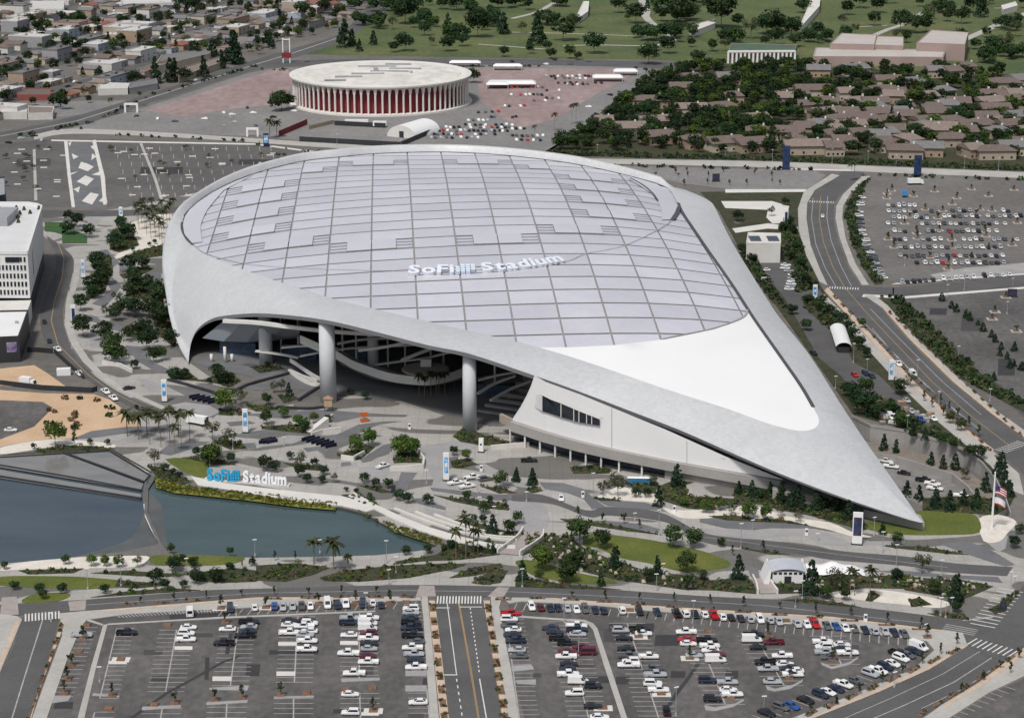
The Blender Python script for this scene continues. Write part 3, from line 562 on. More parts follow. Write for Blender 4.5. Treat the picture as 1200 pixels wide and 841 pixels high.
for i in range(-11, 8):
    for j in range(-3, 26):
        st = OPEN.get((i, j))
        if st:
            a, b = (i+ci, i+.42) if st == 'L' else (i+.58, i+1-ci)
            q = cell_poly(a, b, j+cj, j+1-cj)
            if len(q) > 2 and area2(q) > .02:
                panel('louvre_bay', q, -.2, .0, slatm)
                for s_ in range(3):
                    qq = cell_poly(a+.01, b-.01, j+.12+.3*s_, j+.28+.3*s_)
                    if len(qq) > 2: panel('louvre', qq, 0.0, .2, etfe)
            a, b = (i+.42, i+1-.012) if st == 'L' else (i+.012, i+.58)
            q = cell_poly(a, b, j+cj*.5, j+1-cj)
            if len(q) > 2 and area2(q) > .02: panel('raised_roof_panel', q, -.2, .62, etfe_hi)
        else:
            q = cell_poly(i+ci, i+1-ci, j+cj, j+1-cj)
            if len(q) > 2 and area2(q) > .02: panel('roof_panel', q, -.2, .18, etfe)
# smooth crescents at the two ends of the main bowl lie over the grid
def crescent(outer, innr):
    poly = [RC(*p) for p in outer]+[RC(*p) for p in innr[::-1]]
    return surf(poly, .62, 'roof_crescent', etfe_hi, stad, 7)
crescent([(300,204.5),(272,215.5),(249,227),(232,238.5),(222.5,247),(216.8,255),(214.5,265),(216,276),(225.5,286.5)], [(262,224.5),(252,236),(243,247),(238,257),(235,266),(235.5,276),(237,285)])
crescent([(736,207.5),(753,212.5),(771,218),(783,225),(789,233),(794,244),(790,252),(785,259)], [(737,211.5),(750,219),(762,227),(770,235),(774,244),(776,252),(775.5,259)])
# crease of the bowl in front, a thin seam
def seam(pxs, w, off, m, name='roof_seam', sm=5):
    P = catmull([RC(*p) for p in pxs], sm); return MB().strip([Vector((p.x,p.y,ZR(p.x,p.y)+off)) for p in P], w).build(name, m, stad)
seam([(225,287),(243,299),(285,310),(336,314.5),(384,316.5),(435,318),(480,318.5),(560,317.5),(620,313),(665,307),(686,298.5),(731,289),(770,271),(788,259)], .45, .55, mat('seam_grey',(.40,.39,.42),.6))
seam([(788,259),(793,251),(795,244)], 2.2, .75, darkrim); seam([(213.5,262),(213.5,270),(218,280),(226,288)], 1.2, .7, darkrim)
seam([(738,210),(752,217.5),(764,227.5),(771,237)], .9, .75, darkrim)
seam(FAR_IN[:-2], 1.1, .45, darkrim, 'roof_rim', 4)
seam([(793,228),(796,242),(801,252),(809,264),(830,295),(860,338),(876,363),(890,384),(914,418),(939,454),(953,478)], 1.3, .5, darkrim, 'canopy_joint')
# white membrane over the nose
mp = [RC(*p) for p in (NOSE_IN[:-1]+MEMB_BACK[:-1])]
surf(mp, .25, 'white_membrane', memb, stad, 8)
seam([(876,364),(873,371),(862,377),(845,383),(827,388),(776,398.5)], .8, .5, conc_grey, 'membrane_edge')

# --- silver shell: stations of inner edge A, bulge M, lower edge B
def zpt(p): return G(p[0], p[1], p[2])
ST = []
for a, m_, b in (((218,280),(200,352,11.5),(222,412,3)), ((222,284),(205,350,13),(225,398,7)), ((225.5,287.5),(215,346,16),(232,385,11.5)), ((243,300),(236,343,20.5),(245,375,15.5)), ((262,308),(258,342,24),(262,370,19)),
               ((290,318.5),(294,345,28),(300,367,24)), ((330,332),(335,351,31.0),(340,369.5,29)), ((384,349),(383,362,32.8),(382,375,32.8))): ST.append((RC(*a), zpt(m_), zpt(b)))
for a, b in (((435,362),(430,386,32.2)),((513,380),(500,404,30.8)),((565,392),(549,414,29.8)),((632,408),(612,435,25.4)),((700,429),(672,456,21.6)),((775,455),(735,480,18.3)),((850,479),(795,503,15.6)),((897,496),(850,527,13)),((920,502.5),(910,553,10.3)),((936,505.5),(975,578,7.7)),((948,505),(1030,597,5.5)),
             ((956,501.5),(1079,612,3.6)),((959.5,496),(1074,602,4.3)),((959,489),(1045,560,8)),((953,478),(1015,518,12)),((939,454),(985,473,15.5)),((914,418),(948,415,20)),((890,384),(915,374,22.8)),((876,364),(900,352,24)),((860,338),(880,320,25.4)),((830,295),(858,284,26.6)),((808,264),(843,254,27.2)),((800,252),(836,240,27.4)),((795,243),(829,234,27.6)),((790,231),(817,228,27)),((783,221.5),(803,222.5,25.5))):
    A = RC(*a); B = zpt(b); ST.append((A, (A+B)/2+Vector((0,0,.6)), B))
nfront = len(ST)
# far rim: short lip then down to the ground, and round the west end to the foot of the arch
cen = Vector((-30,880,0))
for p in FAR_IN[:-5]:
    A = RC(*p); o_ = Vector((A.x-cen.x, A.y-cen.y, 0)).normalized()
    ST.append((A, A+o_*1.8+Vector((0,0,-.2)), Vector((A.x,A.y,0))-o_*4))
for a, m_, b in (((232,237),(217,245,25.5),(-141,985,0)),((222,246),(204,259,23.5),(-143,955,0)),((216,254),(196,275,21.5),(-142,925,0)),((213,264),(191,296,19),(-139,893,0)),((213.2,270),(190.3,318,16.2),(-133,855,0)),((214,275),(196,348,12.3),tuple(G(221,427,0)))):
    ST.append((RC(*a), zpt(m_), Vector(b)))
NS = 3; rows = 8
Aa, Ma, Ba = ([s[k] for s in ST] for k in range(3))
Ac, Mc, Bc = (catmull(q, NS, True) for q in (Aa, Ma, Ba))
for k in range(len(Ba)):                         # no overshoot where the lower edge drops to the ground
    k2 = (k+1) % len(Ba)
    for q in (k-1, k, k+1):
        if abs(Ba[q % len(Ba)].z-Ba[(q+1) % len(Ba)].z) > 10:
            for r in range(NS): Bc[k*NS+r] = Ba[k]+(Ba[k2]-Ba[k])*(r/NS); Mc[k*NS+r] = Ma[k]+(Ma[k2]-Ma[k])*(r/NS)
v = []; f = []; n = len(Ac)
for k in range(n):
    A, M, B = Ac[k], Mc[k], Bc[k]
    for r in range(rows+1):
        t = r/rows; v.append(A*(2*(t-.5)*(t-1))+M*(4*t*(1-t))+B*(2*t*(t-.5))+Vector((0,0,.3*(1-t))))
for k in range(n):
    for r in range(rows):
        a = k*(rows+1)+r; b2 = ((k+1)%n)*(rows+1)+r
        f.append((a, a+1, b2+1, b2))
shell = mk('canopy_shell', v, f, shell_m, stad, True)
# underside of the front canopy edge (real thickness), from west arch to the east edge
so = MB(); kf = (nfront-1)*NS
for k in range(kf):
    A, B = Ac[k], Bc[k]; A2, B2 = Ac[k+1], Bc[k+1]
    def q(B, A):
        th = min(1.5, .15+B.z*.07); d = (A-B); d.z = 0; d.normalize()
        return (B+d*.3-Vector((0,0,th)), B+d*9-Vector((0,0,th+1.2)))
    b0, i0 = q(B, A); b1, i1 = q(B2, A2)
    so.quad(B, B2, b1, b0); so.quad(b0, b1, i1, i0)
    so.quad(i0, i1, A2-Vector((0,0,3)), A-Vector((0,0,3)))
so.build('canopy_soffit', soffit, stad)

# --- big columns
def column(px, py, z0, r, top):
    p = G(px, py, z0); h = top-z0
    m = MB(); m.tube((p.x,p.y,z0-.5), (p.x,p.y,z0+h), r, r*.93, 20)
    m.build('column', column_m, stad, True)
column(312,426,0,2.7,24.5); column(385,470.5,0,3.1,31.6); column(437.5,432,4.0,2.15,31); column(550.5,504.5,0,2.55,28.8)
# --- bowl glazing behind the columns, mullions
wallp = catmull([Vector(p) for p in ((-108,832,0),(-99,848,0),(-80,858,0),(-45,856,0),(-10,838,0),(22,806,0),(42,775,0),(52,742,0))], 6)
gw = MB().wall(wallp, 26, .6).build('bowl_glazing', glass_b, stad)
for k, p in enumerate(wallp[::2]):
    MB().tube((p.x,p.y-1.2,0),(p.x,p.y-1.2,27),.28,.28,6).build('mullion', offwhite, stad)
for z in (8, 15, 21):
    MB().wall([Vector((p.x,p.y-.9,z)) for p in wallp], .9, 1.4).build('floor_band', offwhite, stad)
# curved white beams and sloping ramps seen under the canopy
def beam(pxs, z, h, w, m=offwhite, name='beam', sm=5):
    pts = catmull([G(x, y, zz if zz is not None else z) for x, y, zz in [(q+(None,))[:3] for q in pxs]], sm)
    return MB().wall(pts, h, w).build(name, m, stad)
beam([(262,378,20),(300,380,21),(340,385,22),(385,390,22.5),(435,393,23),(490,395,23)], None, 1.4, 1.2)
beam([(352,402,14),(370,410,12.5),(395,421,10),(412,431,7),(430,438,5.2),(455,446,4),(480,450,3.6),(505,451,3.6),(528,446,4),(543,441,4.6)], None, 3.2, .5, offwhite, 'ramp_parapet')
dk = MB().strip([p+Vector((0,6,0)) for p in catmull([G(x,y,z) for x,y,z in ((395,421,10),(412,431,7),(430,438,5.2),(455,446,4),(480,450,3.6),(505,451,3.6),(528,446,4),(543,441,4.6))],5)], 12).build('ramp_deck', conc_grey, stad)
beam([(420,412,16),(450,408,16.5),(480,402,18),(520,396,20)], None, 1.0, .8)
beam([(470,424,9),(500,412,12),(530,400,16)], None, 1.2, .8)
beam([(395,404,15.5),(425,399,17),(460,397,18),(500,394,19)], None, .9, .8, grey_m)
beam([(340,424,3),(352,432,2),(365,441,1),(378,448,.4)], None, 1.6, .4, offwhite, 'ramp_parapet')
beam([(338,436,.3),(352,446,.3),(366,452,.3),(378,452,.3)], None, 1.3, .4, offwhite, 'ramp_parapet')
# pale inner shell behind the west arch
w0 = [G(237,396,7),G(262,400,6),(G(290,401,6)),G(320,399,6.5),G(348,396,8)]; w1 = [G(262,376,15),G(285,377,16.5),G(305,380,17),(G(330,384,17)),G(352,388,17)]
q = MB()
for k in range(4): q.quad(w0[k], w0[k+1], w1[k+1], w1[k])
q.build('inner_shell', mat('pale_blue_metal',(.30,.335,.38),.5,scale=.05,var=.1), stad, True)
for x, y, h in ((264,425,6.5),(272,424,3.2),(248,424,3.2)):
    p = G(x,y); MB().tube((p.x,p.y,0),(p.x,p.y,h),.6,.6,10).build('marker_column', offwhite, stad, True)
# glass balustrades, escalator runs and deck edges coloured off-white to look lit, further in
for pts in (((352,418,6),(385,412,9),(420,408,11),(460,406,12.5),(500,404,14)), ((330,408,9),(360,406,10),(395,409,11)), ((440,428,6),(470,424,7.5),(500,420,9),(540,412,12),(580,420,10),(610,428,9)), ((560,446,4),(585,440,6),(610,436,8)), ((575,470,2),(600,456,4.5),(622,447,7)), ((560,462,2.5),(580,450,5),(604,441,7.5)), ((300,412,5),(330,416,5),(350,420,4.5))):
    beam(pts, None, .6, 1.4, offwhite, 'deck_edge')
for x, y, zt_ in ((455,430,26),(475,430,26),(350,420,24),(402,428,27),(418,430,27),(505,440,24),(520,440,24),(580,455,20),(330,415,22)):
    p = G(x,y); MB().tube((p.x,p.y,0),(p.x,p.y,zt_),.4,.4,8).build('slender_post', offwhite, stad)
for x0,x1,y0,z0,h in ((258,300,414,0,5),(330,372,420,0,6),(400,430,424,0,5),(560,600,462,0,4)):
    a, c = G(x0,y0), G(x1,y0+2); MB().wall([a,c], h, .5).build('glazed_screen', mat('screen_glass_blue',(.03,.05,.09),.2,scale=.3,col2=(.08,.12,.18)), stad)
# round pavilion on the deck
p = G(499,437,6)
pv = MB()
for k, (r0, z0, r1, z1) in enumerate(((6,3.6,7.5,6.5),(7.5,6.5,9.2,7.4),(9.2,7.4,8.6,7.9))): pv.tube((p.x,p.y,z0),(p.x,p.y,z1),r0,r1,18)
pv.build('deck_pavilion', mat('tan_roof',(.34,.30,.25),.8,scale=.3,var=.1), stad)
MB().box(p.x-2, p.x+2, p.y+2, p.y+5, 7.9, 10.6).build('pavilion_plant_room', offwhite, stad)
# stepped dark terraces between column and stage wall
for k in range(7):
    a = G(560+k*9, 482-k*6); c = G(628+k*2, 492-k*7)
    MB().wall([a, c], .8+.25*k, 1.5).build('terrace_step', conc_grey, stad)

# --- white stage wall under the nose: vertical wall on a plan line
def wallpt(px, py, P):
    d = ray(px, py); best = None
    for k in range(len(P)-1):
        a, b = P[k], P[k+1]; ex, ey = b.x-a.x, b.y-a.y
        den = d[0]*ey-d[1]*ex
        if abs(den) < 1e-9: continue
        t = (a.x*ey-a.y*ex)/den
        s = ((d[0]*t-a.x)*ex+(d[1]*t-a.y)*ey)/(ex*ex+ey*ey)
        lo = -.6 if k == 0 else -1e-3; hi = 1.6 if k == len(P)-2 else 1+1e-3
        if t > 0 and lo <= s <= hi: return Vector((d[0]*t, d[1]*t, H+d[2]*t))
    return None
SW = [G(606,493,8.4), G(640,505,8.2), G(680,516,8), G(720,525.5,7.7), G(780,538,7), G(850,550.5,5.8), G(918,562,4.8)]
tops = [(627,440),(640,447.5),(680,462),(720,478.5),(780,503),(850,534.5),(915,560.3)]
bots = [(601,492.5),(640,505),(680,516),(720,525.5),(780,538),(850,550.5),(918,562)]
sw = MB(); cur = [(601,492.5),(610,479),(617,466),(622,455),(627,440)]
TP = [wallpt(x,y,SW) for x,y in tops]; BP = [wallpt(x,y,SW) for x,y in bots]
for k in range(1, len(TP)-1): sw.quad(BP[k], BP[k+1], TP[k+1], TP[k])
cp = [wallpt(x,y,SW) for x,y in cur]; i = len(sw.v)
sw.v += [tuple(p) for p in cp]+[tuple(TP[1]), tuple(BP[1])]; sw.f.append(tuple(range(i, i+len(cp)))+(i+len(cp), i+len(cp)+1))
back = [p+Vector((0,2.5,0)) for p in cp]
for k in range(len(cp)-1): sw.quad(cp[k+1], cp[k], back[k], back[k+1])
stage = sw.build('stage_wall', white_wall, stad)
win = [(637,461.5),(648,467),(659,471),(680,480),(704,489.5),(704,498),(680,494),(659,488),(637,481)]
wp = [wallpt(x,y,SW) for x,y in win]; nrm = Vector((SW[3].y-SW[1].y, -(SW[3].x-SW[1].x), 0)).normalized()
if nrm.y > 0: nrm = -nrm
wm = MB(); wm.v = [tuple(p+nrm*.7) for p in wp]; wm.f = [(0,1,7,8),(1,2,7),(2,3,6,7),(3,4,5,6)]
wo = wm.build('window', glass, stage)
fr = MB().wall([p+nrm*.8-Vector((0,0,.2)) for p in wp[:5]], .35, .3); fr.build('window_frame', offwhite, wo)
for x, y0, y1 in ((659,472,488),(674,478,492.5),(680,480.5,494),(689,484,495),(695,486.5,496)):
    a, b = wallpt(x,y0,SW)+nrm*.8, wallpt(x,y1,SW)+nrm*.8
    MB().tube(a, b, .2, .2, 4).build('window_bar', offwhite, wo)
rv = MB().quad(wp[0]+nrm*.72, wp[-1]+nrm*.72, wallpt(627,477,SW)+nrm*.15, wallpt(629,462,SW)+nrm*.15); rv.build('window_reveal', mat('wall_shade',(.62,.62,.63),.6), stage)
MB().tube(wallpt(717,478,SW)+nrm*.06, wallpt(717,524,SW)+nrm*.06, .12, .12, 4).build('wall_joint', grey_m, stage)
for x0, y0, x1, y1 in ((805,516,805,542),): MB().tube(wallpt(x0,y0,SW)+nrm*.06, wallpt(x1,y1,SW)+nrm*.06, .09, .09, 4).build('wall_joint', grey_m, stage)
MB().tube(wallpt(704,489,SW)+nrm*.08, wallpt(850,538,SW)+nrm*.08, .09, .09, 4).build('wall_joint', grey_m, stage)
# grey plinth band under it, with glazed doors below
pb = MB()
G1 = [p+Vector((nrm.x*1.5, nrm.y*1.5, 0)) for p in BP]
zb = [4.6,4.6,4.5,4.3,3.8,2.6,1.2]
for k in range(len(BP)-1):
    a, b = G1[k], G1[k+1]
    pb.quad((a.x,a.y,zb[k]),(b.x,b.y,zb[k+1]),(b.x,b.y,b.z-.1),(a.x,a.y,a.z-.1)); pb.quad((a.x,a.y,a.z-.1),(b.x,b.y,b.z-.1),BP[k+1]-Vector((0,0,.1)),BP[k]-Vector((0,0,.1)))
    pb.quad((a.x,a.y,zb[k]),(a.x,a.y+9,zb[k]),(b.x,b.y+9,zb[k+1]),(b.x,b.y,zb[k+1]))
pb.build('plinth_band', mat('warm_grey_concrete',(.33,.315,.30),.8,scale=.15,var=.08,fine=.08), stad)
lg = MB().wall([Vector((p.x-nrm.x*3, p.y+3.2, 0)) for p in BP[:5]], 4.9, .4).build('ground_floor_glazing', glass_b, stad)
for k in range(9):
    t = k/8*3.6; a, b = G1[int(t)], G1[min(int(t)+1, 6)]; p = a+(b-a)*(t-int(t))
    MB().tube((p.x,p.y+1,0),(p.x,p.y+1,4.7),.35,.35,8).build('support_post', offwhite, stad)
bw = MB().wall([Vector((p.x, p.y+.7, 0)) for p in BP[4:]], [4.2,3.2,1.6], .8).build('plinth_wall', conc_grey, stad)
# curved terrace ledge at the west end of the plinth
MB().wall(catmull([G(587,494,4.2),G(600,500,4.2),G(625,509,4.2),G(655,519,4.2)],4), 3.0, 1.2).build('terrace_ledge', mat('tan_ledge',(.36,.31,.26),.85,scale=.2,var=.1), stad)
# nose support: dark wedge under the tip
a, b, c, d_ = G(1012,606), G(1083,622), G(1078,612), G(1010,596)
MB().prism([a,b,c,d_], 0, 2.6).build('nose_base', conc_grey, stad)
a, b, c, d_ = G(905,585), G(1000,600), G(990,592), G(905,572)
MB().prism([a,b,c,d_], 0, 3.4).build('nose_base', conc_grey, stad)

# ---------------------------------------------------------------- lettering
def glyph(ch, m, thick, bold=.02):
    cu_ = bpy.data.curves.new('glyph', 'FONT'); cu_.body = ch; cu_.extrude = thick/2; cu_.offset = bold*1.6; cu_.resolution_u = 3
    tmp = bpy.data.objects.new('glyph_tmp', cu_); COL.objects.link(tmp); bpy.context.view_layer.update()
    me = bpy.data.meshes.new_from_object(tmp); bpy.data.objects.remove(tmp); bpy.data.curves.remove(cu_)
    me.materials.clear(); me.materials.append(m)
    co = np.empty(len(me.vertices)*3); me.vertices.foreach_get('co', co); co = co.reshape(-1,3)
    x0 = co[:,0].min(); w = co[:,0].max()-x0; co[:,0] -= x0; me.vertices.foreach_set('co', co.ravel()); me.update()
    return me, w
def emblem_mesh(m, thick):
    b = MB()                                     # rounded-grid emblem: rows of short bars
    for r, cols in enumerate(((0,1,2),(0,1,2,3),(0,1,2,3),(1,2,3))):
        for c_ in cols: b.box(c_*.2, c_*.2+.16, r*.18, r*.18+.14, -thick/2, thick/2)
    return b.mesh('emblem', m), .78
def lettering(parent, words, path, size, tilt, name='letter'):
    """words: list of (text, material); letters set along a 3D path, spread to its length"""
    items = []
    for text, m in words:
        for ch in text:
            if ch == '#': me, w = emblem_mesh(m, .16)
            elif ch == ' ': items.append((None, .12)); continue
            else: me, w = glyph(ch, m, .16)
            items.append((me, w))
    gap = .07; tot = sum(w+gap for _, w in items)
    L = [0]
    for k in range(len(path)-1): L.append(L[-1]+(path[k+1]-path[k]).length)
    sx = L[-1]/(tot*size)
    x = 0
    def at(s):
        for k in range(len(L)-1):
            if s <= L[k+1] or k == len(L)-2:
                t = (s-L[k])/(L[k+1]-L[k]); return path[k]+(path[k+1]-path[k])*t, (path[k+1]-path[k])
    for me, w in items:
        if me is not None:
            p, d = at(x*size*sx); p2, _ = at((x+w)*size*sx); d = p2-p
            o = link(name, me, parent); o.location = p; o.rotation_euler = (tilt, -math.atan2(d.z, math.hypot(d.x,d.y))*0, math.atan2(d.y, d.x)); o.scale = (size*sx, size, size)
        x += w+gap
blue_s = mat('sign_blue', (.02,.36,.62), .5, scale=1, var=.06); white_s = mat('sign_white', (.86,.87,.90), .5, scale=1, var=.02); pale_s = mat('sign_pale_blue', (.62,.70,.80), .5, scale=1, var=.03)
rp = [RC(*p) for p in ((478,324),(520,323.3),(560,321.5),(600,318.5),(635,313.8),(663,308.7))]; rp = [p+Vector((0,0,1.0)) for p in rp]
rs = MB().strip([p+Vector((0,.8,-.5)) for p in rp], .8).build('roof_sign_rail', grey_m, stad)
roof_s = mat('roof_sign_white', (.68,.71,.77), .5, scale=1, var=.02)
lettering(rs, (('SoFi', roof_s), ('#', pale_s), (' Stadium', roof_s)), rp, 8.2, R(17), 'letter')
# ================================================================== ROAD MARKINGS AND CAR PARKS
def lines(parent, segs, m, z, name='painted_line'):
    b = MB()
    for pts, w in segs: b.strip([G(*p) for p in pts], w, z)
    return b.build(name, m, parent)
# avenue
for pts, w, m in (([(537.5,703),(545,745),(553,790),(566,870)],.3,paint_y),([(536.5,703),(544,745),(552,790),(565,870)],.25,paint_y),([(524,706),(535,790)],.25,paint_w),([(548,752),(552,800)],.01,paint_w),([(562,795),(575,870)],.3,paint_w)):
    lines(avenue, [(pts,w)], m, .075)
def dashes(parent, a, b, n, w, m, z, duty=.45):
    A, B = G(*a), G(*b); q = MB()
    for k in range(n): q.strip([A+(B-A)*(k/n), A+(B-A)*((k+duty)/n)], w, z)
    q.build('dashed_line', m, parent)
dashes(avenue, (551,712), (562,790), 16, .3, paint_w, .075); dashes(avenue, (535,795), (546,868), 9, .3, paint_w, .075)
for a, b in (((511.5,712),(527,712)),((538.5,711),(565,711)),((515,790.5),(536,790.5))): lines(avenue, [([a,b],.5)], paint_w, .076)
def zebra(parent, a, b, n, length, m=paint_w, z=.16, w=.42):
    A, B = G(*a), G(*b); d = (B-A).normalized(); pr = Vector((-d.y, d.x, 0))*length/2; q = MB()
    for k in range(n):
        c = A+(B-A)*((k+.5)/n); q.strip([c-pr, c+pr], w, z)
    q.build('crosswalk', m, parent)
zebra(avenue,(511,703),(565,703),15,5.5); zebra(wave_,(28,724),(71,720.5),11,5.5); zebra(sweep,(1136,751),(1190,767),9,5.5,z=.17); zebra(cross,(1186,690),(1150,735),12,7,z=.165)
zebra(front,(1128,734),(1122,742),4,9,paint_f); zebra(eave,(945,236),(978,237.5),12,4,z=.09); zebra(eave,(971,337),(1007,338.5),12,4,z=.09); zebra(eave,(1172,529),(1200,518),8,5,z=.09)
brick = mat('brick_paving', (.33,.29,.27), .9, scale=.4, var=.12, fine=.1)
for p in ([(492,686),(509,686.5),(511,699),(487,699)], [(583,688),(597,688.5),(590,699.8),(571,699.3)], [(80,705),(101,703),(100,715),(82,716)], [(2,700),(20,699),(22,720),(0,722)]): sheet('brick_crossing', p, .145, brick, front)
# wave-plan lines on the other roads
lines(wave_, [([(50,726),(36,770),(22,815),(6,868)],.35)], paint_f, .075); lines(sweep, [([(1166,768),(1118,799),(1060,826),(985,858)],.35),([(1150,762),(1104,790),(1046,817),(970,850)],.25),([(1180,772),(1132,805),(1080,830)],.25)], paint_f, .09)
lines(eave, [([(962,230),(960,256),(965,284),(976,313),(990,337),(1015,366),(1047,400),(1092,447),(1137,487),(1183,522)],.3)], paint_y, .085)
lines(eave, [([(953,232),(951,256),(956,286),(967,314),(980,337)],.3),([(970,230),(969,256),(974,282),(985,311),(998,336)],.3),([(1022,385),(1056,424),(1104,468),(1150,505)],.3),([(1020,362),(1055,398),(1104,447),(1150,486)],.3),([(1006,372),(1038,404),(1080,447),(1126,487)],.3)], paint_f, .085)
lines(wroad, [([(68,285),(75,303),(73,325),(64,352),(60,376),(68,404),(84,420),(104,440),(131,459),(165,476)],.35)], paint_y, .145)
lines(ring, [([(820,629),(900,639),(1000,652),(1110,665)],.25)], paint_f, .17)
lines(blvd, [([(0,160),(90,142),(182,113),(302,75),(345,62),(398,44)],1.2)], conc, .09)
lines(front, [([(100,709),(300,695),(470,692),(600,693.5),(740,700),(900,710),(1080,730)],.25)], paint_f, .15)
# stalls: spine from P0 to P1, stall lines to the left/right (metres)
def stalls(lot, P0, P1, left, right, spine=True, pitch=2.75, m=paint_f):
    A, B = G(*P0), G(*P1); n = max(1, int(abs(B.y-A.y)/pitch)); q = MB()
    for k in range(n+1):
        c = A+(B-A)*(k/n)
        if left: q.strip([c, c+Vector((-left,0,0))], .26, .052)
        if right: q.strip([c, c+Vector((right,0,0))], .26, .052)
    if spine: q.strip([A, B], .34, .058)
    q.build('parking_lines', m, lot)
for a, b, l, r in (((92,735),(62,816),0,5.2),((137,736),(117,818),0,4.8),((207,738),(194,810),4.8,4.8),((279,735),(270,803),4.8,4.8),((349,722),(345,799),4.8,4.8),((421,718),(421,796),5,5),((266,822),(264,860),5,5),((344,818),(344,860),5,5),((421.5,812),(423,860),5,5),((190,830),(185,860),5,5),((111,834),(104,860),0,5),((497,708),(502,790),5,0),((500,806),(505,860),5,0)): stalls(lotA, a, b, l, r)
for a, b, l, r in (((592,716),(611,860),0,5),((662,728),(692,850),5,5),((735,730),(775,850),5,5),((815,738),(850,825),5,5),((885,745),(919,803),5,5),((970,745),(986,778),5,5)): stalls(lotB, a, b, l, r)
def toprow(lot, P0, P1, n, length=4.8):
    A, B = G(*P0), G(*P1); q = MB()
    for k in range(n+1):
        c = A+(B-A)*(k/n); q.strip([c, c+Vector((-.9,-length,0))], .26, .052)
    q.build('parking_lines', paint_f, lot)
toprow(lotA, (262,714), (488,704.5), 20); toprow(lotB, (606,706.5), (760,716.5), 14); toprow(lotB, (760,716.5), (1075,749.5), 29)
def anglerow(lot, P0, P1, n):
    A, B = G(*P0), G(*P1); q = MB()
    for k in range(n+1):
        c = A+(B-A)*(k/n); q.strip([c, c+Vector((-3.6,3.4,0))], .26, .052)
    q.build('parking_lines', paint_f, lot)
anglerow(lotB, (868,857), (1066,781), 26); anglerow(lotC, (1110,850), (1190,808), 10)
hatch = MB()
for k in range(26):
    x = 135+k*4.2; hatch.strip([G(x, 719-k*.28), G(x+6, 723.5-k*.28)], .3, .053)
hatch.build('hatched_bay', paint_f, lotA)
zz = MB()
for k in range(16):
    x = 199+k*3.6; zz.strip([G(x, 716.5-k*.17), G(x+1.6, 720-k*.17), G(x+3.4, 717.5-k*.17)], .25, .06)
sheet('dark_patch', [(198,717.5),(258,713.5),(259,722),(199,726)], .05, asph_dark, lotA); zz.build('hatched_bay', paint_f, lotA)
# repaired asphalt patches
for lot, pats in ((lotA, [(180,764,22,6),(188,795,20,6),(75,826,22,8),(240,744,20,5),(297,785,16,14),(345,764,58,5),(430,786,17,10),(398,833,14,5),(502,798,12,8),(488,838,18,6),(243,783,5,26)]),
                  (lotB, [(717,744,17,16),(722,735,16,10),(782,750,28,13),(688,779,20,5),(700,796,30,8),(730,797,16,9),(630,791,10,5),(795,790,17,8),(858,790,15,9),(1002,758,10,5),(760,735,14,10)]), (east2, [(1140,380,26,16),(1180,430,20,20),(1100,365,20,8)]), (nw, [(40,190,40,8),(190,200,50,8),(300,190,40,6)])):
    for k, (x, y, w, h) in enumerate(pats): sheet('dark_patch', [(x-w/2,y-h/2),(x+w/2,y-h/2),(x+w/2-1,y+h/2),(x-w/2-1,y+h/2)], .044+.0005*k, asph_dark if k % 3 else mat('asphalt_aged',(.062,.06,.06),.9,scale=.2,var=.1), lot)
# trench scars
for lot, pts in ((lotA, [(282,768),(262,775),(230,793),(195,812),(158,838),(130,858)]), (lotB, [(819,776),(806,795),(793,812),(780,832)]), (lotA, [(271,742),(268,755),(266,766)])): MB().strip([G(*p) for p in pts], 1.1, .0495+.0013*(pts[0][0] % 7)).build('trench_scar', asph_dark, lot)
# pale walkways through the lots
for lot, pts in ((lotA, [(121,731.5),(126,731.5),(113,780),(98,845),(96,862),(88,862),(91,841),(107,780)]), (lotA, [(100,724),(122,731.5),(121,733),(98,726)]), (lotA, [(126,730.5),(260,722.5),(440,715),(440,716.5),(260,724.5),(126,732)]),
                 (lotB, [(606,721),(650,724),(685,726),(695,730),(700,736),(715,780),(735,841),(741,865),(734,865),(728,841),(708,780),(695,738),(690,732),(683,728.5),(650,726),(606,723)])): slab('walkway', pts, .0, .09, conc, lot)
# pads and planters (photo px, pad flag)
PL = []
def addpl(ox, lst): PL.extend((ox+x/6, 701+y/6, f) for x, y, f in lst)
addpl(60, [(250,190,0),(220,285,0),(195,375,0),(140,470,0),(115,570,0),(95,665,0),(490,430,1),(430,685,0),(405,775,0),(725,750,0),(870,735,0),(815,190,0),(1150,715,0)])
addpl(240, [(145,170,0),(115,70,1),(430,65,1),(260,700,0),(535,680,0),(715,665,0),(1180,630,0),(1060,35,0),(800,40,0)])
addpl(390, [(90,640,0),(285,790,1),(400,35,0),(515,30,0)])
addpl(580, [(950,85,1),(760,770,1),(1010,270,1),(1170,670,1)])
addpl(760, [(420,230,0),(835,260,0),(290,420,1),(575,700,0),(990,565,0),(970,160,1)])
addpl(920, [(330,435,0),(1000,275,0)])
for x, y, f in PL:
    lot = lotA if x < 540 else lotB
    c = G(x, y)
    if f: MB().box(c.x-2.4,c.x+2.4,c.y-1.7,c.y+1.5,.0,.10).build('concrete_pad', conc_w, lot)
    MB().frustum((c.x-1.15,c.x+1.15,c.y-1.1,c.y+1.1),(c.x-1.0,c.x+1.0,c.y-.95,c.y+.95),.03,.45).build('planter', soil, lot)
for x, y, w, h in ((215,759,21,4),(138,776,21,3.5),(260,795,22,5),(337,754,22,4),(335,789,22,5),(409,753,21,4),(432,836,24,4)):
    slab('concrete_pad', [(x-w/2,y-h/2),(x+w/2,y-h/2),(x+w/2,y+h/2),(x-w/2,y+h/2)], 0, .07, conc_w, lotA)
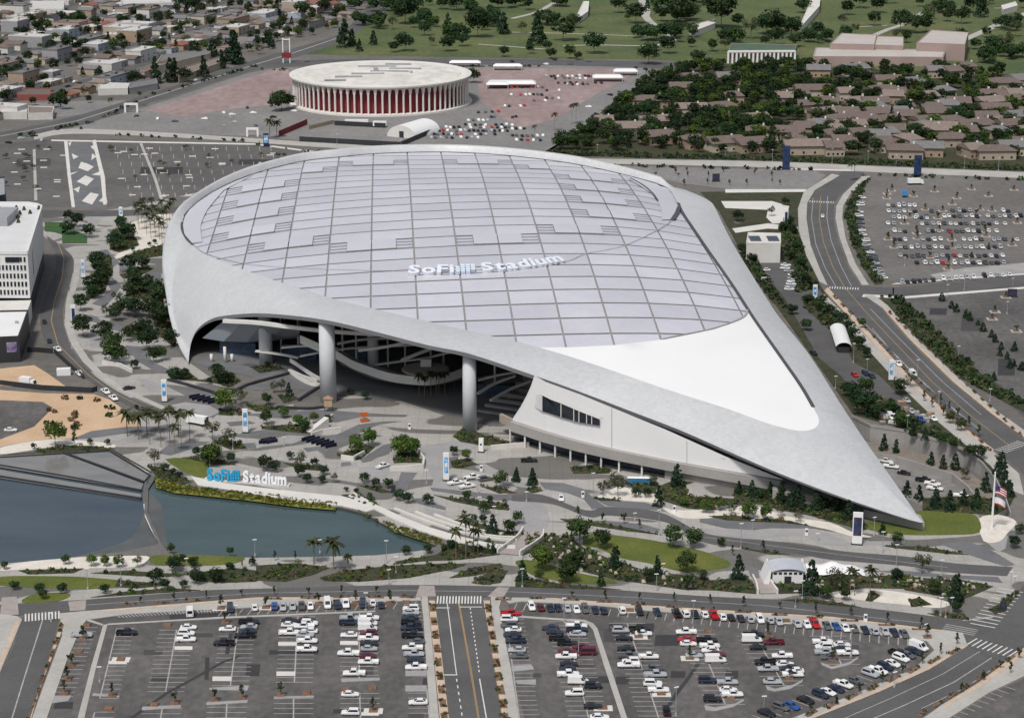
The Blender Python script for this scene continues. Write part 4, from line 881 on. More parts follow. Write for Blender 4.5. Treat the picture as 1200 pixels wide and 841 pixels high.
# outlined islands at row ends
for lot, isl in ((lotA, [[(60,815),(84,815),(80,821),(60,824)],[(109,812),(140,815),(140,817),(108,815)],[(167,828),(212,826),(212,829),(166,832)],[(245,806),(292,803),(290,809),(246,808)],[(242,823),(290,820),(290,823),(242,826)],[(321,816),(368,815),(368,817),(321,819)],[(475,785),(500,785),(500,792),(475,792)],[(475,803),(500,803),(500,810),(475,810)],[(400,795),(445,794),(445,797),(400,799)]]),
                 (lotB, [[(599,780),(623,779),(626,784),(600,787)],[(604,797),(628,796),(628,802),(606,801)],[(825,826),(838,829),(862,824),(871,819),(872,821),(860,828),(838,833),(827,832)],[(897,803),(908,807),(930,802),(941,796),(940,799),(926,807),(908,810),(899,808)],[(962,776),(975,781),(995,776),(1006,769),(1005,772),(995,779),(975,784),(963,779)]])):
    for p in isl: slab('island', p, .0, .15, conc_grey if len(p) > 4 else paver_mid, lot)
# planting strips beside the avenues: tan mulch with beds
for nm, pts in (('mulch_strip',[(502.5,704),(509.5,704),(513,730),(519,780),(529,868),(518,868),(509,775),(504,725)]),('mulch_strip',[(566.5,704),(574,704),(577,730),(586,780),(599,868),(593,868),(579,780),(571,730)]),('mulch_strip',[(72,727),(76,731),(62,768),(47,805),(27,868),(29,868),(49,800),(61,762)]),('mulch_strip',[(18,728),(24,728),(-2,790),(-25,850),(-30,850),(-6,785)]),
               ('mulch_strip',[(120,705+10),(300,700.3),(483,699.3),(483,700.3),(300,703),(120,717)]),('mulch_strip',[(646,700.8),(761,709.8),(900,718.5),(975,723),(1104,738.5),(1104,741),(975,725.5),(900,721),(761,712),(646,703)]),('mulch_strip',[(1133,757),(1088,785),(1030,811),(950,843),(944,843),(1026,809),(1083,783),(1128,758)]),('mulch_strip',[(1199,760),(1147,800.5),(1104,827),(1110,828),(1152,803),(1203,766)]),
               ('mulch_strip',[(970,337),(1028,400),(1070,446.5),(1114,489),(1165,527.5),(1161,529),(1110,491),(1066,449),(1024,403),(966,341)]),('mulch_strip',[(1034,361),(1066,398),(1117,448),(1162,485),(1230,535),(1233,534),(1165,484),(1120,447),(1069,397),(1037,360)])):
    o = slab(nm, pts, .0, .24, tan_strip); o['label'] = 'tan mulch strip with small shrubs beside a road'

# ================================================================== VEHICLES
def ringbody(st):
    b = MB(); n = 8
    for x, zl, zt, w in st:
        b.v += [(x,-w*.86,zl),(x,-w,zl+(zt-zl)*.25),(x,-w,zl+(zt-zl)*.72),(x,-w*.9,zt),(x,w*.9,zt),(x,w,zl+(zt-zl)*.72),(x,w,zl+(zt-zl)*.25),(x,w*.86,zl)]
    for k in range(len(st)-1):
        for j in range(n): a = k*n+j; a2 = k*n+(j+1)%n; b.f.append((a, a2, a2+n, a+n))
    b.f += [tuple(range(n)), tuple(range((len(st)-1)*n+n-1, (len(st)-1)*n-1, -1))]
    return b
KINDS = {
 'sedan': dict(L=4.7, W=.91, st=[(-2.35,.45,.72,.76),(-2.22,.3,.93,.86),(-1.5,.22,.98,.91),(0,.22,.96,.91),(.95,.22,.93,.91),(1.9,.24,.82,.88),(2.25,.3,.72,.8),(2.35,.42,.62,.7)], cab=((-1.85,1.0,-.83,.83),(-1.1,.2,-.66,.66),.94,1.44)),
 'suv': dict(L=4.8, W=.95, st=[(-2.4,.5,.95,.82),(-2.3,.35,1.08,.92),(-1.5,.28,1.1,.95),(0,.28,1.08,.95),(1.0,.28,1.06,.95),(1.95,.3,.98,.92),(2.3,.35,.85,.85),(2.4,.45,.72,.76)], cab=((-2.3,1.05,-.86,.86),(-2.0,.35,-.72,.72),1.06,1.76)),
 'pickup': dict(L=5.7, W=.98, st=[(-.75,.4,1.1,.97),(0,.36,1.1,.98),(1.2,.36,1.1,.98),(2.3,.38,1.04,.95),(2.7,.42,.92,.9),(2.85,.5,.8,.82)], cab=((-.78,1.35,-.88,.88),(-.6,.75,-.75,.75),1.08,1.83)),
 'van': dict(L=5.5, W=1.0, st=[(-2.75,.45,1.1,.92),(-2.7,.35,1.2,.98),(0,.33,1.2,1.0),(1.6,.33,1.15,1.0),(2.4,.36,1.0,.96),(2.75,.45,.8,.84)], cab=((-2.72,1.95,-.95,.95),(-2.66,1.0,-.86,.86),1.14,2.15)),
}
tyre = MB().tube((0,-.11,0),(0,.11,0),.35,.35,12).mesh('wheel', rubber)
rimme = MB().tube((0,-.118,0),(0,.118,0),.2,.2,8).mesh('rim', rim_m)
lampm = mat('head_lamp', (.7,.7,.68), .2, scale=2, var=.03); tailm = mat('tail_lamp', (.35,.02,.02), .3, scale=2, var=.1)
headme = MB().box(-.05,.05,-.16,.16,-.08,.08).mesh('headlight', lampm); tailme = MB().box(-.04,.04,-.14,.14,-.1,.1).mesh('tail_light', tailm)
PAINT = {'w':('white',(.76,.76,.75)),'k':('black',(.012,.012,.014)),'g':('grey',(.10,.105,.11)),'l':('silver',(.40,.42,.44)),'b':('blue',(.02,.08,.28)),'d':('navy',(.018,.026,.05)),'r':('red',(.42,.015,.02)),'m':('maroon',(.11,.010,.022)),'e':('beige',(.40,.35,.28)),'y':('yellow',(.5,.38,.04))}
bodycache = {}
def carmesh(kind, c):
    if (kind, c) in bodycache: return bodycache[(kind, c)]
    K = KINDS[kind]; nm, col = PAINT[c]
    m = mat('car_paint_'+nm, col, .2, scale=.4, var=.04, spec=.7)
    b = ringbody(K['st'])
    if kind == 'pickup':
        b.box(-2.85,-.75,-.95,.95,.45,.78); b.box(-2.85,-.75,-.98,-.82,.7,1.12); b.box(-2.85,-.75,.82,.98,.7,1.12); b.box(-2.85,-2.7,-.82,.82,.7,1.1)
    (bx0,bx1,by0,by1),(tx0,tx1,ty0,ty1),z0,z1 = K['cab']
    b.frustum(*K['cab'][:2], z0, z1)
    body = b.mesh('body', m)
    # glass quads on the cabin faces, 1.5 cm proud
    def lerp(a, c_, t): return tuple(a[k]+(c_[k]-a[k])*t for k in range(3))
    def pane(p, off, i0=.12, i1=.10):
        bl, br, tr, tl = p
        q = []
        for (u, v) in ((i0,i1),(1-i0,i1),(1-i0,1-i1),(i0,1-i1)):
            q.append(lerp(lerp(bl,br,u), lerp(tl,tr,u), v))
        return [tuple(a[k]+off[k] for k in range(3)) for a in q]
    fr = pane(((bx1,by0,z0),(bx1,by1,z0),(tx1,ty1,z1),(tx1,ty0,z1)), (.02,0,.01)); re = pane(((bx0,by1,z0),(bx0,by0,z0),(tx0,ty0,z1),(tx0,ty1,z1)), (-.02,0,.01))
    sl = pane(((bx0,by0,z0),(bx1,by0,z0),(tx1,ty0,z1),(tx0,ty0,z1)), (0,-.02,.005),.08,.12); sr = pane(((bx1,by1,z0),(bx0,by1,z0),(tx0,ty1,z1),(tx1,ty1,z1)), (0,.02,.005),.08,.12)
    if kind == 'van' and c == 'w':
        sl = pane(((.9,by0,z0),(bx1,by0,z0),(tx1,ty0,z1),(.6,ty0,z1)), (0,-.02,.005),.08,.12); sr = pane(((bx1,by1,z0),(.9,by1,z0),(.6,ty1,z1),(tx1,ty1,z1)), (0,.02,.005),.08,.12)
    wins = []
    for q in (fr, re, sl, sr):
        w = MB(); w.v = list(q); w.f = [(0,1,2,3)]; wins.append(w.mesh('window', glass))
    bodycache[(kind, c)] = (body, wins); return bodycache[(kind, c)]
KN = {'s':'sedan','u':'suv','p':'pickup','v':'van'}; KW = {'sedan':'sedan','suv':'SUV','pickup':'pickup','van':'van'}; KC = {'sedan':'car','suv':'SUV','pickup':'pickup truck','van':'van'}
def car(p, ang, kind, c, where, group, near=True, zc=0.0):
    kind = KN[kind]; K = KINDS[kind]; body, wins = carmesh(kind, c)
    s = random.uniform(.96,1.04)
    t = thing('parked_'+kind, '%s %s %s' % (PAINT[c][0], KW[kind], where), KC[kind], (p.x,p.y,zc+.055), ang, group, (s,s,s))
    link('body', body, t)
    for w in wins: link('window', w, t)
    ax = K['L']*.295
    for sx in (-1,1):
        for sy in (-1,1):
            wl = link('wheel', tyre, t, (sx*ax, sy*(K['W']-.13), .35))
            if near: link('rim', rimme, wl)
    if near:
        zt = K['st'][-1][2]; xt = K['L']/2
        for sy in (-1,1):
            link('headlight', headme, t, (xt-.06, sy*K['W']*.62, zt-.06)); link('tail_light', tailme, t, (-xt+.0, sy*K['W']*.7, .85))
    OCC.append((p.x,p.y,2.2)); return t
def heading(px, py, dx, dy):
    a, b = G(px, py), G(px+dx, py+dy); return math.atan2(b.y-a.y, b.x-a.x)
def rowcars(ox, oy, s, spec, where, group, mode, near=True, zc=0.0):
    toks = [w.split(',') for w in spec.split()]; out = []
    for x, y, code in toks:
        px, py = ox+float(x)/s, oy+float(y)/s
        p = G(px, py+.5, zc+.7); kind, c = code[0], code[1]
        if mode == 'h': ang = (0 if random.random() < .6 else math.pi)+random.uniform(-.03,.03)
        elif mode == 'v': ang = (R(98) if random.random() < .35 else R(-82))+random.uniform(-.03,.03)
        elif mode == 'n': ang = R(90) if random.random() < .5 else R(-90)
        else: ang = heading(px, py, *mode)+random.uniform(-.03,.03)
        out.append((car(p, ang, kind, c, where, group, near, zc), '%s %s' % (PAINT[c][0], KW[KN[kind]]), p))
    # look-alikes in one row are told apart by their neighbours
    cnt = {}
    for t, d, p in out: cnt[d] = cnt.get(d, 0)+1
    od = sorted(out, key=lambda q: (q[2].x if mode in ('v','n') else -q[2].y))
    for k, (t, d, p) in enumerate(od):
        if cnt[d] < 2: continue
        l_ = od[k-1][1] if k > 0 else None; r_ = od[k+1][1] if k < len(od)-1 else None
        if l_ and r_: nb = 'between two %ss' % l_ if l_ == r_ else 'between %s and %s' % (l_, r_)
        else: nb = 'at the row end next to %s' % (l_ or r_)
        t['label'] = ' '.join(('%s %s %s' % (d, nb, where)).split()[:16])
gA, gB = 'vehicles in the half empty lot by the lake', 'vehicles in the busy lot below the oval lawn'
LA = 'in the half empty lot by the lake'; LB = 'in the busy lot below the oval lawn'
rowcars(60,701,6,'215,250,pl', 'in the bay by the west footpath of the lakeside lot', gA, 'h')
rowcars(60,701,6,'530,235,pk', 'by the pale walkway of the lakeside lot', gA, 'h')
rowcars(60,701,6,'965,195,sw 950,238,uw 945,282,pw', 'in the three-vehicle cluster of the lakeside lot', gA, 'h')
rowcars(60,701,6,'975,92,vw', 'on the hatched bay of the lakeside lot', gA, 'v')
rowcars(240,701,6,'178,65,ud 350,55,sw 490,48,ub 550,52,sl 617,48,sl 680,45,pg 742,45,sw 862,35,vw 930,38,pd 990,30,pw 1112,32,ud 1180,22,sw 1240,38,sd', 'in the lakeside lot, front road row', gA, 'v')
rowcars(240,701,6,'160,208,sw 135,308,pk 310,160,pk 310,192,sl 300,222,sd 280,255,pk', 'in the lakeside lot, trench scar bay', gA, 'h')
rowcars(240,701,6,'600,152,sk 595,178,sw 720,148,sk 735,168,uw 700,190,pw 595,235,pw 735,222,sw 705,248,sl 720,292,pw 715,352,pw', 'in the lakeside lot, middle bay', gA, 'h')
rowcars(240,701,6,'1020,132,pl 1020,165,pd 1015,250,sw 1010,380,pw 1050,520,pw 1022,665,sw 1025,795,uw', 'in the lakeside lot, last bay, open side', gA, 'h')
rowcars(390,701,6,'255,130,pw 245,168,vw 245,205,vw 250,240,um 250,275,pw 255,312,sk 255,345,sl 245,395,sm 250,440,pw', 'in the lakeside lot, last bay, packed side', gA, 'h')
rowcars(390,701,6,'550,65,uw 550,92,sl 540,128,sd 550,165,pk 550,202,pd 560,255,pk 585,298,sg 560,340,pw 570,385,pl 580,425,sd 585,478,pw 600,722,sw', 'beside the west avenue pavement', gA, 'h')
rowcars(580,701,6,'110,100,pr 100,140,uw 100,185,ug 130,212,sw 120,248,sd 145,292,pd 155,355,sl 170,398,sg', 'beside the east avenue pavement', gB, 'h')
rowcars(580,701,6,'257,52,uw 322,55,sm 390,60,sd 445,60,sd 510,65,sl 572,70,sw 635,70,ug 705,75,sd 765,78,sd 893,78,uw 1015,85,uk 1140,88,sd', 'in the row under the oval lawn', gB, 'v')
rowcars(580,701,6,'390,200,sd 420,228,sd 575,188,pw 575,214,pd 582,244,sl 450,275,pk 510,310,pk 600,335,sm 500,365,sm 640,374,vm 500,402,pw 520,455,sk 510,487,sd 515,527,pw 585,578,vw 690,608,uk 560,660,uw 690,750,sk 735,828,sw', 'in the busy lot, first double bay', gB, 'h')
rowcars(580,701,6,'885,218,ul 1015,210,pk 1045,238,sw 910,272,sk 920,345,sk 940,397,pg 955,435,uw 940,462,pw 1080,402,pw 1110,490,pg 1130,530,pl 1110,592,uw 1150,635,pw', 'in the busy lot, second double bay', gB, 'h')
rowcars(760,701,6,'195,97,pk 258,103,uw 328,105,sk 392,105,sw 457,110,pr 520,122,sw 580,125,sk 648,132,sd 712,138,sl 783,140,uw 853,145,sl 915,155,sl 1045,172,sl 1112,175,sw 1170,172,pr', 'in the row below the pavilion', gB, 'v')
rowcars(760,701,6,'265,230,pw 265,280,sr 280,310,sw 410,288,pk 430,326,pw 435,357,sw 320,392,sl 480,385,sm 470,428,vw 415,570,ud 555,582,pl 560,635,sw 590,667,pw 450,702,uk', 'in the busy lot, third double bay', gB, 'h')
rowcars(760,701,6,'125,780,pk', 'standing crosswise near a lamp post in the busy lot', gB, 'n')
rowcars(760,701,6,'740,250,pk 725,286,vw 880,302,pm 770,337,sk 940,397,pw 820,440,pk 840,489,pl 960,455,sw 990,482,sd 1030,502,sw 1015,528,pw 870,577,sl', 'in the busy lot, fourth double bay', gB, 'h')
rowcars(920,701,6,'295,185,sg 360,190,sb 422,200,sw 487,205,sg 563,215,sd 628,222,sl 700,225,sl 768,233,sd 838,243,sg', 'in the front row by the junction', gB, 'v')
rowcars(920,701,6,'265,298,pw 275,334,uw 280,372,pl 310,405,sg 400,318,sw 410,350,sd 440,376,pw', 'in the busy lot, short last bay', gB, 'h')
rowcars(920,701,6,'940,335,vw 905,362,sd 862,390,sg 800,385,pk 815,414,uw 755,450,sw 705,472,ud 650,502,pw 600,522,ul 490,572,sg 410,597,pw 360,627,sd 300,650,sw 250,668,ud 145,707,sk 45,747,sb -28,757,ug -130,797,sk', 'in the slanted row', gB, (140,50))
# plaza, roads, yards
rowcars(420,380,4,'455,738,pw 535,712,pw 510,755,pw 595,722,ug', 'by the plaza totem', 'pickups by the plaza totem', (60,-10))
rowcars(420,380,4,'115,660,pw', 'alone beside the raised tree planter on the plaza', None, (60,-20)); rowcars(420,380,4,'950,810,sw', 'driving on the dark plaza road', None, (5,20))
rowcars(420,380,4,'800,634,pk', 'by the glazed doors under the white stage wall', None, 'h')
rowcars(0,400,4,'270,35,pw 372,148,pw 495,232,pw 532,262,pw', 'on the west road', 'white pickups on the west road', (30,24)); rowcars(0,400,4,'605,215,sk', 'alone at the mouth of the west plaza', None, (20,-4)); rowcars(0,400,4,'50,410,sw', 'in the small lot inside the sandy ground', None, 'h')
rowcars(0,200,4,'208,705,sk 232,795,sk', 'at the west road kerb', 'cars on the west road', (2,20))
rowcars(980,480,5.45,'315,322,pw 350,357,pw 433,398,sk 560,445,pk 615,467,pw 630,497,pw 800,545,pw', 'in the sunken yard', 'vehicles in the sunken yard', (60,8), True, pitz)
rowcars(860,180,3.53,'367,256,sw', 'driving alone on the broad east avenue', None, (3,20)); rowcars(860,400,3.53,'680,90,pw 740,132,vw', 'at the broad avenue kerb', None, (30,30))
rowcars(860,180,3.53,'130,478,sw 128,500,sg 133,520,uw 215,458,sw 212,470,sw 228,482,sl 245,498,sw 243,512,sl 240,524,sw 237,536,sw 233,547,sl 230,557,sw', 'in the small staff lot', 'cars in the small staff lot', 'h', False)
rowcars(860,400,3.53,'500,135,sr 545,130,ud 570,140,sd 330,45,sk 715,240,sl 600,265,se 650,310,uw 770,320,pb 735,285,sl 825,315,sw', 'in the cluttered service yard', 'vehicles in the service yard', (40,30), False)
# crowded east lot
pool = 'sw sl sg sk sd sw ug ul uw sd pg pw sl sw uk sw'.split()
ER = {228:[288,325,362,395,432,465],268:[292,325,362,397,432,470,580],310:[325,362,397,470,510,548],264:[722,765,797,833,1060,1093],300:[695,732,770,808,955,993,1033,1070,1105,1145,1178],350:[288,325,548,590,630,665,705,740,775,812,855,890,930,967,1012],400:[330,365,403,555,748,785,822,860,897,1015],455:[333,368,403,520,560,597,640,795,835,873,912,1027,1150],507:[370,405,445,485,525,565,603,645,685,760,803,840,880,917,960,1000,1040],565:[370,408,452,490,530,608,650,690,768,895,938,978,1015,1055],612:[482,535,575,615,733,778,818,858,898,940,985,1020,1060]}
for y_ in (300,350,400,455,507,565,612):
    ER[y_] = sorted(ER[y_]+[x for x in range(478,1075,37) if min(abs(x-q) for q in ER[y_]) > 27 and random.random() < .42])
NMS = 'first second third fourth fifth sixth seventh eighth ninth tenth eleventh'.split()
for r_, (y, xs) in enumerate(sorted(ER.items())):
    rowcars(990,200,5.714,' '.join('%d,%d,%s' % (x, y+(k % 3-1)*2, random.choice(pool)) for k, x in enumerate(xs)), 'in the crowded east lot, %s row' % NMS[r_], 'cars in the crowded east lot', 'n', False)
rowcars(990,200,5.714,'705,405,sr 732,560,sr 657,612,sr', 'in the middle of the crowded east lot', 'cars in the crowded east lot', 'n', False)
rowcars(990,200,5.714,' '.join('%s,%s' % (q, random.choice(pool)) for q in '380,735 418,738 462,735 500,731 540,728 590,725 658,718 700,718 740,713 775,710 815,708 860,708 935,698 975,695 1020,695 1055,695 1100,690'.split()), 'in the east lot, access road row', 'cars in the crowded east lot', 'n', False)
rowcars(990,200,5.714,' '.join('%s,%s' % (q, random.choice(pool)) for q in '115,178 108,205 103,226 98,272 94,298 98,318 103,345 105,370 110,395 116,425 135,465 145,493 155,518 166,542 180,566 192,591 204,616 212,640 222,664 236,688 255,712'.split()), 'in the east lot, curved hedge row', 'cars in the crowded east lot', 'h', False)
# far cars round the arena: too small to part
fb = {k: MB() for k in 'wkglr'}
def farcar(px, py, k, ang):
    p = G(px, py); c, s = math.cos(ang), math.sin(ang); b = fb[k]; i = len(b.v)
    b.frustum((-2.3,2.3,-.9,.9),(-2.2,2.2,-.85,.85),.25,.95); b.frustum((-1.7,1.0,-.8,.8),(-1.2,.4,-.65,.65),.95,1.45)
    for q in range(i, len(b.v)): x, y, z = b.v[q]; b.v[q] = (p.x+x*c-y*s, p.y+x*s+y*c, z)
for y, x0, x1, st in ((150,512,600,5),(154,510,596,5),(158,508,590,5.5),(162,505,570,6),(147,545,600,6),(160,600,640,6),(165,605,640,7),(142,548,575,6),(90,640,700,5),(93,650,705,6),(103,600,640,6),(112,600,636,5),(125,585,620,6),(138,575,610,5),(152,600,632,5),(100,665,700,6),(98,655,705,7),(107,640,665,8),(116,640,662,7),(132,560,590,8),(119,620,640,6)):
    x = x0
    while x < x1:
        if random.random() < .78: farcar(x+random.uniform(-1,1), y+random.uniform(-.6,.6), random.choice('wwkkgglkr'), random.choice((1.5,-1.4,1.7)))
        x += st
for x, y in ((160,137),(185,140),(205,143),(240,140),(262,133),(272,135),(290,127),(297,133),(275,144),(320,138),(300,148),(68,152),(50,165),(10,168),(25,163),(40,160),(95,151),(180,105),(230,95),(335,112),(345,131),(372,132),(715,112),(690,126),(700,139),(650,71),(668,76),(690,73),(640,76),(745,80),(600,73),(575,78),(500,77),(470,75),(360,73)):
    farcar(x, y, random.choice('wwkkgl'), random.uniform(0,3))
parts_ = [(fb[k], PAINT[k][1], PAINT[k][0]) for k in fb]
v = []; f = []; mi = []
for q, (b, col, nm) in enumerate(parts_):
    i = len(v); v += b.v; f += [tuple(a+i for a in fc) for fc in b.f]; mi += [q]*len(b.f)
fo = mk('distant_cars', v, f, [mat('car_paint_'+nm, col, .28) for b, col, nm in parts_]); fo.data.polygons.foreach_set('material_index', mi)
tag(fo, 'many tiny cars scattered round the distant arena', 'car', None, 'stuff')
# ================================================================== BUILDINGS
# ---- round arena
C0 = G(446.5, 119.5); AR = 59.0; AH = 18.5
arena = thing('arena', 'round arena with white arched columns, red walls and flat white roof', 'arena', (C0.x, C0.y, 0))
red = mat('red_wall', (.17,.018,.024), .75, scale=.1, col2=(.23,.026,.034)); cream = mat('cream_concrete', (.66,.64,.60), .8, scale=.2, var=.06, fine=.05)
aroof = mat('arena_roof', (.50,.49,.46), .8, scale=.05, col2=(.74,.71,.64), fine=.1, fscale=.15, stretch=(1,.6,1))
def disc(r, z, n=80): return [(r*math.cos(2*math.pi*k/n), r*math.sin(2*math.pi*k/n), z) for k in range(n)]
def lathe(prof, n=80):
    b = MB()
    for r, z in prof: b.v += disc(r, z, n)
    for q in range(len(prof)-1):
        for k in range(n): a = q*n+k; a2 = q*n+(k+1)%n; b.f.append((a, a2, a2+n, a+n))
    return b
lathe([(AR-3.2,0),(AR-3.2,AH-.5)]).build('wall', red, arena)
lathe([(AR+3,-.0),(AR+3,1.2),(AR-2,1.4)]).build('podium', cream, arena)
lathe([(AR-3,AH-1.2),(AR+1.5,AH-.6),(AR+2.6,AH),(AR+2.6,AH+1.0),(AR+.5,AH+1.2),(AR-4.5,AH+.7),(AR-5,AH+1.0),(.01,AH+2.4)]).build('roof', [aroof], arena)
lathe([(AR+2.62,AH+.05),(AR+2.7,AH+1.05),(AR-1,AH+1.25),(AR-4.2,AH+.8)]).build('roof_ring', cream, arena)
NB = 80; bw_ = 2*math.pi*AR/NB
col_me = MB(); col_me.tube((0,0,1.2),(0,0,AH-2.5),.64,.7,8); col_me.frustum((-.7,.7,-.6,.6),(-1.1,1.1,-1,1.2),AH-4.5,AH-.7); col_me = col_me.mesh('column', cream)
ar_me = MB()
half = bw_/2; nseg = 8; zt = AH-.7
arcpts = [(-half*.8*math.cos(math.pi*k/nseg), zt-3.6+2.9*math.sin(math.pi*k/nseg)) for k in range(nseg+1)]
for k in range(nseg):
    (x0,z0),(x1,z1) = arcpts[k], arcpts[k+1]; ar_me.quad((x0,0,z0),(x1,0,z1),(x1,0,zt),(x0,0,zt))
ar_me.quad((-half,0,zt-3.6),(-half*.8,0,zt-3.6),(-half*.8,0,zt),(-half,0,zt)); ar_me.quad((half*.8,0,zt-3.6),(half,0,zt-3.6),(half,0,zt),(half*.8,0,zt))
ar_me = ar_me.mesh('arch', cream)
for k in range(NB):
    a = 2*math.pi*k/NB
    link('column', col_me, arena, (AR*math.cos(a), AR*math.sin(a), 0), a+math.pi/2)
    a += math.pi/NB
    link('arch', ar_me, arena, ((AR-.3)*math.cos(a), (AR-.3)*math.sin(a), 0), a+math.pi/2)
for k, (x, y, w) in enumerate(((-8,-10,22),(6,0,26),(-20,-22,18),(16,14,22),(-4,26,26),(10,38,18),(-28,-36,14))):
    MB().box(x-w/2,x+w/2,y-1.4,y+1.4,AH+1.5,AH+2.75-.016*abs(y)).build('roof_strip', mat('roof_strip_grey',(.28,.29,.31),.8,var=.15), arena)
MB().box(-5,-2,4,7,AH+1,AH+4).build('roof_vent', grey_m, arena); MB().box(20,22,-6,-4,AH+1,AH+3.4).build('roof_vent', grey_m, arena)
OCC.append((C0.x,C0.y,64))
def blockhouse(name, label, cat, pts, h, wallm, roofm, parapet=.6, group=None, z0=0.0):
    """flat-roofed block on a traced footprint"""
    P = [G(x,y) for x,y in pts]; c = sum(P, Vector())/len(P)
    t = thing(name, label, cat, (c.x,c.y,0), 0, group); Q = [p-c for p in P]
    if sum(Q[k].x*Q[(k+1)%len(Q)].y-Q[(k+1)%len(Q)].x*Q[k].y for k in range(len(Q))) < 0: Q = Q[::-1]
    b = MB(); n = len(Q)
    for k in range(n): a, d = Q[k], Q[(k+1)%n]; b.quad((a.x,a.y,z0),(d.x,d.y,z0),(d.x,d.y,h),(a.x,a.y,h))
    b.build('wall', wallm, t)
    V, Fc = tri_fill(Q); mk('roof', [(p.x,p.y,h-parapet) for p in V], [f_ if orient(V,f_) else f_[::-1] for f_ in Fc], roofm, t)
    MB().wall([Vector((q.x*.985,q.y*.985,h-parapet)) for q in Q+[Q[0]]], parapet+.1, .5).build('parapet', wallm, t)
    OCC.append((c.x,c.y,max(q.length for q in Q)*.8)); return t, Q, c
# ---- arena surroundings
tn = thing('barrel_tent', 'white barrel vaulted tent beside the round arena', 'tent', G(485,157))
L_ = 30; r_ = 10.5; b = MB(); n = 14
for x in (-L_/2, L_/2):
    for k in range(n+1): a = math.pi*k/n; b.v.append((x, -r_*math.cos(a), 7.5*math.sin(a)))
for k in range(n): b.f.append((k, k+1, n+1+k+1, n+1+k))
b.build('cover', white_m, tn, True); b2 = MB()
for s_ in (0, 1): b2.v += b.v[s_*(n+1):(s_+1)*(n+1)]; b2.f.append(tuple(range(s_*(n+1), (s_+1)*(n+1))))
b2.build('end_wall', offwhite, tn); MB().box(-L_/2-.1,-L_/2,-1.6,1.6,0,4).build('door', dark_m, tn); tn.rotation_euler = (0,0,R(62))
OCC.append((tn.location.x,tn.location.y,14))
for k, (x, y, w, d, lab) in enumerate(((600,102,34,14,'white flat canopy tents beside the arena lot'),(583,103.5,16,10,'small white canopy tent next to the flat canopies'),(712,95,22,12,'long white canopy over the striped lot'),(733,88,18,10,'second white canopy behind the long one'),(595,82,22,8,'white low canopy behind the arena'),(545,78,24,8,'white service shed touching the arena back'))):
    p = G(x,y); t = thing('canopy_tent', lab, 'tent', p); h = 4.5
    b = MB(); b.frustum((-w/2,w/2,-d/2,d/2),(-w/2+2,w/2-2,-d/4,d/4),h-1.4,h).build('cover', white_m, t)
    for sx in (-1,1):
        for sy in (-1,1): MB().tube((sx*(w/2-.5),sy*(d/2-.5),0),(sx*(w/2-.5),sy*(d/2-.5),h-1.3),.15,.15,6).build('post', white_m, t)
for pts, h, m, lab in (([(351,166),(468,172.5)],3.2,dark_m,'long black screen fence below the arena'),([(468,172.5),(512,154)],3.0,dark_m,'black screen fence running up beside the barrel tent'),([(327,160),(360,146)],3.5,red,'dark red low wall left of the screen fence'),([(392,147),(452,150)],3,dark_m,'black fence behind the fenced yard'),([(362,152),(391,145)],2.5,mat('tan_fence',(.33,.27,.20),.9),'tan fence beside the red wall')):
    o = MB().wall([G(*p) for p in pts], h, .4).build('screen_fence', m); tag(o, lab, 'fence')
for x, y, w, lab in ((418,147,26,'white trailer parked behind the black fence'),(445,149,15,'short white trailer beside the barrel tent')):
    p = G(x,y); t = thing('trailer', lab, 'trailer', p); MB().frustum((-w/3.5,w/3.5,-1.3,1.3),(-w/3.5,w/3.5,-1.2,1.2),.9,3.8).build('body', white_m, t)
    for sx in (-1,1): MB().tube((sx*w/5,-1.3,.5),(sx*w/5,1.3,.5),.5,.5,10).build('wheel', rubber, t)
def gate(x, y, w, h, lab):
    p = G(x,y); t = thing('gate_frame', lab, 'gate', p)
    for s_ in (-1,1): MB().box(s_*w/2-.6,s_*w/2+.6,-.6,.6,0,h).build('post', white_m, t)
    MB().box(-w/2-.6,w/2+.6,-.6,.6,h,h+1.3).build('beam', white_m, t)
gate(154,132,8,5,'white gate frame at the arena lot corner'); gate(296,160,6.5,4.2,'white gate frame on the pale north street')
p = G(336,74); t = thing('pylon_sign', 'tall white twin post pylon sign with red panel', 'sign', p)
for s_ in (-1,1): MB().tube((s_*2.6,0,0),(s_*2.6,0,19),.5,.5,8).build('post', white_m, t)
MB().box(-2.6,2.6,-.3,.3,17.6,18.4).build('crossbar', white_m, t); MB().box(-3.6,3.6,-.6,.6,4,8).build('panel', red, t)

# ---- white office block (west edge)
wt = mat('white_facade', (.68,.68,.67), .6, scale=.1, var=.04)
A_, B_ = G(37,372), G(54,309); OHh = 28.5
d = (B_-A_); e = Vector((-1,.02,0)); Lf = 46.0
P = [A_, A_+d*.95, A_+d*1.0+e*2.5, A_+d*1.03+e*7, A_+d*1.03+e*Lf, A_+e*Lf]
c = A_; t = thing('office_block', 'white six storey office block with rounded corner and roof terrace', 'office building', (c.x,c.y,0)); Q = [p-c for p in P]
b = MB(); n = len(Q)
for k in range(n): a, q = Q[k], Q[(k+1)%n]; b.quad((a.x,a.y,8.5),(q.x,q.y,8.5),(q.x,q.y,OHh),(a.x,a.y,OHh))
b.build('wall', wt, t)
b = MB()
for k in range(n): a, q = Q[k]*.99, Q[(k+1)%n]*.99; b.quad((a.x-.4,a.y+.6,0),(q.x-.4,q.y+.6,0),(q.x-.4,q.y+.6,8.6),(a.x-.4,a.y+.6,8.6))
b.build('ground_floor_glazing', glass_b, t)
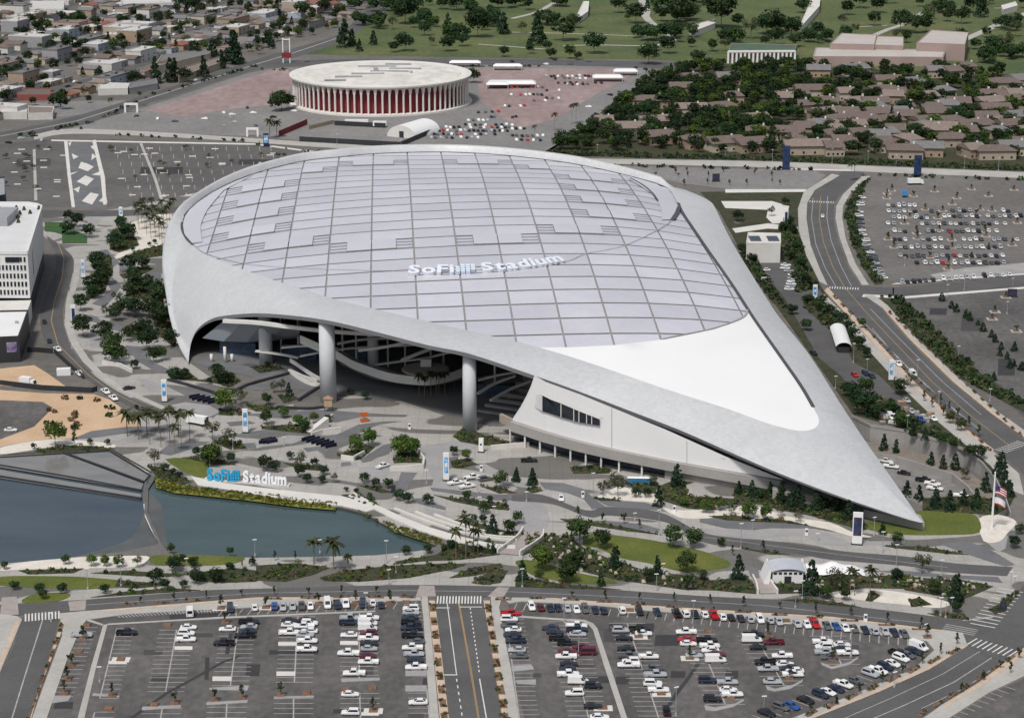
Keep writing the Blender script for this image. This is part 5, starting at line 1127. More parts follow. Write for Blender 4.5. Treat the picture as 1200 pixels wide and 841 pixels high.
V, Fc = tri_fill(Q); mk('roof', [(p.x,p.y,OHh-1.0) for p in V], [f_ if orient(V,f_) else f_[::-1] for f_ in Fc], mat('roof_white',(.60,.60,.60),.8,scale=.1,var=.06), t)
MB().wall([Vector((q.x,q.y,OHh-1.0)) for q in Q+[Q[0]]], 1.3, .7).build('parapet', wt, t)
wme = MB().box(-.42,.42,-.12,.05,0,2.1).mesh('window', glass); wsl = MB().box(-.55,.55,-.16,.0,-.12,.0).mesh('sill', offwhite)
for r_ in range(5):
    for k in range(22):
        x = -1.4-k*1.55
        if r_ == 4 and 2 <= k <= 6: continue
        w = link('window', wme, t, (x, .02*abs(x)*.0-.02+(-x)*.02, 9.9+r_*3.55)); link('sill', wsl, w)
w = MB().box(-9.5,-3.5,-.18,.1,24,26.2).build('window', glass, t)
w = MB(); q0 = d.normalized(); pr = Vector((q0.y,-q0.x,0))*.15
a = q0*24+pr; b_ = q0*25.6+pr; w.quad((a.x,a.y,13),(b_.x,b_.y,13),(b_.x,b_.y,24),(a.x,a.y,24)); w.build('window', glass, t)
for x0,x1,y0,y1,h in ((-26,-12,d.y*.55,d.y*.78,3.0),(-40,-30,d.y*.3,d.y*.6,2.4)): MB().box(x0+d.x*.6,x1+d.x*.6,y0,y1,OHh-1,OHh+h).build('roof_plant', grey_m, t)
for k in range(14): 
    x, y = random.uniform(-22,-4)+d.x*.7, d.y*random.uniform(.62,.93); MB().frustum((x-.8,x+.8,y-.8,y+.8),(x-.3,x+.3,y-.3,y+.3),OHh-1,OHh+.8).build('terrace_planter', cover, t)
tower2 = blockhouse('curtain_wall_block','blue glass block standing behind the white office block','office building',[(-60,275),(9,262),(8,240),(-60,245)],15,glass_b,mat('roof_grey',(.3,.31,.32),.8))
OCC.append((A_.x-20,A_.y+25,45))
sc, Qs, cs = blockhouse('screen_block','low dark block with white roof and a wide printed screen','building',[(-50,428),(24,424),(35,392),(-50,394)],10.5,dark_m,mat('roof_white2',(.72,.72,.71),.8,scale=.1,var=.04))
scr = mat('screen_print', (.10,.07,.20), .4, scale=.25, col2=(.45,.42,.55), detail=2)
a, b_ = G(0,425)-cs, G(21,424)-cs; MB().quad((a.x,a.y-.3,4.2),(b_.x,b_.y-.3,4.2),(b_.x,b_.y-.3,8.2),(a.x,a.y-.3,8.2)).build('screen', scr, sc)
for k in range(6): x = random.uniform(-12,12); y = random.uniform(-4,4); MB().box(x-.6,x+.6,y-.5,y+.5,9.9,10.8).build('roof_unit', grey_m, sc)
blockhouse('podium_building','low podium with cluttered terrace in front of the office block','building',[(-50,402),(30,394),(38,372),(-50,374)],7.5,offwhite,conc_w)
for k, (x, y) in enumerate(((2,366),(10,369),(20,366),(28,370))):
    pass
# ---- small service box building with solar roof, east of the stadium
sv, Qv, cv = blockhouse('service_building','white flat roofed service building with dark solar roof panels','building',[(874,308),(914,308),(914,296),(876,295)],9.5,offwhite,conc_w,.5)
for s_ in (-1,1): 
    for k in range(3): MB().box(s_*4.2-2.6,s_*4.2+2.6,-5+k*3.6,-5+k*3.6+3.2,9.0,9.25).build('solar_panel', mat('solar_panel',(.02,.03,.05),.2), sv)
t = thing('bus_shelter_canopy', 'long white curved canopy in the service yard', 'canopy', G(985,402), math.atan2(G(990,417).y-G(980,386).y, G(990,417).x-G(980,386).x))
b = MB(); n = 8
for x in (-15,15):
    for k in range(n+1): a = math.pi*(.15+.7*k/n); b.v.append((x, -3.6*math.cos(a), 1.2+3.2*math.sin(a)))
for k in range(n): b.f.append((k,k+1,n+2+k,n+1+k))
b.build('cover', white_m, t, True); MB().box(-14.8,14.8,-2.2,2.2,0,2.2).build('base', dark_m, t)
# ---- mausoleum and pink hall in the memorial park
mb, Qm, cm = blockhouse('mausoleum','long white colonnaded mausoleum with green roof','building',[(853,74),(931,73.5),(934,66),(856,64)],9,mat('mausoleum_wall',(.30,.24,.22),.8),mat('green_roof',(.07,.12,.075),.8,scale=.1,var=.15),.3)
cwm = MB().box(-.7,.7,-.7,.7,0,9.3).mesh('column', white_m)
a, b_ = G(853,74.3)-cm, G(931,73.8)-cm
for k in range(17): q = a+(b_-a)*(k/16); link('column', cwm, mb, (q.x,q.y-.9,0))
MB().wall([Vector((a.x,a.y-.9,8.4)), Vector((b_.x,b_.y-.9,8.4))], 1.3, 2).build('cornice', white_m, mb)
pink = mat('pink_render', (.33,.25,.23), .85, scale=.1, var=.08); pk2 = mat('pale_pink_roof', (.46,.42,.39), .85, scale=.08, var=.08)
for pts, h, lab in (([(952,77),(1105,78),(1108,69),(955,66)],7,'long low pink hall with flat roof'),([(972,68),(1024,69),(1027,57),(985,55)],11,'pink block with pale roof behind the low hall'),([(1073,70),(1130,72),(1134,57),(1090,54)],13,'tall pink block at the end of the low hall'),([(1022,68),(1058,69),(1058,58),(1027,57)],10,'tan middle block between the two pink blocks')):
    blockhouse('pink_hall',lab,'building',pts,h,pink,pk2,.5)
for pts, h, lab in (([(675,30),(689,20),(690,8),(684,8),(676,25)],5,'narrow white wall crypt on the lawn'),([(812,44),(838,34),(838,29),(806,38)],5,'white crypt wall among dark trees'),([(938,40),(960,15),(961,3),(953,2),(940,32)],6,'long white stepped crypt row on the lawn'),([(1175,18),(1192,13),(1190,8),(1173,13)],5,'small white crypt by the park lane')):
    blockhouse('crypt',lab,'crypt',pts,h,offwhite,conc_w,.3)
# ---- white pavilion and tensile tent on the plaza
t = thing('white_pavilion', 'white pavilion with grey barrel roof beside the plaza road', 'pavilion', G(921,678))
b = MB(); n = 8
for y in (-4.5,4.5):
    for k in range(n+1): a = math.pi*(.2+.6*k/n); b.v.append((-5.2*math.cos(a)/.81, y, 2.2+2.6*math.sin(a)))
for k in range(n): b.f.append((k,k+1,n+2+k,n+1+k))
b.build('roof', mat('pavilion_roof',(.46,.48,.52),.5,scale=.5,var=.06), t, True)
MB().box(-4.4,4.4,-3.9,3.9,0,3.9).build('wall', white_m, t); MB().box(-1,1,-4.0,-3.9,0,2.4).build('door', dark_m, t)
for k in range(6): MB().box(-4.1+k*1.45,-3.2+k*1.45,-4.02,-3.9,3.0,3.6).build('window', glass, t)
for s_ in (-1,1): 
    q = MB(); q.quad((s_*5.4,-4.5,0),(s_*7,-4.5,0),(s_*5.4,-4.5,4.6),(s_*4.8,-4.5,4.6)); q.quad((s_*5.4,4.5,0),(s_*7,4.5,0),(s_*5.4,4.5,4.6),(s_*4.8,4.5,4.6)); q.quad((s_*7,-4.5,0),(s_*7,4.5,0),(s_*5.4,4.5,4.6),(s_*5.4,-4.5,4.6)); q.build('side_sail', white_m, t)
OCC.append((t.location.x,t.location.y,6))
t = thing('tensile_tent', 'low white tensile tent stretching from the pavilion', 'tent', G(968,672))
pk = [(-12,-2.5,1.0),(-5,2,3.6),(2,1,4.4),(7,-1,3.0),(11,-3,.8)]; b = MB()
nx = 16
for i in range(nx+1):
    u = -11+i*22/nx
    for j in range(5):
        w_ = -4+j*2; hh = 1.0+2.2*math.exp(-((u+5)/3.4)**2)+2.8*math.exp(-((u-2)/3.2)**2)+1.5*math.exp(-((u-7.5)/2.5)**2); b.v.append((u, w_*(1-.3*abs(u)/11), max(.25, hh*(1-(abs(w_)/4.6)**2*.75))))
for i in range(nx):
    for j in range(4): a = i*5+j; b.f.append((a,a+5,a+6,a+1))
b.build('fabric', white_m, t, True)
for u, h in ((-5,3.0),(2,3.7),(7.5,2.4)): MB().tube((u,0,0),(u,0,h),.12,.1,6).build('mast', grey_m, t)
OCC.append((t.location.x,t.location.y,9))
# ---- houses ------------------------------------------------------
WALLS = {'cream':(.46,.41,.33),'white':(.56,.55,.52),'beige':(.38,.32,.25),'pink':(.40,.30,.27),'grey':(.30,.30,.31),'tan':(.34,.26,.19),'pale blue':(.36,.41,.46),'red':(.24,.07,.06)}
ROOFS = {'brown':(.145,.112,.098),'grey':(.17,.165,.165),'white':(.52,.51,.49),'red tile':(.24,.10,.07),'tan':(.215,.172,.148),'dark':(.05,.052,.06)}
WM = {k: mat('house_wall_'+k.replace(' ','_'), v, .9, scale=.3, var=.08) for k, v in WALLS.items()}; RM = {k: mat('house_roof_'+k.replace(' ','_'), v, .9, scale=.4, var=.12, fine=.08, fscale=.8) for k, v in ROOFS.items()}
hwin = MB().box(-.6,.6,-.06,.06,0,1.3).mesh('window', glass)
hcache = {}
def hparts(style, wk, rk):
    key = (style, wk, rk)
    if key in hcache: return hcache[key]
    # unit house: 1 wide (x), 1 deep (y), walls to z=1 (scaled per house by the empty), roof above
    b = MB().box(-.5,.5,-.5,.5,0,1.0); r = MB()
    if style == 'gable':
        r.v = [(-.54,-.56,.97),(.54,-.56,.97),(.54,.56,.97),(-.54,.56,.97),(-.54,0,1.5),(.54,0,1.5)]; r.f = [(0,1,5,4),(2,3,4,5),(0,4,3),(1,2,5),(3,2,1,0)]
    elif style == 'hip':
        r.v = [(-.55,-.56,.97),(.55,-.56,.97),(.55,.56,.97),(-.55,.56,.97),(-.25,0,1.42),(.25,0,1.42)]; r.f = [(0,1,5,4),(2,3,4,5),(0,4,3),(1,2,5),(3,2,1,0)]
    else:
        r.box(-.5,.5,-.5,.5,1.001,1.03); r.box(-.51,.51,-.51,-.48,1.0,1.12); r.box(-.51,.51,.48,.51,1.0,1.12); r.box(-.51,-.48,-.48,.48,1.0,1.12); r.box(.48,.51,-.48,.48,1.0,1.12); r.box(.1,.25,-.1,.15,1.03,1.25)
    hcache[key] = (b.mesh('wall', WM[wk]), r.mesh('roof', RM[rk])); return hcache[key]
def house(p, w, d, h, style, wk, rk, rot, label, cat, group, wins=2, chimney=False):
    t = thing('house' if cat == 'house' else cat.replace(' ','_'), label, cat, (p.x,p.y,0), rot, group)
    wm_, rm_ = hparts(style, wk, rk)
    o1 = link('wall', wm_, t); o1.scale = (w,d,h); o2 = link('roof', rm_, t); o2.scale = (w,d,h)
    for lv in range(max(1, int(h/3.2))):
        for k in range(wins):
            x = (k+.5)/wins*w-w/2; link('window', hwin, t, (x, -d/2-.05, .9+lv*2.9))
    if chimney: MB().box(w*.22,w*.22+1.0,-.5,.6,h*.9,h*1.62).build('chimney', offwhite, o2.parent)
    OCC.append((p.x,p.y,min(w,d)*.42)); return t
# townhouses of the estate (traced)
CON = [(600+x/4, y/4, w/4, d/4) for x, y, w, d in ((650,500,130,60),(790,440,80,40),(835,540,110,70),(535,630,130,60),(670,600,120,50),(685,670,110,60),(985,530,100,50),(1010,390,80,60),(1110,590,130,80),(1150,645,80,40),(850,690,80,50),(990,700,130,70),(1110,705,110,70),(830,395,60,30),(1040,480,60,40),(430,600,60,40))]
CON += [(900+x/4, y/4, w/4, d/4) for x, y, w, d in ((235,355,80,50),(400,350,90,40),(560,405,90,50),(670,415,90,60),(780,360,60,40),(855,360,60,40),(930,340,60,40),(205,450,120,30),(60,485,80,40),(270,560,110,60),(330,590,80,50),(500,510,90,50),(380,620,110,70),(440,580,100,60),(510,560,80,60),(640,530,70,60),(420,505,70,40),(740,600,90,60),(790,560,90,60),(840,520,90,60),(890,510,80,60),(1010,580,90,60),(1060,540,100,70),(1110,500,100,70),(950,620,110,60),(1010,470,70,60),(1080,470,60,50),(1160,470,70,50),(1100,415,110,60),(1180,400,80,60),(180,715,160,70),(100,650,100,50),(640,735,120,50),(740,725,110,60),(860,680,110,50),(1060,740,130,70),(1150,720,110,80),(760,640,110,50),(330,660,90,60),(1230,560,80,60),(1240,460,80,60))]
for k in range(90):
    x, y = random.uniform(930,1210), random.uniform(112,184)
    CON.append((x, y, random.uniform(13,24), 12))
for k, (x, y, w, d_) in enumerate(CON):
    p = G(x, y); s_ = 1190/ (232+0); pxm = F/math.sqrt(p.x**2+p.y**2+H*H); ww = max(11, w/pxm*1.3); dd = random.uniform(14,20)
    if k >= len(CON)-90 and not free(p.x, p.y, 5.5): continue
    wk = random.choice(('beige','cream','tan','beige')); rk = random.choice(('brown','brown','tan','grey')); st = random.choice(('gable','hip','gable')); ch = random.random() < .7
    house(p, ww, dd, 5.6, st, wk, rk, random.choice((.06,-.1,.35,.06)), ('wide ' if ww > 17 else '')+'%s two storey townhouse with %s %s roof%s' % (wk, rk, st, ' and chimney' if ch else '')+(' by the north street hedge' if y > 172 else ' in the middle rows' if y > 135 else ' near the memorial park'), 'townhouse', 'townhouses of the estate', 4, ch)
# neighbourhood beyond the boulevard
REG = [G(x,y) for x,y in ((-60,150),(0,150),(80,133),(170,106),(295,68),(335,55),(390,38),(415,18),(440,-6),(470,-40),(-200,-40),(-200,150))]
STR = [(G(-30,24),G(25,35)),(G(25,35),G(72,65))]
ax_ = math.atan2(G(295,68).y-G(80,133).y, G(295,68).x-G(80,133).x)
ca, sa = math.cos(ax_), math.sin(ax_); org = G(80,133)
# side streets first: asphalt strips parallel to the boulevard
nstr = 0
for k in range(1, 9):
    off = k*62
    a = org+Vector((-sa,ca,0))*off-Vector((ca,sa,0))*250; b_ = org+Vector((-sa,ca,0))*off+Vector((ca,sa,0))*900
    o = MB().strip([a,b_], 9, .04).build('side_street', asph2); o['kind'] = 'structure'; o['label'] = 'side street number %d back from the boulevard' % k
for r_ in range(1, 24):
    for c_ in range(-14, 44):
        off = 13+r_*20.6+(r_//3)*.2; u = c_*20+random.uniform(-3,3)
        if min(abs(off-k*62) for k in range(0,9)) < 11: continue
        p = org+Vector((-sa,ca,0))*off+Vector((ca,sa,0))*u
        if not inside(p.x, p.y, REG): continue
        # in view?
        dd = Vector((p.x,p.y,-H)); dz = dd.y*FW[1]+dd.z*FW[2]; px = 600+F*p.x/dz; py = 420.5-F*(dd.y*UP[1]+dd.z*UP[2])/dz
        if px < -15 or px > 470 or py < -6 or random.random() < .2: continue
        if free(p.x, p.y, 6):
            big_ = random.random() < (.30 if px < 190 else .1)
            w = random.uniform(18,32) if big_ else random.uniform(11,16); d_ = random.uniform(12,18) if big_ else random.uniform(9,13); h = random.uniform(5,9) if big_ else random.uniform(3.2,5)
            st = 'flat' if big_ or random.random() < .28 else random.choice(('gable','hip'))
            wk = random.choice(('cream','white','white','beige','pink','grey','tan','pale blue')); rk = random.choice(('white','white','grey','tan')) if st == 'flat' else random.choice(('brown','grey','tan','tan','grey','dark','brown','grey','red tile'))
            house(p, w, d_, h, st, wk, rk, ax_+(0 if random.random() < .6 else math.pi/2), ('%s %s with %s %s roof, %s block back from the boulevard' % (wk, 'low building' if big_ else 'bungalow', rk, st, NMS[min(9,int(off/62))])), 'low building' if big_ else 'house', 'houses beyond the boulevard', 3 if big_ else 2)
# traced larger buildings along the boulevard
for pts, h, wk, rk, lab in (([(180,88),(245,72),(250,66),(190,74)],6,'cream','grey','long flat block behind the dark cypress trees'),([(210,98),(262,80),(258,74),(205,90)],5,'beige','tan','second flat block facing the boulevard'),([(115,112),(150,111),(152,105),(117,104)],4.5,'white','white','white shed with open yard by the boulevard'),([(152,111),(185,105),(183,99),(152,104)],4.5,'grey','grey','grey workshop next to the white shed'),([(0,140),(32,140),(33,133),(0,133)],5,'white','white','white shop block at the boulevard corner'),([(33,141),(62,140),(64,133),(34,132)],4.5,'white','tan','second white shop block at the corner'),([(20,118),(60,118),(60,110),(20,110)],4,'red','brown','low brown shed with dark roof'),([(35,20),(75,20),(76,10),(36,10)],7,'white','white','large white warehouse near the far street'),([(145,14),(210,12),(206,2),(140,2)],7,'white','white','wide white warehouse at the far edge')):
    blockhouse('commercial_block',lab,'building',pts,h,WM[wk],RM[rk],.5)
yd = sheet('boulevard_yard', [(15,122),(110,118),(165,118),(130,130),(85,136),(20,140)], .05, asph_pale, label='paved yard beside the boulevard')

# gardens and parked cars of the neighbourhood, too small to part
gb = MB()
for o_ in [q for q in COL.objects if q.get('group') == 'houses beyond the boulevard']:
    if random.random() < .5:
        c_ = Matrix.Rotation(o_.rotation_euler.z, 3, 'Z') @ Vector((random.uniform(-6,6), -9, 0)); x, y = o_.location.x+c_.x, o_.location.y+c_.y; w = random.uniform(2,5); gb.box(x-w,x+w,y-1.8,y+1.8,0,.09+random.random()*.04)
o = gb.build('garden_lawns', lawn2); tag(o, 'small green garden patches between the far houses', 'gardens', None, 'stuff')
nc = {'w':MB(),'k':MB(),'l':MB()}
for k in range(1, 9):
    for q in range(34):
        u = random.uniform(-240,880); s_ = random.choice((-3.2,3.2)); p = org+Vector((-sa,ca,0))*(k*62+s_)+Vector((ca,sa,0))*u
        if not inside(p.x,p.y,REG): continue
        b = nc[random.choice('wwkl')]; i = len(b.v); b.frustum((-2.3,2.3,-.9,.9),(-2.2,2.2,-.85,.85),.25,.95); b.frustum((-1.7,1.0,-.8,.8),(-1.2,.4,-.65,.65),.95,1.45)
        for r in range(i, len(b.v)): x, y, z = b.v[r]; b.v[r] = (p.x+x*ca-y*sa, p.y+x*sa+y*ca, z)
for kk, b in nc.items(): tag(b.build('kerbside_cars', mat('car_paint_'+PAINT[kk][0], PAINT[kk][1], .2)), 'tiny %s cars at the kerbs of the far side streets' % PAINT[kk][0], 'car', None, 'stuff')
# ================================================================== TREES
rng = np.random.default_rng(11)
def leafmat(name, c1, c2, rnd=.22): return mat(name, c1, .85, scale=.35, col2=c2, rnd=rnd, spec=.15, detail=2)
LF = {'r': leafmat('leaf_green', (.020,.042,.014), (.050,.085,.024), .3), 'c': leafmat('leaf_conifer', (.013,.032,.018), (.030,.056,.027)), 's': leafmat('leaf_sapling', (.022,.034,.014), (.05,.06,.025)),
      'o': leafmat('leaf_olive', (.040,.055,.026), (.085,.095,.045)), 'y': leafmat('leaf_bright', (.038,.075,.012), (.090,.135,.026)), 'p': leafmat('leaf_palm', (.022,.032,.014), (.06,.065,.028)), 'd': leafmat('leaf_dark', (.013,.031,.013), (.034,.060,.022), .35), 'b': leafmat('leaf_dry', (.09,.06,.035), (.16,.11,.06))}
def quads(cent, outw, size):
    """leaf quads at cent, facing roughly outw"""
    n = len(cent); nrm = outw/np.maximum(1e-6, np.linalg.norm(outw, axis=1))[:,None]+rng.normal(0,.55,(n,3)); nrm /= np.linalg.norm(nrm, axis=1)[:,None]
    t = np.cross(nrm, rng.normal(0,1,(n,3))); t /= np.linalg.norm(t, axis=1)[:,None]; b = np.cross(nrm, t)
    s = (size*rng.uniform(.6,1.35,n))[:,None]
    return np.stack([cent-t*s-b*s*.7, cent+t*s-b*s*.7, cent+t*s*.8+b*s*.7, cent-t*s*.8+b*s*.7], 1)
def tomesh(name, Q, m):
    v = Q.reshape(-1,3); f = np.arange(len(v)).reshape(-1,4)
    me = bpy.data.meshes.new(name); me.from_pydata(v.tolist(), [], f.tolist()); me.update(); me.materials.append(m); return me
def crown(kind, seed):
    """crown in a unit frame: width 1 (radius .5), from z=0 to z=1"""
    out = []
    if kind in 'rydo':
        n = 34 if kind != 'o' else 22
        for k in range(n):
            th = rng.uniform(0,2*math.pi); u = rng.uniform(-.85,1); rr = (rng.uniform(.35,1))**.5
            c = np.array([math.cos(th)*math.sqrt(1-u*u)*.36*rr, math.sin(th)*math.sqrt(1-u*u)*.36*rr, .52+u*.34*rr]); c += rng.normal(0,.035,3)
            r = rng.uniform(.10,.19); m = int((26 if kind != 'o' else 20)*(.6+r*4))
            d = rng.normal(0,1,(m,3)); d /= np.linalg.norm(d,axis=1)[:,None]; p = c+d*r*rng.uniform(.55,1,(m,1))
            out.append(quads(p, d+np.array([c[0],c[1],c[2]-.45])*2.2, .034 if kind != 'o' else .03))
    elif kind == 'c':
        for k in range(64):
            z = rng.uniform(0,.95)**1.15; R_ = .46*(1-z)**.85+.04; th = rng.uniform(0,2*math.pi); rr = R_*rng.uniform(.45,1)
            c = np.array([math.cos(th)*rr, math.sin(th)*rr, z]); m = 18; r = .05+.11*(1-z)
            d = rng.normal(0,1,(m,3)); d /= np.linalg.norm(d,axis=1)[:,None]; p = c+d*r*np.array([1,1,.6])*rng.uniform(.5,1,(m,1)); p[:,2] = np.clip(p[:,2],0,1)
            out.append(quads(p, d+np.array([c[0],c[1],.25])*2, .038))
    elif kind == 's':
        for k in range(13):
            z = rng.uniform(.05,.95); R_ = .42*math.sin(math.pi*min(1,z*.9+.1))**.7; th = rng.uniform(0,2*math.pi); rr = R_*rng.uniform(.1,.8)
            c = np.array([math.cos(th)*rr, math.sin(th)*rr, z]); m = 14
            d = rng.normal(0,1,(m,3)); d /= np.linalg.norm(d,axis=1)[:,None]; p = c+d*np.array([.17,.17,.10])*rng.uniform(.4,1,(m,1))
            out.append(quads(p, d, .055))
    Q = np.concatenate(out)
    return tomesh('crown', Q, LF[kind])
def palmcrown(seed, nf=22):
    out = []
    for k in range(nf):
        th = 2*math.pi*k/nf+rng.uniform(-.15,.15); el = rng.uniform(-.35,1.1); L = rng.uniform(.42,.55); P = []
        for s in range(6):
            t = s/5; P.append(np.array([math.cos(th)*L*t*math.cos(el*.7), math.sin(th)*L*t*math.cos(el*.7), .45+L*(math.sin(el)*t-.62*t*t)]))
        pr = np.array([-math.sin(th), math.cos(th), 0])
        for s in range(5):
            w0 = .075*math.sin(math.pi*(s/5*.85+.12)); w1 = .075*math.sin(math.pi*((s+1)/5*.85+.12)) if s < 4 else .01
            for sg in (-1,1): out.append(np.array([P[s], P[s+1], P[s+1]+sg*pr*w1-np.array([0,0,w1*.5]), P[s]+sg*pr*w0-np.array([0,0,w0*.5])]))
    return tomesh('crown', np.stack(out), LF['p'])
CR = {k: [crown(k, q) for q in range(4 if k in 'rc' else 3)] for k in 'rydocs'}; CR['p'] = [palmcrown(q) for q in range(3)]; CR['f'] = CR['p']
def trunkmesh(palm):
    b = MB()
    if palm:
        for k in range(5): b.tube((0,0,k/5),(0,0,(k+1)/5),.5-.03*k,.47-.03*k,8)
    else:
        b.tube((0,0,0),(.02,0,.6),.5,.36,7)
        for a in range(4): w = a*1.57+.4; b.tube((.02,0,.52),(math.cos(w)*2.4,math.sin(w)*2.4,1.0),.26,.10,5)
    return b.mesh('trunk', palm_trunk if palm else trunk_m)
TRK = {False: trunkmesh(False), True: trunkmesh(True)}
TW = {'r':'round leafy tree','y':'bright green round tree','d':'dark spreading tree','o':'loose olive green tree','c':'dark pointed conifer','s':'slim young tree','p':'broad feather palm','f':'tall slim palm'}
def tree(px, py, hpx, kind, where, zc=0.0, wide=1.0, hm=None, pos=None):
    p = pos or G(px, py, zc); dist = math.sqrt(p.x**2+p.y**2+(H-zc)**2); pxm = F/dist*.95
    h = hm or max(2.0, hpx/pxm); n = ''
    size = 'tall ' if h > 11 and kind in 'rcdoy' else ('small ' if h < 4.5 and kind != 's' else '')
    bush = h < 4.2 and kind in 'rdyo'; nm_, ct_ = ('palm_tree','palm tree') if kind in 'pf' else ('conifer_tree','conifer') if kind == 'c' else ('young_tree','young tree') if kind == 's' else ('round_bush','bush') if bush else ('tree','tree')
    t = thing(nm_, '%s%s %s' % (size, TW[kind].replace('tree','bush') if bush else TW[kind], where), ct_, (p.x,p.y,zc), rng.uniform(0,6.28), 'trees '+where)
    if kind in 'pf':
        cw = min(8.5, h*.85) if kind == 'p' else min(6.0, h*.55); tr = .42 if kind == 'p' else .24; hc = cw*.55
        link('trunk', TRK[True], t, None, None, (tr,tr,h-hc*.45)); link('crown', CR[kind][int(rng.integers(3))], t, (0,0,h-hc*.9), None, (cw,cw,cw))
    else:
        cw = {'r':.95,'y':.95,'d':1.1,'o':.85,'c':.60,'s':.5}[kind]*h*wide*rng.uniform(.9,1.12); base = {'r':.16,'y':.16,'d':.16,'o':.2,'c':.05,'s':.22}[kind]*h
        tr = max(.06, h*.02); link('trunk', TRK[False], t, None, None, (tr,tr,base+(h-base)*.55))
        cs_ = CR[kind]; link('crown', cs_[int(rng.integers(len(cs_)))], t, (0,0,base), None, (cw,cw,h-base))
    OCC.append((p.x,p.y,h*.18)); return t
LMK = {'on the memorial park lawn': [('near the winding path',770,25),('near the mausoleum',892,66),('near the pink hall',1000,62),('near the tall pink block',1115,55),('near the long crypt row',948,25),('near the white crypt wall',822,38),('near the narrow crypt',683,20),('by the boulevard bend',415,40),('behind the arena',480,60),('behind the arena tents',600,60),('by the park lane',1180,25),('by the straight path',680,53),('on the open lawn centre',560,30),('by the forked path',1050,32)],
       'on the west plaza beds': [('by the west road totem',98,345),('by the foot of the shell',195,375),('below the palm grove',150,310),('by the pale gravel court',150,355),('by the violet totem',100,385),('by the west arch',200,410)],
       'behind the lettering sign': [('next to the blue letters',245,545),('next to the white letters',320,552),('by the dark barriers',350,525),('by the lake tier end',400,560)],
       'on the planted strip beside the broad avenue': [('by the service building',905,290),('by the staff lot',925,330),('by the long canopy',980,395),('by the entrance totem',950,355),('by the white path',915,250),('by the yard gate',1010,405)]}
def trees(ox, oy, s, spec, where0, zc=0.0):
    for w in spec.split():
        q = w.split(','); where = where0
        if where0 in LMK:
            px, py = ox+float(q[0])/s, oy+float(q[1])/s; where = where0+' '+min(LMK[where0], key=lambda t: (t[1]-px)**2+((t[2]-py)*2.5)**2)[0]
        tree(ox+float(q[0])/s, oy+float(q[1])/s, float(q[2])/s*(1.15 if q[3] not in 'pf' else 1.05), q[3], where, zc, float(q[4]) if len(q) > 4 else 1.0)
# --- oval lawn and rock garden
trees(600,540,5,'395,495,150,r 525,515,110,r 180,640,135,y 605,630,125,c 850,680,115,c 800,715,90,r 945,505,120,r 1065,510,110,r 1025,655,115,r 320,715,125,r 375,640,120,r 60,700,110,c 520,730,80,c 160,705,65,r 1040,755,90,r 1115,700,60,d', 'around the oval lawn')
trees(600,540,5,'385,330,60,s 530,360,60,s 655,370,70,s 745,400,55,s', 'along the hedge strip above the oval lawn')
trees(600,540,5,'860,265,110,c 965,150,120,c 620,210,120,o 535,205,90,o 600,150,80,o 820,150,70,o 1140,300,80,o 1010,270,60,y 730,215,55,d 790,215,50,d', 'in the gravel garden below the stage wall')
trees(600,540,5,'25,115,75,c 120,140,90,c', 'by the glazed doors of the stage')
trees(820,580,5,'125,305,55,r 193,357,60,s 225,495,135,c 370,330,60,s 650,590,190,c 740,610,80,r 850,620,75,r 1155,500,60,d 780,560,130,o', 'around the white pavilion')
trees(820,580,5,'880,585,145,f 905,590,140,f 995,615,180,f', 'on the gravel court by the pavilion')
trees(820,580,5,'40,105,80,y 125,95,60,y 187,120,65,o 285,140,95,y 385,150,95,y 470,125,60,o 580,160,60,o', 'in the gravel strip under the canopy edge')
trees(820,580,5,'690,95,110,c 730,90,70,d 800,90,120,c 870,150,110,c 930,200,100,c 1070,230,70,c 1155,290,70,r 540,85,110,c 600,90,90,c 480,50,90,c', 'below the stadium tip')
trees(860,600,3.488,'770,250,85,o 905,370,110,c 820,340,65,r 665,275,40,d 908,410,45,d 1145,150,50,d 1165,90,40,d', 'in the rock garden by the junction')
trees(860,600,3.488,'770,622,50,s 690,662,48,s 605,702,48,s 510,747,48,s 845,582,45,s 910,542,45,s 420,790,45,s 315,820,40,s', 'in the strip along the sweeping road')
trees(860,600,3.488,'1165,600,50,s 1130,660,45,s 1020,690,45,s 930,740,40,s 1090,640,40,s', 'outside the sweeping road')
trees(860,400,3.53,'20,630,50,c 75,640,60,c 150,640,55,c 195,660,70,c 265,680,80,c 340,700,80,c 430,695,80,c 465,715,70,c 110,655,45,d 240,665,45,d', 'along the base of the stadium nose')
trees(860,400,3.53,'715,640,58,c 765,660,62,c 835,690,75,c 890,700,75,c 950,680,62,c 1000,690,75,c 1040,625,75,c 1075,700,60,c', 'on the bank beside the sunken yard')
trees(860,400,3.53,'545,230,75,r 500,250,70,d 530,300,85,d 470,230,60,d 590,320,60,d 645,300,55,r 690,360,65,r 740,390,55,c 790,410,50,c 855,430,50,r 905,445,48,r 1010,490,55,d 975,480,50,d 690,220,60,d 730,190,55,o 560,310,60,c', 'in the cluttered service yard')
trees(860,400,3.53,'785,250,42,s 820,275,40,s 855,262,40,s 890,292,40,s 925,312,40,s 865,310,45,s 895,340,45,r 940,372,50,r 970,355,42,s 1010,395,45,s', 'along the pavement of the broad avenue')
trees(860,400,3.53,'815,510,50,c 865,525,50,c 915,530,62,c 670,460,52,c 620,450,60,c 580,400,45,c 955,570,50,b'.replace('955,570,50,b','955,572,50,o'), 'on the planted ledge of the retaining wall', -5.2)
trees(860,400,3.53,'1095,560,85,c 1120,600,70,c 1140,640,60,c 1110,520,60,c', 'beside the bend of the retaining wall')
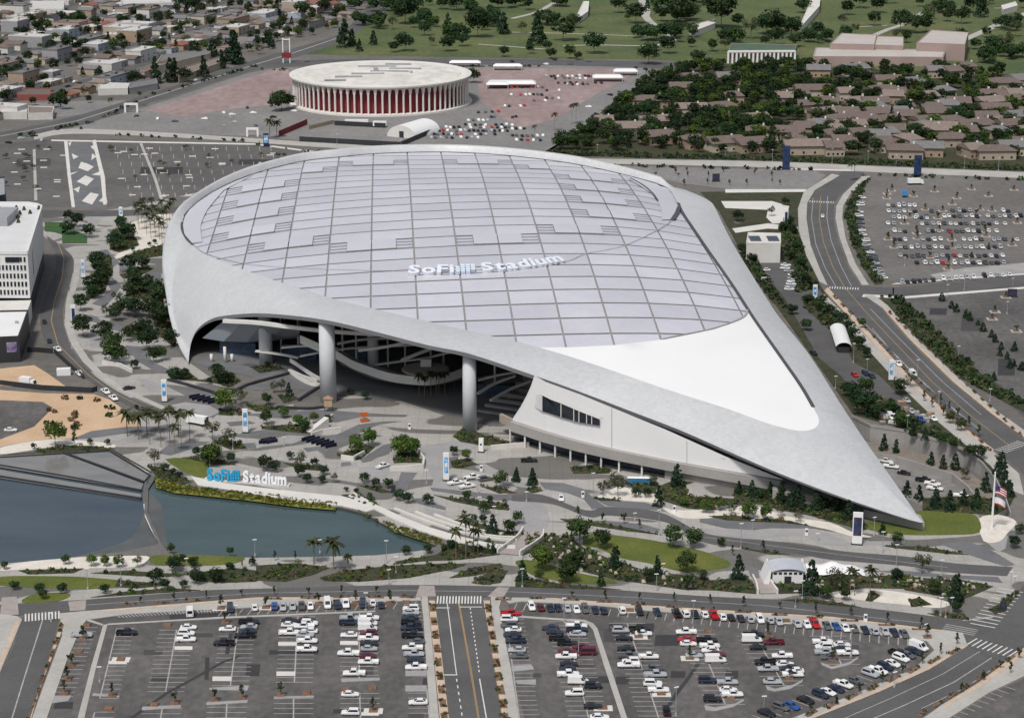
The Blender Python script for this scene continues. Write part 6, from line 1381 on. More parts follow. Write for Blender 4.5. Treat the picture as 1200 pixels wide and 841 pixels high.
# --- lake shore and west plaza
trees(0,400,4,'260,492,105,y 350,490,60,s', 'on the grass by the cascade')
trees(0,400,4,'597,445,110,p 650,460,110,p 703,482,140,f 690,435,110,p 755,497,140,f 745,430,90,p 797,472,150,f 785,430,100,f 820,520,120,f 850,490,140,f 890,465,130,f 838,445,110,p', 'in the palm group beside the cascade plaza')
trees(0,400,4,'725,587,80,o 160,505,28,d 423,486,28,d 503,487,28,d 775,610,38,d 810,625,30,d 640,320,22,d 840,640,30,d', 'along the lake promenade bend')
trees(0,400,4,'1000,585,100,y 525,100,100,r 560,110,80,r 720,100,70,r 760,90,60,r 630,130,40,d', 'on the planted mounds near the west arch')
trees(200,350,4,'260,530,100,y 330,500,70,o 450,500,55,r 485,440,50,o 520,440,60,o 555,455,55,c 450,590,65,r 530,560,50,y 600,600,55,y 625,625,65,r 670,585,50,y 735,580,35,r 870,730,75,y 930,692,80,y 865,700,60,y 1080,730,85,r 1130,742,80,r 1100,700,60,r', 'in the raised plaza planters')
trees(200,350,4,'240,400,70,d 280,395,45,d 215,370,60,d 180,400,30,r 455,325,30,d 845,450,30,d 915,475,40,d 60,380,50,d 20,385,60,d', 'in the shade of the canopy')
trees(180,500,5,'250,175,55,d 330,230,115,d 390,220,65,o 455,215,60,d 660,260,90,d 712,265,65,d 805,195,50,d 865,250,100,o 942,230,45,d 990,285,60,d 900,330,55,d 985,332,45,d 1058,330,60,o 860,295,70,d 505,105,25,d 345,75,115,o 435,120,105,o', 'behind the lettering sign')
trees(180,500,5,'105,740,55,r 450,755,50,r 125,830,75,d 170,790,45,r 235,820,40,r 580,805,45,s 520,825,40,s 710,785,55,s 830,785,55,s 455,840,35,d', 'on the lawn strip south of the lake')
trees(180,500,5,'940,805,135,p 1055,835,165,p 1140,828,75,p', 'south of the teal lake')
trees(400,500,5,'345,180,105,y 410,180,110,y 375,160,95,r 660,170,55,r 735,200,65,y', 'in the plaza planter by the totem')
trees(400,500,5,'135,330,55,d 205,360,60,d 275,360,58,d 340,432,62,d 393,450,62,d 512,457,60,d 165,418,30,d 90,390,30,d 28,382,30,d', 'on the terrace above the lake')
trees(400,500,5,'735,432,60,r 835,512,60,d 870,450,45,d 885,632,110,c 985,632,85,r 1035,572,75,r 960,465,45,o 935,362,95,r 1025,322,70,c 1120,342,85,c 775,560,45,d 830,560,45,d 890,742,65,c', 'beside the curved lake steps')
trees(400,500,5,'672,775,170,f 730,775,240,f 775,740,135,f 800,745,135,f 720,545,50,p', 'at the end of the lake by the steps')
trees(400,500,5,'380,752,55,r 505,742,52,r 600,732,45,r 645,720,55,d 40,830,70,p', 'on the near shore of the teal lake')
trees(0,600,3.488,'270,215,38,r 373,222,45,y 430,222,45,y 487,225,45,y 563,227,48,o 20,235,35,y', 'on the gravel strip of the near shore')
trees(0,600,3.488,'713,240,55,d 635,292,58,d 790,227,45,r 805,292,58,d 885,290,58,d 675,312,38,d 752,312,35,d 430,332,36,d 60,317,35,d 162,330,38,d 253,332,40,d 178,355,38,d 940,235,30,d 1030,220,30,d', 'between the front road and the lake')
trees(0,600,3.488,'575,372,30,s 712,367,42,s 845,357,36,s 988,347,36,s', 'in the verge of the front road by the lakeside lot')
trees(300,600,3.488,'75,340,36,s 215,338,34,s 350,334,34,s 493,332,34,s', 'in the verge of the front road by the lakeside lot')
trees(560,600,3.488,'385,350,32,s 520,357,36,s 660,360,36,s 803,367,36,s 948,374,36,s 1086,388,42,s', 'in the verge of the front road by the busy lot')
trees(860,600,3.488,'188,398,36,s 333,414,40,s 477,425,40,s 627,446,40,s 765,462,38,s', 'in the verge of the front road by the busy lot')
# small trees in the lot planters
for x, y, f_ in PL:
    if (int(x*7+y*3) % 5) < 3: tree(x, y-.5, 16, 's', 'in a brown planter of the %s lot' % ('lakeside' if x < 540 else 'busy'), 0.35, 1.2)
# west plaza
trees(0,200,4,'320,240,50,d 360,265,60,d 320,300,60,d 420,315,60,d', 'beside the dark lawn squares')
trees(0,200,4,'570,285,65,d 605,325,75,d 540,375,75,d 700,355,20,d 725,345,22,d 622,378,18,d', 'beside the palm grove')
trees(0,200,4,'455,455,70,d 470,490,65,d 490,535,80,d 435,580,90,d 430,600,60,d 380,660,75,d 550,630,65,o 600,475,70,d 670,465,60,d 625,515,60,d 640,575,90,d 690,575,80,d 610,590,60,d 600,680,85,d 635,690,80,d 700,690,85,d 545,705,60,d 500,690,60,o 390,780,95,d 480,800,85,d 600,800,60,d 675,790,90,d 690,840,95,d 530,840,80,d 740,600,80,d 765,660,110,d 770,740,110,d 810,830,80,d 740,720,60,d 545,785,20,d', 'on the west plaza beds')
pb = '161,263 166,262 172,275 177,280 182,277 187,281 190,285 163,270 170,266 176,269 181,266 186,270 192,272 196,267 199,262 203,258 168,258 178,258 190,260'
for q in pb.split(): x, y = map(float, q.split(',')); tree(x, y, 24, 'f', 'in the gravel palm grove')
# estate trees, dense
EST = [G(x,y) for x,y in ((648,176),(700,142),(765,95),(830,78),(1215,88),(1215,186),(900,182))]
def far_crowns(name, label, spots):
    """trees too many to part: crowns and short stems in one mesh"""
    v = []; mi = []; ks = ['d','r','y','c','o']; arr = {}
    for k in ks: arr[k] = [np.array([q.co[:] for q in me.vertices]).reshape(-1,4,3)[::2] for me in CR[k]]
    for x, y, h, kd in spots:
        a = arr[kd][int(rng.integers(len(arr[kd])))]; w = h*{'c':.55}.get(kd,1.05); th = rng.uniform(0,6.28); c, s_ = math.cos(th), math.sin(th); b = h*.14
        q = np.empty_like(a); ctr = a.mean(1, keepdims=True); a2 = ctr+(a-ctr)*1.35
        q[...,0] = x+w*(a2[...,0]*c-a2[...,1]*s_); q[...,1] = y+w*(a2[...,0]*s_+a2[...,1]*c); q[...,2] = b+(h-b)*a2[...,2]
        v.append(q.reshape(-1,3)); mi += [ks.index(kd)]*len(q)
    V_ = np.concatenate(v); me = bpy.data.meshes.new(name); me.from_pydata(V_.tolist(), [], np.arange(len(V_)).reshape(-1,4).tolist()); me.update()
    for k in ks: me.materials.append(LF[k])
    me.polygons.foreach_set('material_index', mi); o = link(name, me); tag(o, label, 'trees', None, 'stuff')
xs = [p.x for p in EST]; ys = [p.y for p in EST]; cnt = 0; tries = 0; spots = []
while cnt < 640 and tries < 26000:
    tries += 1; x = rng.uniform(min(xs),max(xs)); y = rng.uniform(min(ys),max(ys))
    if not inside(x, y, EST): continue
    dz = y*FW[1]-H*FW[2]; px = 600+F*x/dz
    if px > 920 and rng.random() < .35: continue
    if not free(x, y, .7): continue
    kd = str(rng.choice(['d','r','y','c'], p=[.42,.31,.22,.05])); h = rng.uniform(6.0,11.5)
    OCC.append((x,y,h*.11)); spots.append((x,y,h,kd)); cnt += 1
spots.sort(key=lambda q: -q[2]*1200/q[1])
for x, y, h, kd in spots[:60]: tree(0,0,0,kd,'standing out among the estate townhouses',0,1.15,h,Vector((x,y,0)))
far_crowns('estate_trees', 'dense dark green trees filling the townhouse estate', spots[60:])
# memorial park (traced)
trees(300,0,4,'790,168,60,d 700,242,75,d 645,247,45,d 1040,175,115,d 895,242,65,d 970,218,55,d 900,168,90,c 550,212,60,c 415,222,110,c 450,217,70,c 485,242,50,c 825,217,45,o 1160,267,45,d 1160,162,90,c 700,115,120,d 580,125,65,d 740,90,90,d 320,65,60,d 215,85,70,d 240,140,60,o 640,140,60,o 1010,35,55,d 870,45,50,d 1120,40,60,d 940,50,80,d', 'on the memorial park lawn')
trees(600,0,4,'240,192,95,d 290,132,60,d 385,252,90,d 120,212,120,c 45,157,50,o 85,252,42,d 165,237,42,d 185,277,45,d 270,277,60,r 310,282,35,d 640,302,90,d 760,200,80,d 700,102,65,d 500,62,75,d 580,112,85,d 740,62,80,d 790,122,130,d 850,102,90,o 980,132,140,d 1060,132,60,d 1120,182,90,o 1190,162,80,d 840,222,38,d 870,302,60,d 940,242,50,r 1000,242,60,o 215,97,30,r 540,97,30,y 730,252,75,d 1185,215,40,d', 'on the memorial park lawn')
trees(900,0,4,'30,212,75,d 20,162,100,d 110,182,90,d 130,222,60,d 165,62,60,d 230,172,60,d 360,192,60,d 370,72,60,d 350,122,50,o 500,122,60,d 510,62,70,d 410,162,50,o 620,152,90,d 690,157,75,d 740,152,60,d 650,202,50,r 840,102,50,d 905,112,70,d 960,62,80,d 1000,82,100,c 900,197,55,d 975,232,45,d 1025,177,45,d 1050,212,35,d 1160,172,70,o 1110,252,90,o 1075,132,42,d 760,92,70,o 710,32,45,d 595,187,40,o 430,40,70,d 1200,40,70,d', 'on the memorial park lawn')
spots = []
for cx, cy in ((440,12),(470,16),(520,6),(560,18),(575,32),(640,30),(700,14),(725,16),(780,12),(800,22),(845,8),(850,24),(880,12),(905,18),(915,38),(930,6),(985,6),(1000,14),(1030,4),(1075,28),(1150,4),(1180,33),(760,46),(790,43),(860,52),(1120,60),(1160,62),(1190,68),(1150,73),(1100,63),(960,50),(500,30),(535,44),(600,8),(660,8),(820,5),(1100,16),(1200,14),(430,30),(480,4)):
    for k in range(8):
        q = G(cx+rng.normal(0,9), max(-8,cy+rng.normal(0,2.0))); 
        if free(q.x,q.y,1): spots.append((q.x,q.y,rng.uniform(8,15),str(rng.choice(['d','r','c','o'],p=[.6,.2,.1,.1]))))
far_crowns('park_tree_clumps', 'dark clumps of trees far back in the memorial park', spots)
trees(860,180,3.53,'30,415,40,d 60,432,45,d 130,412,48,d 175,430,45,d 75,455,40,d 240,442,40,d 250,522,35,d 225,302,40,d 205,322,38,d 245,335,35,d 260,402,40,d 280,472,42,d 300,542,40,d 310,622,38,d 350,652,40,r 400,672,42,d 430,692,42,d 455,705,40,d 480,732,40,d 500,762,42,d 530,722,38,r 520,802,45,d 300,732,45,d 240,665,40,d 370,622,36,r 545,845,42,d 20,280,40,d 155,260,40,o 215,215,30,d', 'on the planted strip beside the broad avenue')
trees(420,380,4,'285,347,105,f 310,345,90,f 340,332,100,f 365,332,95,f 378,330,95,f 405,330,95,f 450,302,80,f', 'under the canopy by the deck pavilion')
# boulevard and neighbourhood
trees(0,0,4,'730,392,105,c 800,387,100,c 820,380,90,c 955,362,85,c 1040,322,75,c 1095,302,135,c 1105,300,110,c 995,272,75,c 915,272,50,d 870,387,60,d 640,395,55,d 610,390,50,d 20,390,75,d 60,385,60,d 100,380,55,d 210,390,40,d 330,242,70,d 360,120,60,d 575,125,50,d 450,125,45,d 510,285,42,d 735,225,35,d 670,255,45,d 220,255,45,c 840,45,60,d 900,60,70,d 940,70,50,d 160,540,1,d'.replace(' 160,540,1,d',''), 'along the far side of the boulevard')
spots = []; tries = 0
while len(spots) < 300 and tries < 12000:
    tries += 1; y = rng.uniform(1380, 2090); x = rng.uniform(-520,-60)
    if not inside(x, y, REG): continue
    dz = y*FW[1]-H*FW[2]; px = 600+F*x/dz
    if px < -10 or not free(x, y, .8): continue
    kd = str(rng.choice(['d','r','y','c','o'], p=[.5,.2,.1,.12,.08])); h = rng.uniform(5,10.5); spots.append((x,y,h,kd)); OCC.append((x,y,1.5))
far_crowns('neighbourhood_trees', 'scattered dark garden trees between the far houses', spots)
trees(600,0,4,'280,585,85,f 300,580,85,f 200,615,75,f 105,655,60,f 625,400,70,f', 'by the arena car park lane'); trees(300,0,4,'65,650,80,p 98,645,70,p 120,520,85,d 90,525,70,d 150,510,60,d 910,510,45,d 1020,390,60,d', 'beside the round arena')
trees(0,0,4,'520,540,70,f 655,500,60,f', 'at the arena lot corner'); trees(860,180,3.53,'485,115,70,f 497,112,70,f', 'at the top of the curving avenue')
# small trees of the north, east and lower lots
def lottrees(ox, oy, s, spec, where, lot, pad=True, kind='s', h=14):
    me = None
    for w in spec.split():
        x, y = (float(q) for q in w.split(',')); px, py = ox+x/s, oy+y/s; p = G(px, py)
        if pad: MB().box(p.x-2.2,p.x+2.2,p.y-2.2,p.y+2.2,0,.16).build('planter_pad', conc, lot); MB().frustum((p.x-1.3,p.x+1.3,p.y-1.3,p.y+1.3),(p.x-1.1,p.x+1.1,p.y-1.1,p.y+1.1),.16,.5).build('planter', soil, lot)
        tree(px, py, 0, kind, where, 0, 1.4, rng.uniform(2.6,4.2))
lottrees(990,200,5.714,'460,170 600,140 750,185 848,125 962,170 1133,130 718,225 540,262 655,270 905,262 985,270 435,310 622,318 880,300 400,355 630,400 480,420 485,455 715,465 940,410 945,440 720,515 965,518 570,580 850,575 695,620 690,660 280,185 313,135 283,155 290,460 330,515 1155,350 1120,500', 'in a pale planter of the crowded east lot', east_lot)
lottrees(860,180,3.53,'860,610 900,640 920,655 960,680 975,690 1010,710 1030,735 1065,760 1080,780 1105,810 1130,850 1160,880', 'in the planted median of the lower east lot', east2, False, 'c')
lottrees(860,180,3.53,'1080,655 1068,685 1168,735 1125,595', 'on a pad of the lower east lot', east2, True)
lottrees(860,400,3.53,'1140,110 1075,160 1100,60 1190,120 1160,40', 'in a bed of the lower east lot', east2, False, 'c')
NWT = ' '.join('%d,%d' % (rng.uniform(480,1380), rng.uniform(690,930)) for k in range(26))+' '+' '.join('%d,%d' % (rng.uniform(0,270), rng.uniform(690,900)) for k in range(14))
NW_OK = ' '.join(w for w in NWT.split() if inside(G(float(w.split(',')[0])/4, float(w.split(',')[1])/4).x, G(float(w.split(',')[0])/4, float(w.split(',')[1])/4).y, [G(a,b) for a,b in ((5,172),(65,167),(300,174),(375,184),(215,238),(5,238))]))
lottrees(0,0,4,NW_OK, 'in the empty north lot', nw, False, 'o')
lottrees(720,190,6,'300,55 430,85 450,105 515,105 510,70 660,105 655,155 765,75 810,165 930,160 985,90 1105,105 1110,145 1165,165 490,165 290,100', 'in the thin north east lot', ne, False)
# north lot islands and the paved zigzag strip
for k in range(58):
    x, y = rng.uniform(2,370), rng.uniform(173,236)
    if (75 < x < 125) or not inside(G(x,y).x, G(x,y).y, [G(a,b) for a,b in ((0,170),(65,166),(300,173),(375,184),(215,238),(0,238))]): continue
    slab('lot_island', [(x-4,y-.4),(x+4,y-.5),(x+4,y+.4),(x-4,y+.5)], 0, .15, conc_w, nw)
for a, b_ in (((165,168),(182,210)),((182,210),(190,236)),((305,190),(300,200)),((40,175),(42,235))): MB().strip([G(*a),G(*b_)], 1.6, .06).build('lot_lane', conc, nw)
st_ = MB()
for k in range(16):
    for j in range(7): 
        x = 135+k*13+j*3; y = 172+j*9
        if x < 330: st_.strip([G(x,y), G(x+.4+(x-200)*.004, y+5)], .35, .05)
st_.build('parking_lines', paint_f, nw)
for k, p in enumerate(([(75,165),(79,164.5),(83,205),(88,243),(84,243),(79,205)], [(108,165),(112,164),(123,208),(125,240),(121,240),(118,208)], [(80,168),(84,166),(82,172)],[(95,190),(102,192),(110,196),(103,201),(92,197)],[(96,236),(106,226),(116,228),(108,240)],[(84,180),(92,184),(86,187)],[(82,206),(92,201),(84,203)],[(90,213),(100,206),(110,210),(102,218)],[(108,180),(113,184),(107,188)],[(108,205),(118,201),(117,206)],[(116,236),(124,228),(126,238)],[(86,222),(94,219),(92,226)],[(106,172),(111,170),(110,176)])):
    slab('pale_paving', p, 0, .18+.001*k, conc_w, nw)
sheet('dark_paving_or_shade', [(76,165),(110,165),(122,208),(124,243),(86,243)], .06, paver, nw)

# ================================================================== SHRUBS, HEDGES, ROCKS (ground cover nobody could count)
def scatter(name, label, polys, spacing, smin, smax, kinds, zb=.15, nq=13, world=False):
    out = {k: [] for k in kinds}
    for poly in polys:
        P = poly if world else [G(x,y) for x,y in poly]; xs = [p.x for p in P]; ys = [p.y for p in P]
        A = abs(sum(P[k-1].x*P[k].y-P[k].x*P[k-1].y for k in range(len(P))))/2; n = max(2, int(A/spacing**2)); t = 0; c = 0
        while c < n and t < n*12:
            t += 1; x = rng.uniform(min(xs),max(xs)); y = rng.uniform(min(ys),max(ys))
            if not inside(x, y, P): continue
            c += 1; s = rng.uniform(smin,smax); m = nq
            d = rng.normal(0,1,(m,3)); d /= np.linalg.norm(d,axis=1)[:,None]; d[:,2] = np.abs(d[:,2]); ctr = np.array([x,y,zb+s*.12])+d*np.array([s*.55,s*.55,s*.6])*rng.uniform(.55,1,(m,1))
            out[kinds[int(rng.integers(len(kinds)))]].append(quads(ctr, d, s*.2))
    v = []; mi = []; ms = []
    for q, k in enumerate(kinds):
        ms.append(LF[k])
        if out[k]: a = np.concatenate(out[k]); v.append(a.reshape(-1,3)); mi += [q]*len(a)
    V_ = np.concatenate(v); me = bpy.data.meshes.new(name); me.from_pydata(V_.tolist(), [], np.arange(len(V_)).reshape(-1,4).tolist()); me.update()
    for m in ms: me.materials.append(m)
    me.polygons.foreach_set('material_index', mi); o = link(name, me); tag(o, label, 'shrubs', None, 'stuff'); return o
scatter('bed_shrubs', 'low mixed shrubs filling the plaza planting beds', BEDS, 1.75, .7, 1.7, ['r','o','d','b','y'])
HED = [[(1000,225),(1022,207),(1015,215),(1004,245),(1006,270),(1015,300),(1035,333),(1025,334),(1010,312),(997,280),(991,255),(993,238)], [(914,262),(931,266),(948,316),(958,338),(934,343),(931,313),(917,293)], [(939,350),(963,351),(985,376),(1012,408),(1000,412),(985,396),(960,376),(944,362)], [(1031,349),(1056,349),(1110,400),(1150,438),(1230,488),(1230,500),(1125,443),(1075,395)],
       [(640,178),(760,181),(900,184.5),(1050,190),(1200,196.5),(1300,201),(1300,205),(1200,201),(1050,195),(900,188.5),(760,185.5),(640,182)], [(860,300),(880,300),(905,335),(920,362),(905,355),(880,320)], [(1010,470),(1060,505),(1100,517),(1130,527),(1120,515),(1080,495),(1040,470),(1020,460)]]
hg = [sheet('hedge_bed', p, .1, cover, label='dark hedge ground %s' % w) for p, w in zip(HED, ('beside the crowded lot','east of the service building','below the service road','beside the lower east lot','along the townhouse estate','behind the canopy edge','above the retaining wall'))]
scatter('hedge', 'dense dark green hedges along the avenues and the estate', HED, 2.6, 1.6, 3.2, ['d','r','c','o'], .1, 15)
BM = []
for a, b_, w in (((120,139),(170,115),1),((170,115),(300,78),1),((20,160),(110,143),1),((300,83),(480,79),.8),((480,79),(640,78),.8),((130,158),(300,167),.5),((640,193),(960,200),.9),((1010,206),(1200,211),.9),((300,170),(380,181),.8)): BM.append([(a[0],a[1]-w),(b_[0],b_[1]-w),(b_[0],b_[1]+w),(a[0],a[1]+w)])
scatter('roadside_shrubs', 'dark bushes lining the boulevard and north street', BM, 4.2, 1.6, 3.4, ['d','r','d'], 0, 12)
VG = []
for x, y in ((150,708),(190,706),(228,703),(321,696+5),(362,700.5),(400,699.5),(441,699.5),(478,699.3),(670,702.5),(709,705),(749,708),(790,711),(832,714),(871,717),(914,720),(955,723),(997,727),(1040,732),(1079,737),(630,700.5),(590,702)): VG.append([(x-10,y-.4),(x+9,y+.1),(x+9,y+2),(x-10,y+1.5)])
for k in range(9): y = 708+k*16; VG.append([(503+k*1.6,y),(510+k*1.75,y),(511+k*1.8,y+9),(504+k*1.7,y+9)]); VG.append([(568+k*2.2,y),(575+k*2.5,y),(576.5+k*2.6,y+10),(570+k*2.3,y+10)]); VG.append([(70-k*5.0,y+24-k*1.2),(75-k*5.4,y+24-k*1.2),(72-k*5.4,y+33-k*1.2),(67-k*5.1,y+33-k*1.2)])
for t in range(9): x = 1118-t*24; y = 764+t*11-(t*t*.09); VG.append([(x-8,y+2),(x+5,y-5),(x+9,y-3),(x-3,y+4.2)])
for t in range(8): x = 1183-t*17; y = 772+t*10.5; VG.append([(x-6,y+3),(x+4,y-4),(x+8,y-3),(x-2,y+5)])
for t in range(22): x = 978+t*9; y = 349+t*9.1-max(0,t-8)*.35; VG.append([(x-2,y-1.5),(x+1,y-2),(x+4,y+2),(x+1,y+2.5)])
for t in range(20): x = 1042+t*9; y = 367+t*8.4; VG.append([(x-2,y-1.5),(x+1,y-2),(x+4,y+2),(x+1,y+2.5)])
for p in VG: slab('verge_bed', p, .0, .3, soil, terrain)
scatter('verge_shrubs', 'small shrubs in the mulch strips beside the roads', VG, 1.0, .5, 1.1, ['o','d','r','b'], .25, 10)
scatter('desert_bushes', 'dry brown bushes dotted over the orange sandy ground', [[(20,460),(128,468),(160,492),(120,505),(60,508),(30,480)]], 9, 1.8, 3.2, ['b','d'], .05, 22)
def rocks(name, label, polys, spacing, smin, smax):
    b = MB()
    for poly in polys:
        P = [G(x,y) for x,y in poly]; xs = [p.x for p in P]; ys = [p.y for p in P]; A = abs(sum(P[k-1].x*P[k].y-P[k].x*P[k-1].y for k in range(len(P))))/2
        for k in range(int(A/spacing**2)*2):
            x = rng.uniform(min(xs),max(xs)); y = rng.uniform(min(ys),max(ys))
            if not inside(x,y,P): continue
            s = rng.uniform(smin,smax); q = lambda: rng.uniform(.6,1.0)*s
            b.frustum((x-q(),x+q(),y-q(),y+q()),(x-q()*.6,x+q()*.6,y-q()*.6,y+q()*.6),.1,.2+s*rng.uniform(.6,1.1))
    o = b.build(name, rock_m); tag(o, label, 'rocks', None, 'stuff')
rocks('garden_rocks', 'pale rocks in the dry garden around the oval lawn', [tile(600,540,5,[(90,440),(330,440),(560,570),(800,650),(1150,690),(1200,760),(780,720),(420,650),(170,590)]), tile(860,600,3.488,[(640,260),(1000,290),(940,355),(700,320)]), tile(860,600,3.488,[(200,290),(600,280),(620,300),(300,310)])], 3.2, .35, .9)
# long grass and reeds on the lake margin
LF['a'] = leafmat('leaf_reed', (.13,.125,.02), (.25,.225,.04), .1)
scatter('lake_reeds', 'yellow reeds standing along the lake margin', [[(181,557.5),(215,569),(260,574),(300,578),(350,584),(395,590),(393,597),(350,593.5),(300,587),(250,581.5),(205,577),(183,570.5)],[(447,610),(470,617),(500,626),(522,635),(516,640),(490,632),(462,623)],[(420,598),(440,606),(445,612),(425,604)]], .8, .5, 1.2, ['a','a','y'], .0, 9)
# ================================================================== SIGNS, LAMPS AND OTHER STREET FURNITURE
scr_b = mat('screen_blue', (.03,.22,.55), .35, scale=.6, col2=(.35,.62,.85), detail=1); scr_d = mat('screen_dark', (.02,.022,.035), .35, scale=.5, col2=(.07,.06,.12), detail=1); scr_n = mat('screen_navy', (.012,.022,.06), .35, scale=.6, col2=(.03,.06,.14), detail=1)
def totem(px, py, hpx, lab, face=scr_b, w=1.9, zc=0.0, body=white_m):
    p = G(px,py,zc); h = hpx/(F/math.sqrt(p.x**2+p.y**2+H*H)*.96); t = thing('totem_sign', lab, 'sign', (p.x,p.y,zc), R(random.uniform(-12,4)))
    MB().box(-w/2,w/2,-.45,.45,.0,h).build('body', body, t); MB().box(-w/2-.25,w/2+.25,-.7,.7,0,.5).build('base', dark_m, t)
    MB().box(-w/2+.3,w/2-.3,-.52,-.45,h*.3,h*.86).build('screen', face, t); MB().box(-w/2+.5,w/2-.5,-.56,-.52,h*.52,h*.66).build('screen_panel', white_m if face is scr_b else scr_n, t)
    OCC.append((p.x,p.y,1.5))
totem(193,471,26,'white totem sign with blue screen at the west plaza mouth'); totem(288,507,28,'white totem sign with blue screen beside the dark barrier stacks'); totem(523,563,33,'tall white totem sign with blue screen beside parked white pickups'); totem(87,384,26,'white totem sign with violet screen beside the west road kerb',scr_n)
totem(98,326,21,'white totem sign beside the dark lawn squares'); totem(1004,638,38,'tall white totem sign with black screen below the stadium tip',scr_d,3.0); totem(955,350,16,'white totem sign at the staff lot entrance'); totem(921,266,20,'white totem sign on the white path by the avenue',scr_n); totem(1044,446,24,'white totem sign at the service yard gate')
totem(921,199,27,'dark blue totem tower on the pale north street behind the roof corner',scr_n,4.2,0,scr_n); totem(1075,206,23,'dark blue totem tower above the crowded east lot',scr_n,4.2,0,scr_n); totem(312,172,15,'blue totem sign beside the arena lot corner palms',scr_b,3.2,0,scr_n); totem(564,530,17,'slim blank white totem under the canopy edge',white_m,1.6); totem(142,254,11,'small blue sign at the palm grove',scr_b)
totem(1175,715,11,'black information panel at the junction corner',scr_d,1.5,0,dark_m); totem(461,577,9,'small black information panel on the lake terrace',scr_d,1.2,0,dark_m)
# --- lettering sign on the lake shore
t = thing('lettering_sign', 'giant freestanding blue and white letters on the lake shore wall', 'sign', (0,0,0))
MB().wall([G(240,562.5,0),G(290,566,0),G(340,569.5,0)], .7, 2.2).build('sign_plinth', conc_w, t)
base = [G(243,561.5,.7), G(290,564.5,.7), G(337,568,.7)]
lettering(t, (('SoFi', blue_s), ('#', blue_s), (' Stadium', white_s)), base, 5.4, R(90), 'letter')
# --- white tiers, lake steps, benches
for k, (p, z) in enumerate((([(224,559),(262,566.5),(300,571.5),(350,577),(400,582),(425,588),(443,596),(430,600),(400,593),(350,588),(300,579.5),(260,573),(232,569)],.35), ([(415,578),(440,592),(470,606),(500,618),(540,630),(575,638),(604,640),(604,644),(570,643),(530,635),(490,622),(455,606),(428,592),(408,582)],.5))):
    slab('lake_tier', p, 0, z, conc_w, plaza)
for pts in ([(462,597),(485,606),(515,617),(550,627),(585,633),(606,634)], [(487,601),(510,610),(540,620),(575,629),(606,631)], [(509,604),(530,612),(560,622),(590,627)]):
    o = MB().wall(catmull([G(*p) for p in pts],4), .75, .9).build('lake_step', conc_w, plaza)
for a, b_, c_, d_, lab in ((((583,649),(606,632),(613,622)),((609,651),(634,634),(637,625)),0,0,'footbridge with curved white parapets at the lake end'),(((882,678),(886,687),(888,696)),((900,678),(905,688),(911,696)),0,0,'short footbridge beside the white pavilion')):
    t = thing('footbridge', lab, 'bridge', G(*a[1])); o0 = Vector(t.location)
    A = [p-o0 for p in catmull([G(*q) for q in a],4)]; B = [p-o0 for p in catmull([G(*q) for q in b_],4)]
    dkb = MB()
    for k in range(len(A)-1): dkb.quad(A[k]+Vector((0,0,.3)), B[k]+Vector((0,0,.3)), B[k+1]+Vector((0,0,.3)), A[k+1]+Vector((0,0,.3)))
    dkb.build('deck', brick, t); MB().wall(A, 1.6, .5).build('parapet', conc_w, t); MB().wall(B, 1.6, .5).build('parapet', conc_w, t)
# planter walls of the raised plaza beds
for pts in ([(457,552),(474,551),(496,549)], [(496,549),(497,541),(491,532)], [(400,538),(414,540),(427,533)], [(375,503),(382,495),(390,490)], [(340,437),(354,444),(372,449)], [(575,527),(597,525),(620,523)], [(120,427),(140,430),(155,437)], [(365,512),(378,508),(400,505)]):
    o = MB().wall([G(*p) for p in pts], 1.7, .6).build('planter_wall', conc_w, plaza)
# dark kerbs edging the lake and canyon paths
for pts in ([(197,446),(220,452),(250,461),(262,466),(290,452),(330,441),(345,436)], [(325,478),(360,480),(380,478)], [(350,470),(372,456),(385,450)]): MB().wall(catmull([G(*p) for p in pts],3), .9, 1.2).build('dark_kerb', dark_m, plaza)
# --- lamp posts
def lamp(px, py, hpx, zone, arm=False, zc=0.0):
    p = G(px,py,zc); h = hpx/(F/math.sqrt(p.x**2+p.y**2+H*H)*.96); t = thing('lamp_post', ('grey lamp post with white head '+zone), 'lamp post', (p.x,p.y,zc), random.uniform(0,.5), 'lamp posts '+zone)
    MB().tube((0,0,0),(0,0,h),.11,.07,6).build('pole', grey_m, t); MB().box(-.6,.6,-.2,.2,h,h+.14).build('lamp_head', white_m, t); MB().tube((0,0,0),(0,0,.7),.3,.3,8).build('base', conc, t)
for z_, lst in (('in the busy lot', '661,728,28 812,737,34 997,770,34 792,838,34 678,768,30 895,835,20 1048,805,18'), ('in the lakeside lot', '117,799,18 277,721,12 429,716,22 60,728,10'),
                ('on the lake shore', '299,651,19 375,648,16 453,660,27 464,672,20 456,685,18 103,690,24 142,687,26 219,672,18'), ('on the plaza', '246,546,20 273,527,20 333,522,10 560,578,18 500,567,16 562,598,16 579,605,12 617,588,12 695,582,28 772,627,30 744,610,9 777,676,16 769,692,20 612,688,22 612,655,12 355,500,10 240,505,14'),
                ('along the plaza road', '868,643,30 882,623,14 1024,628,22 1034,648,25 940,702,22 949,697,20 932,712,20 1050,666,28 1103,676,20 1188,700,25 958,634,9 1121,700,18'), ('at the junction corner', '1102,722,22 1108,724,18 1115,716,16 1184,690,20 1085,745,14'),
                ('along the broad avenue', '1063,505,18 1016,437,16 1000,425,22 1100,475,16 979,455,14 1075,440,18 1160,470,14 1123,420,14'), ('along the pale north street', '905,190,14 975,192,17 988,190,15 1017,192,14 1050,195,13 1130,198,14 1170,200,14 700,182,12 850,186,12'), ('over the east lots', '1060,312,10 1130,340,22 1186,345,18 1110,348,14 1180,368,14'), ('in the arena lot', '395,170,12 470,176,12 520,172,10 160,148,10 263,158,11 270,145,8')):
    for w in lst.split(): x, y, h = map(float, w.split(',')); lamp(x, y, h, z_)
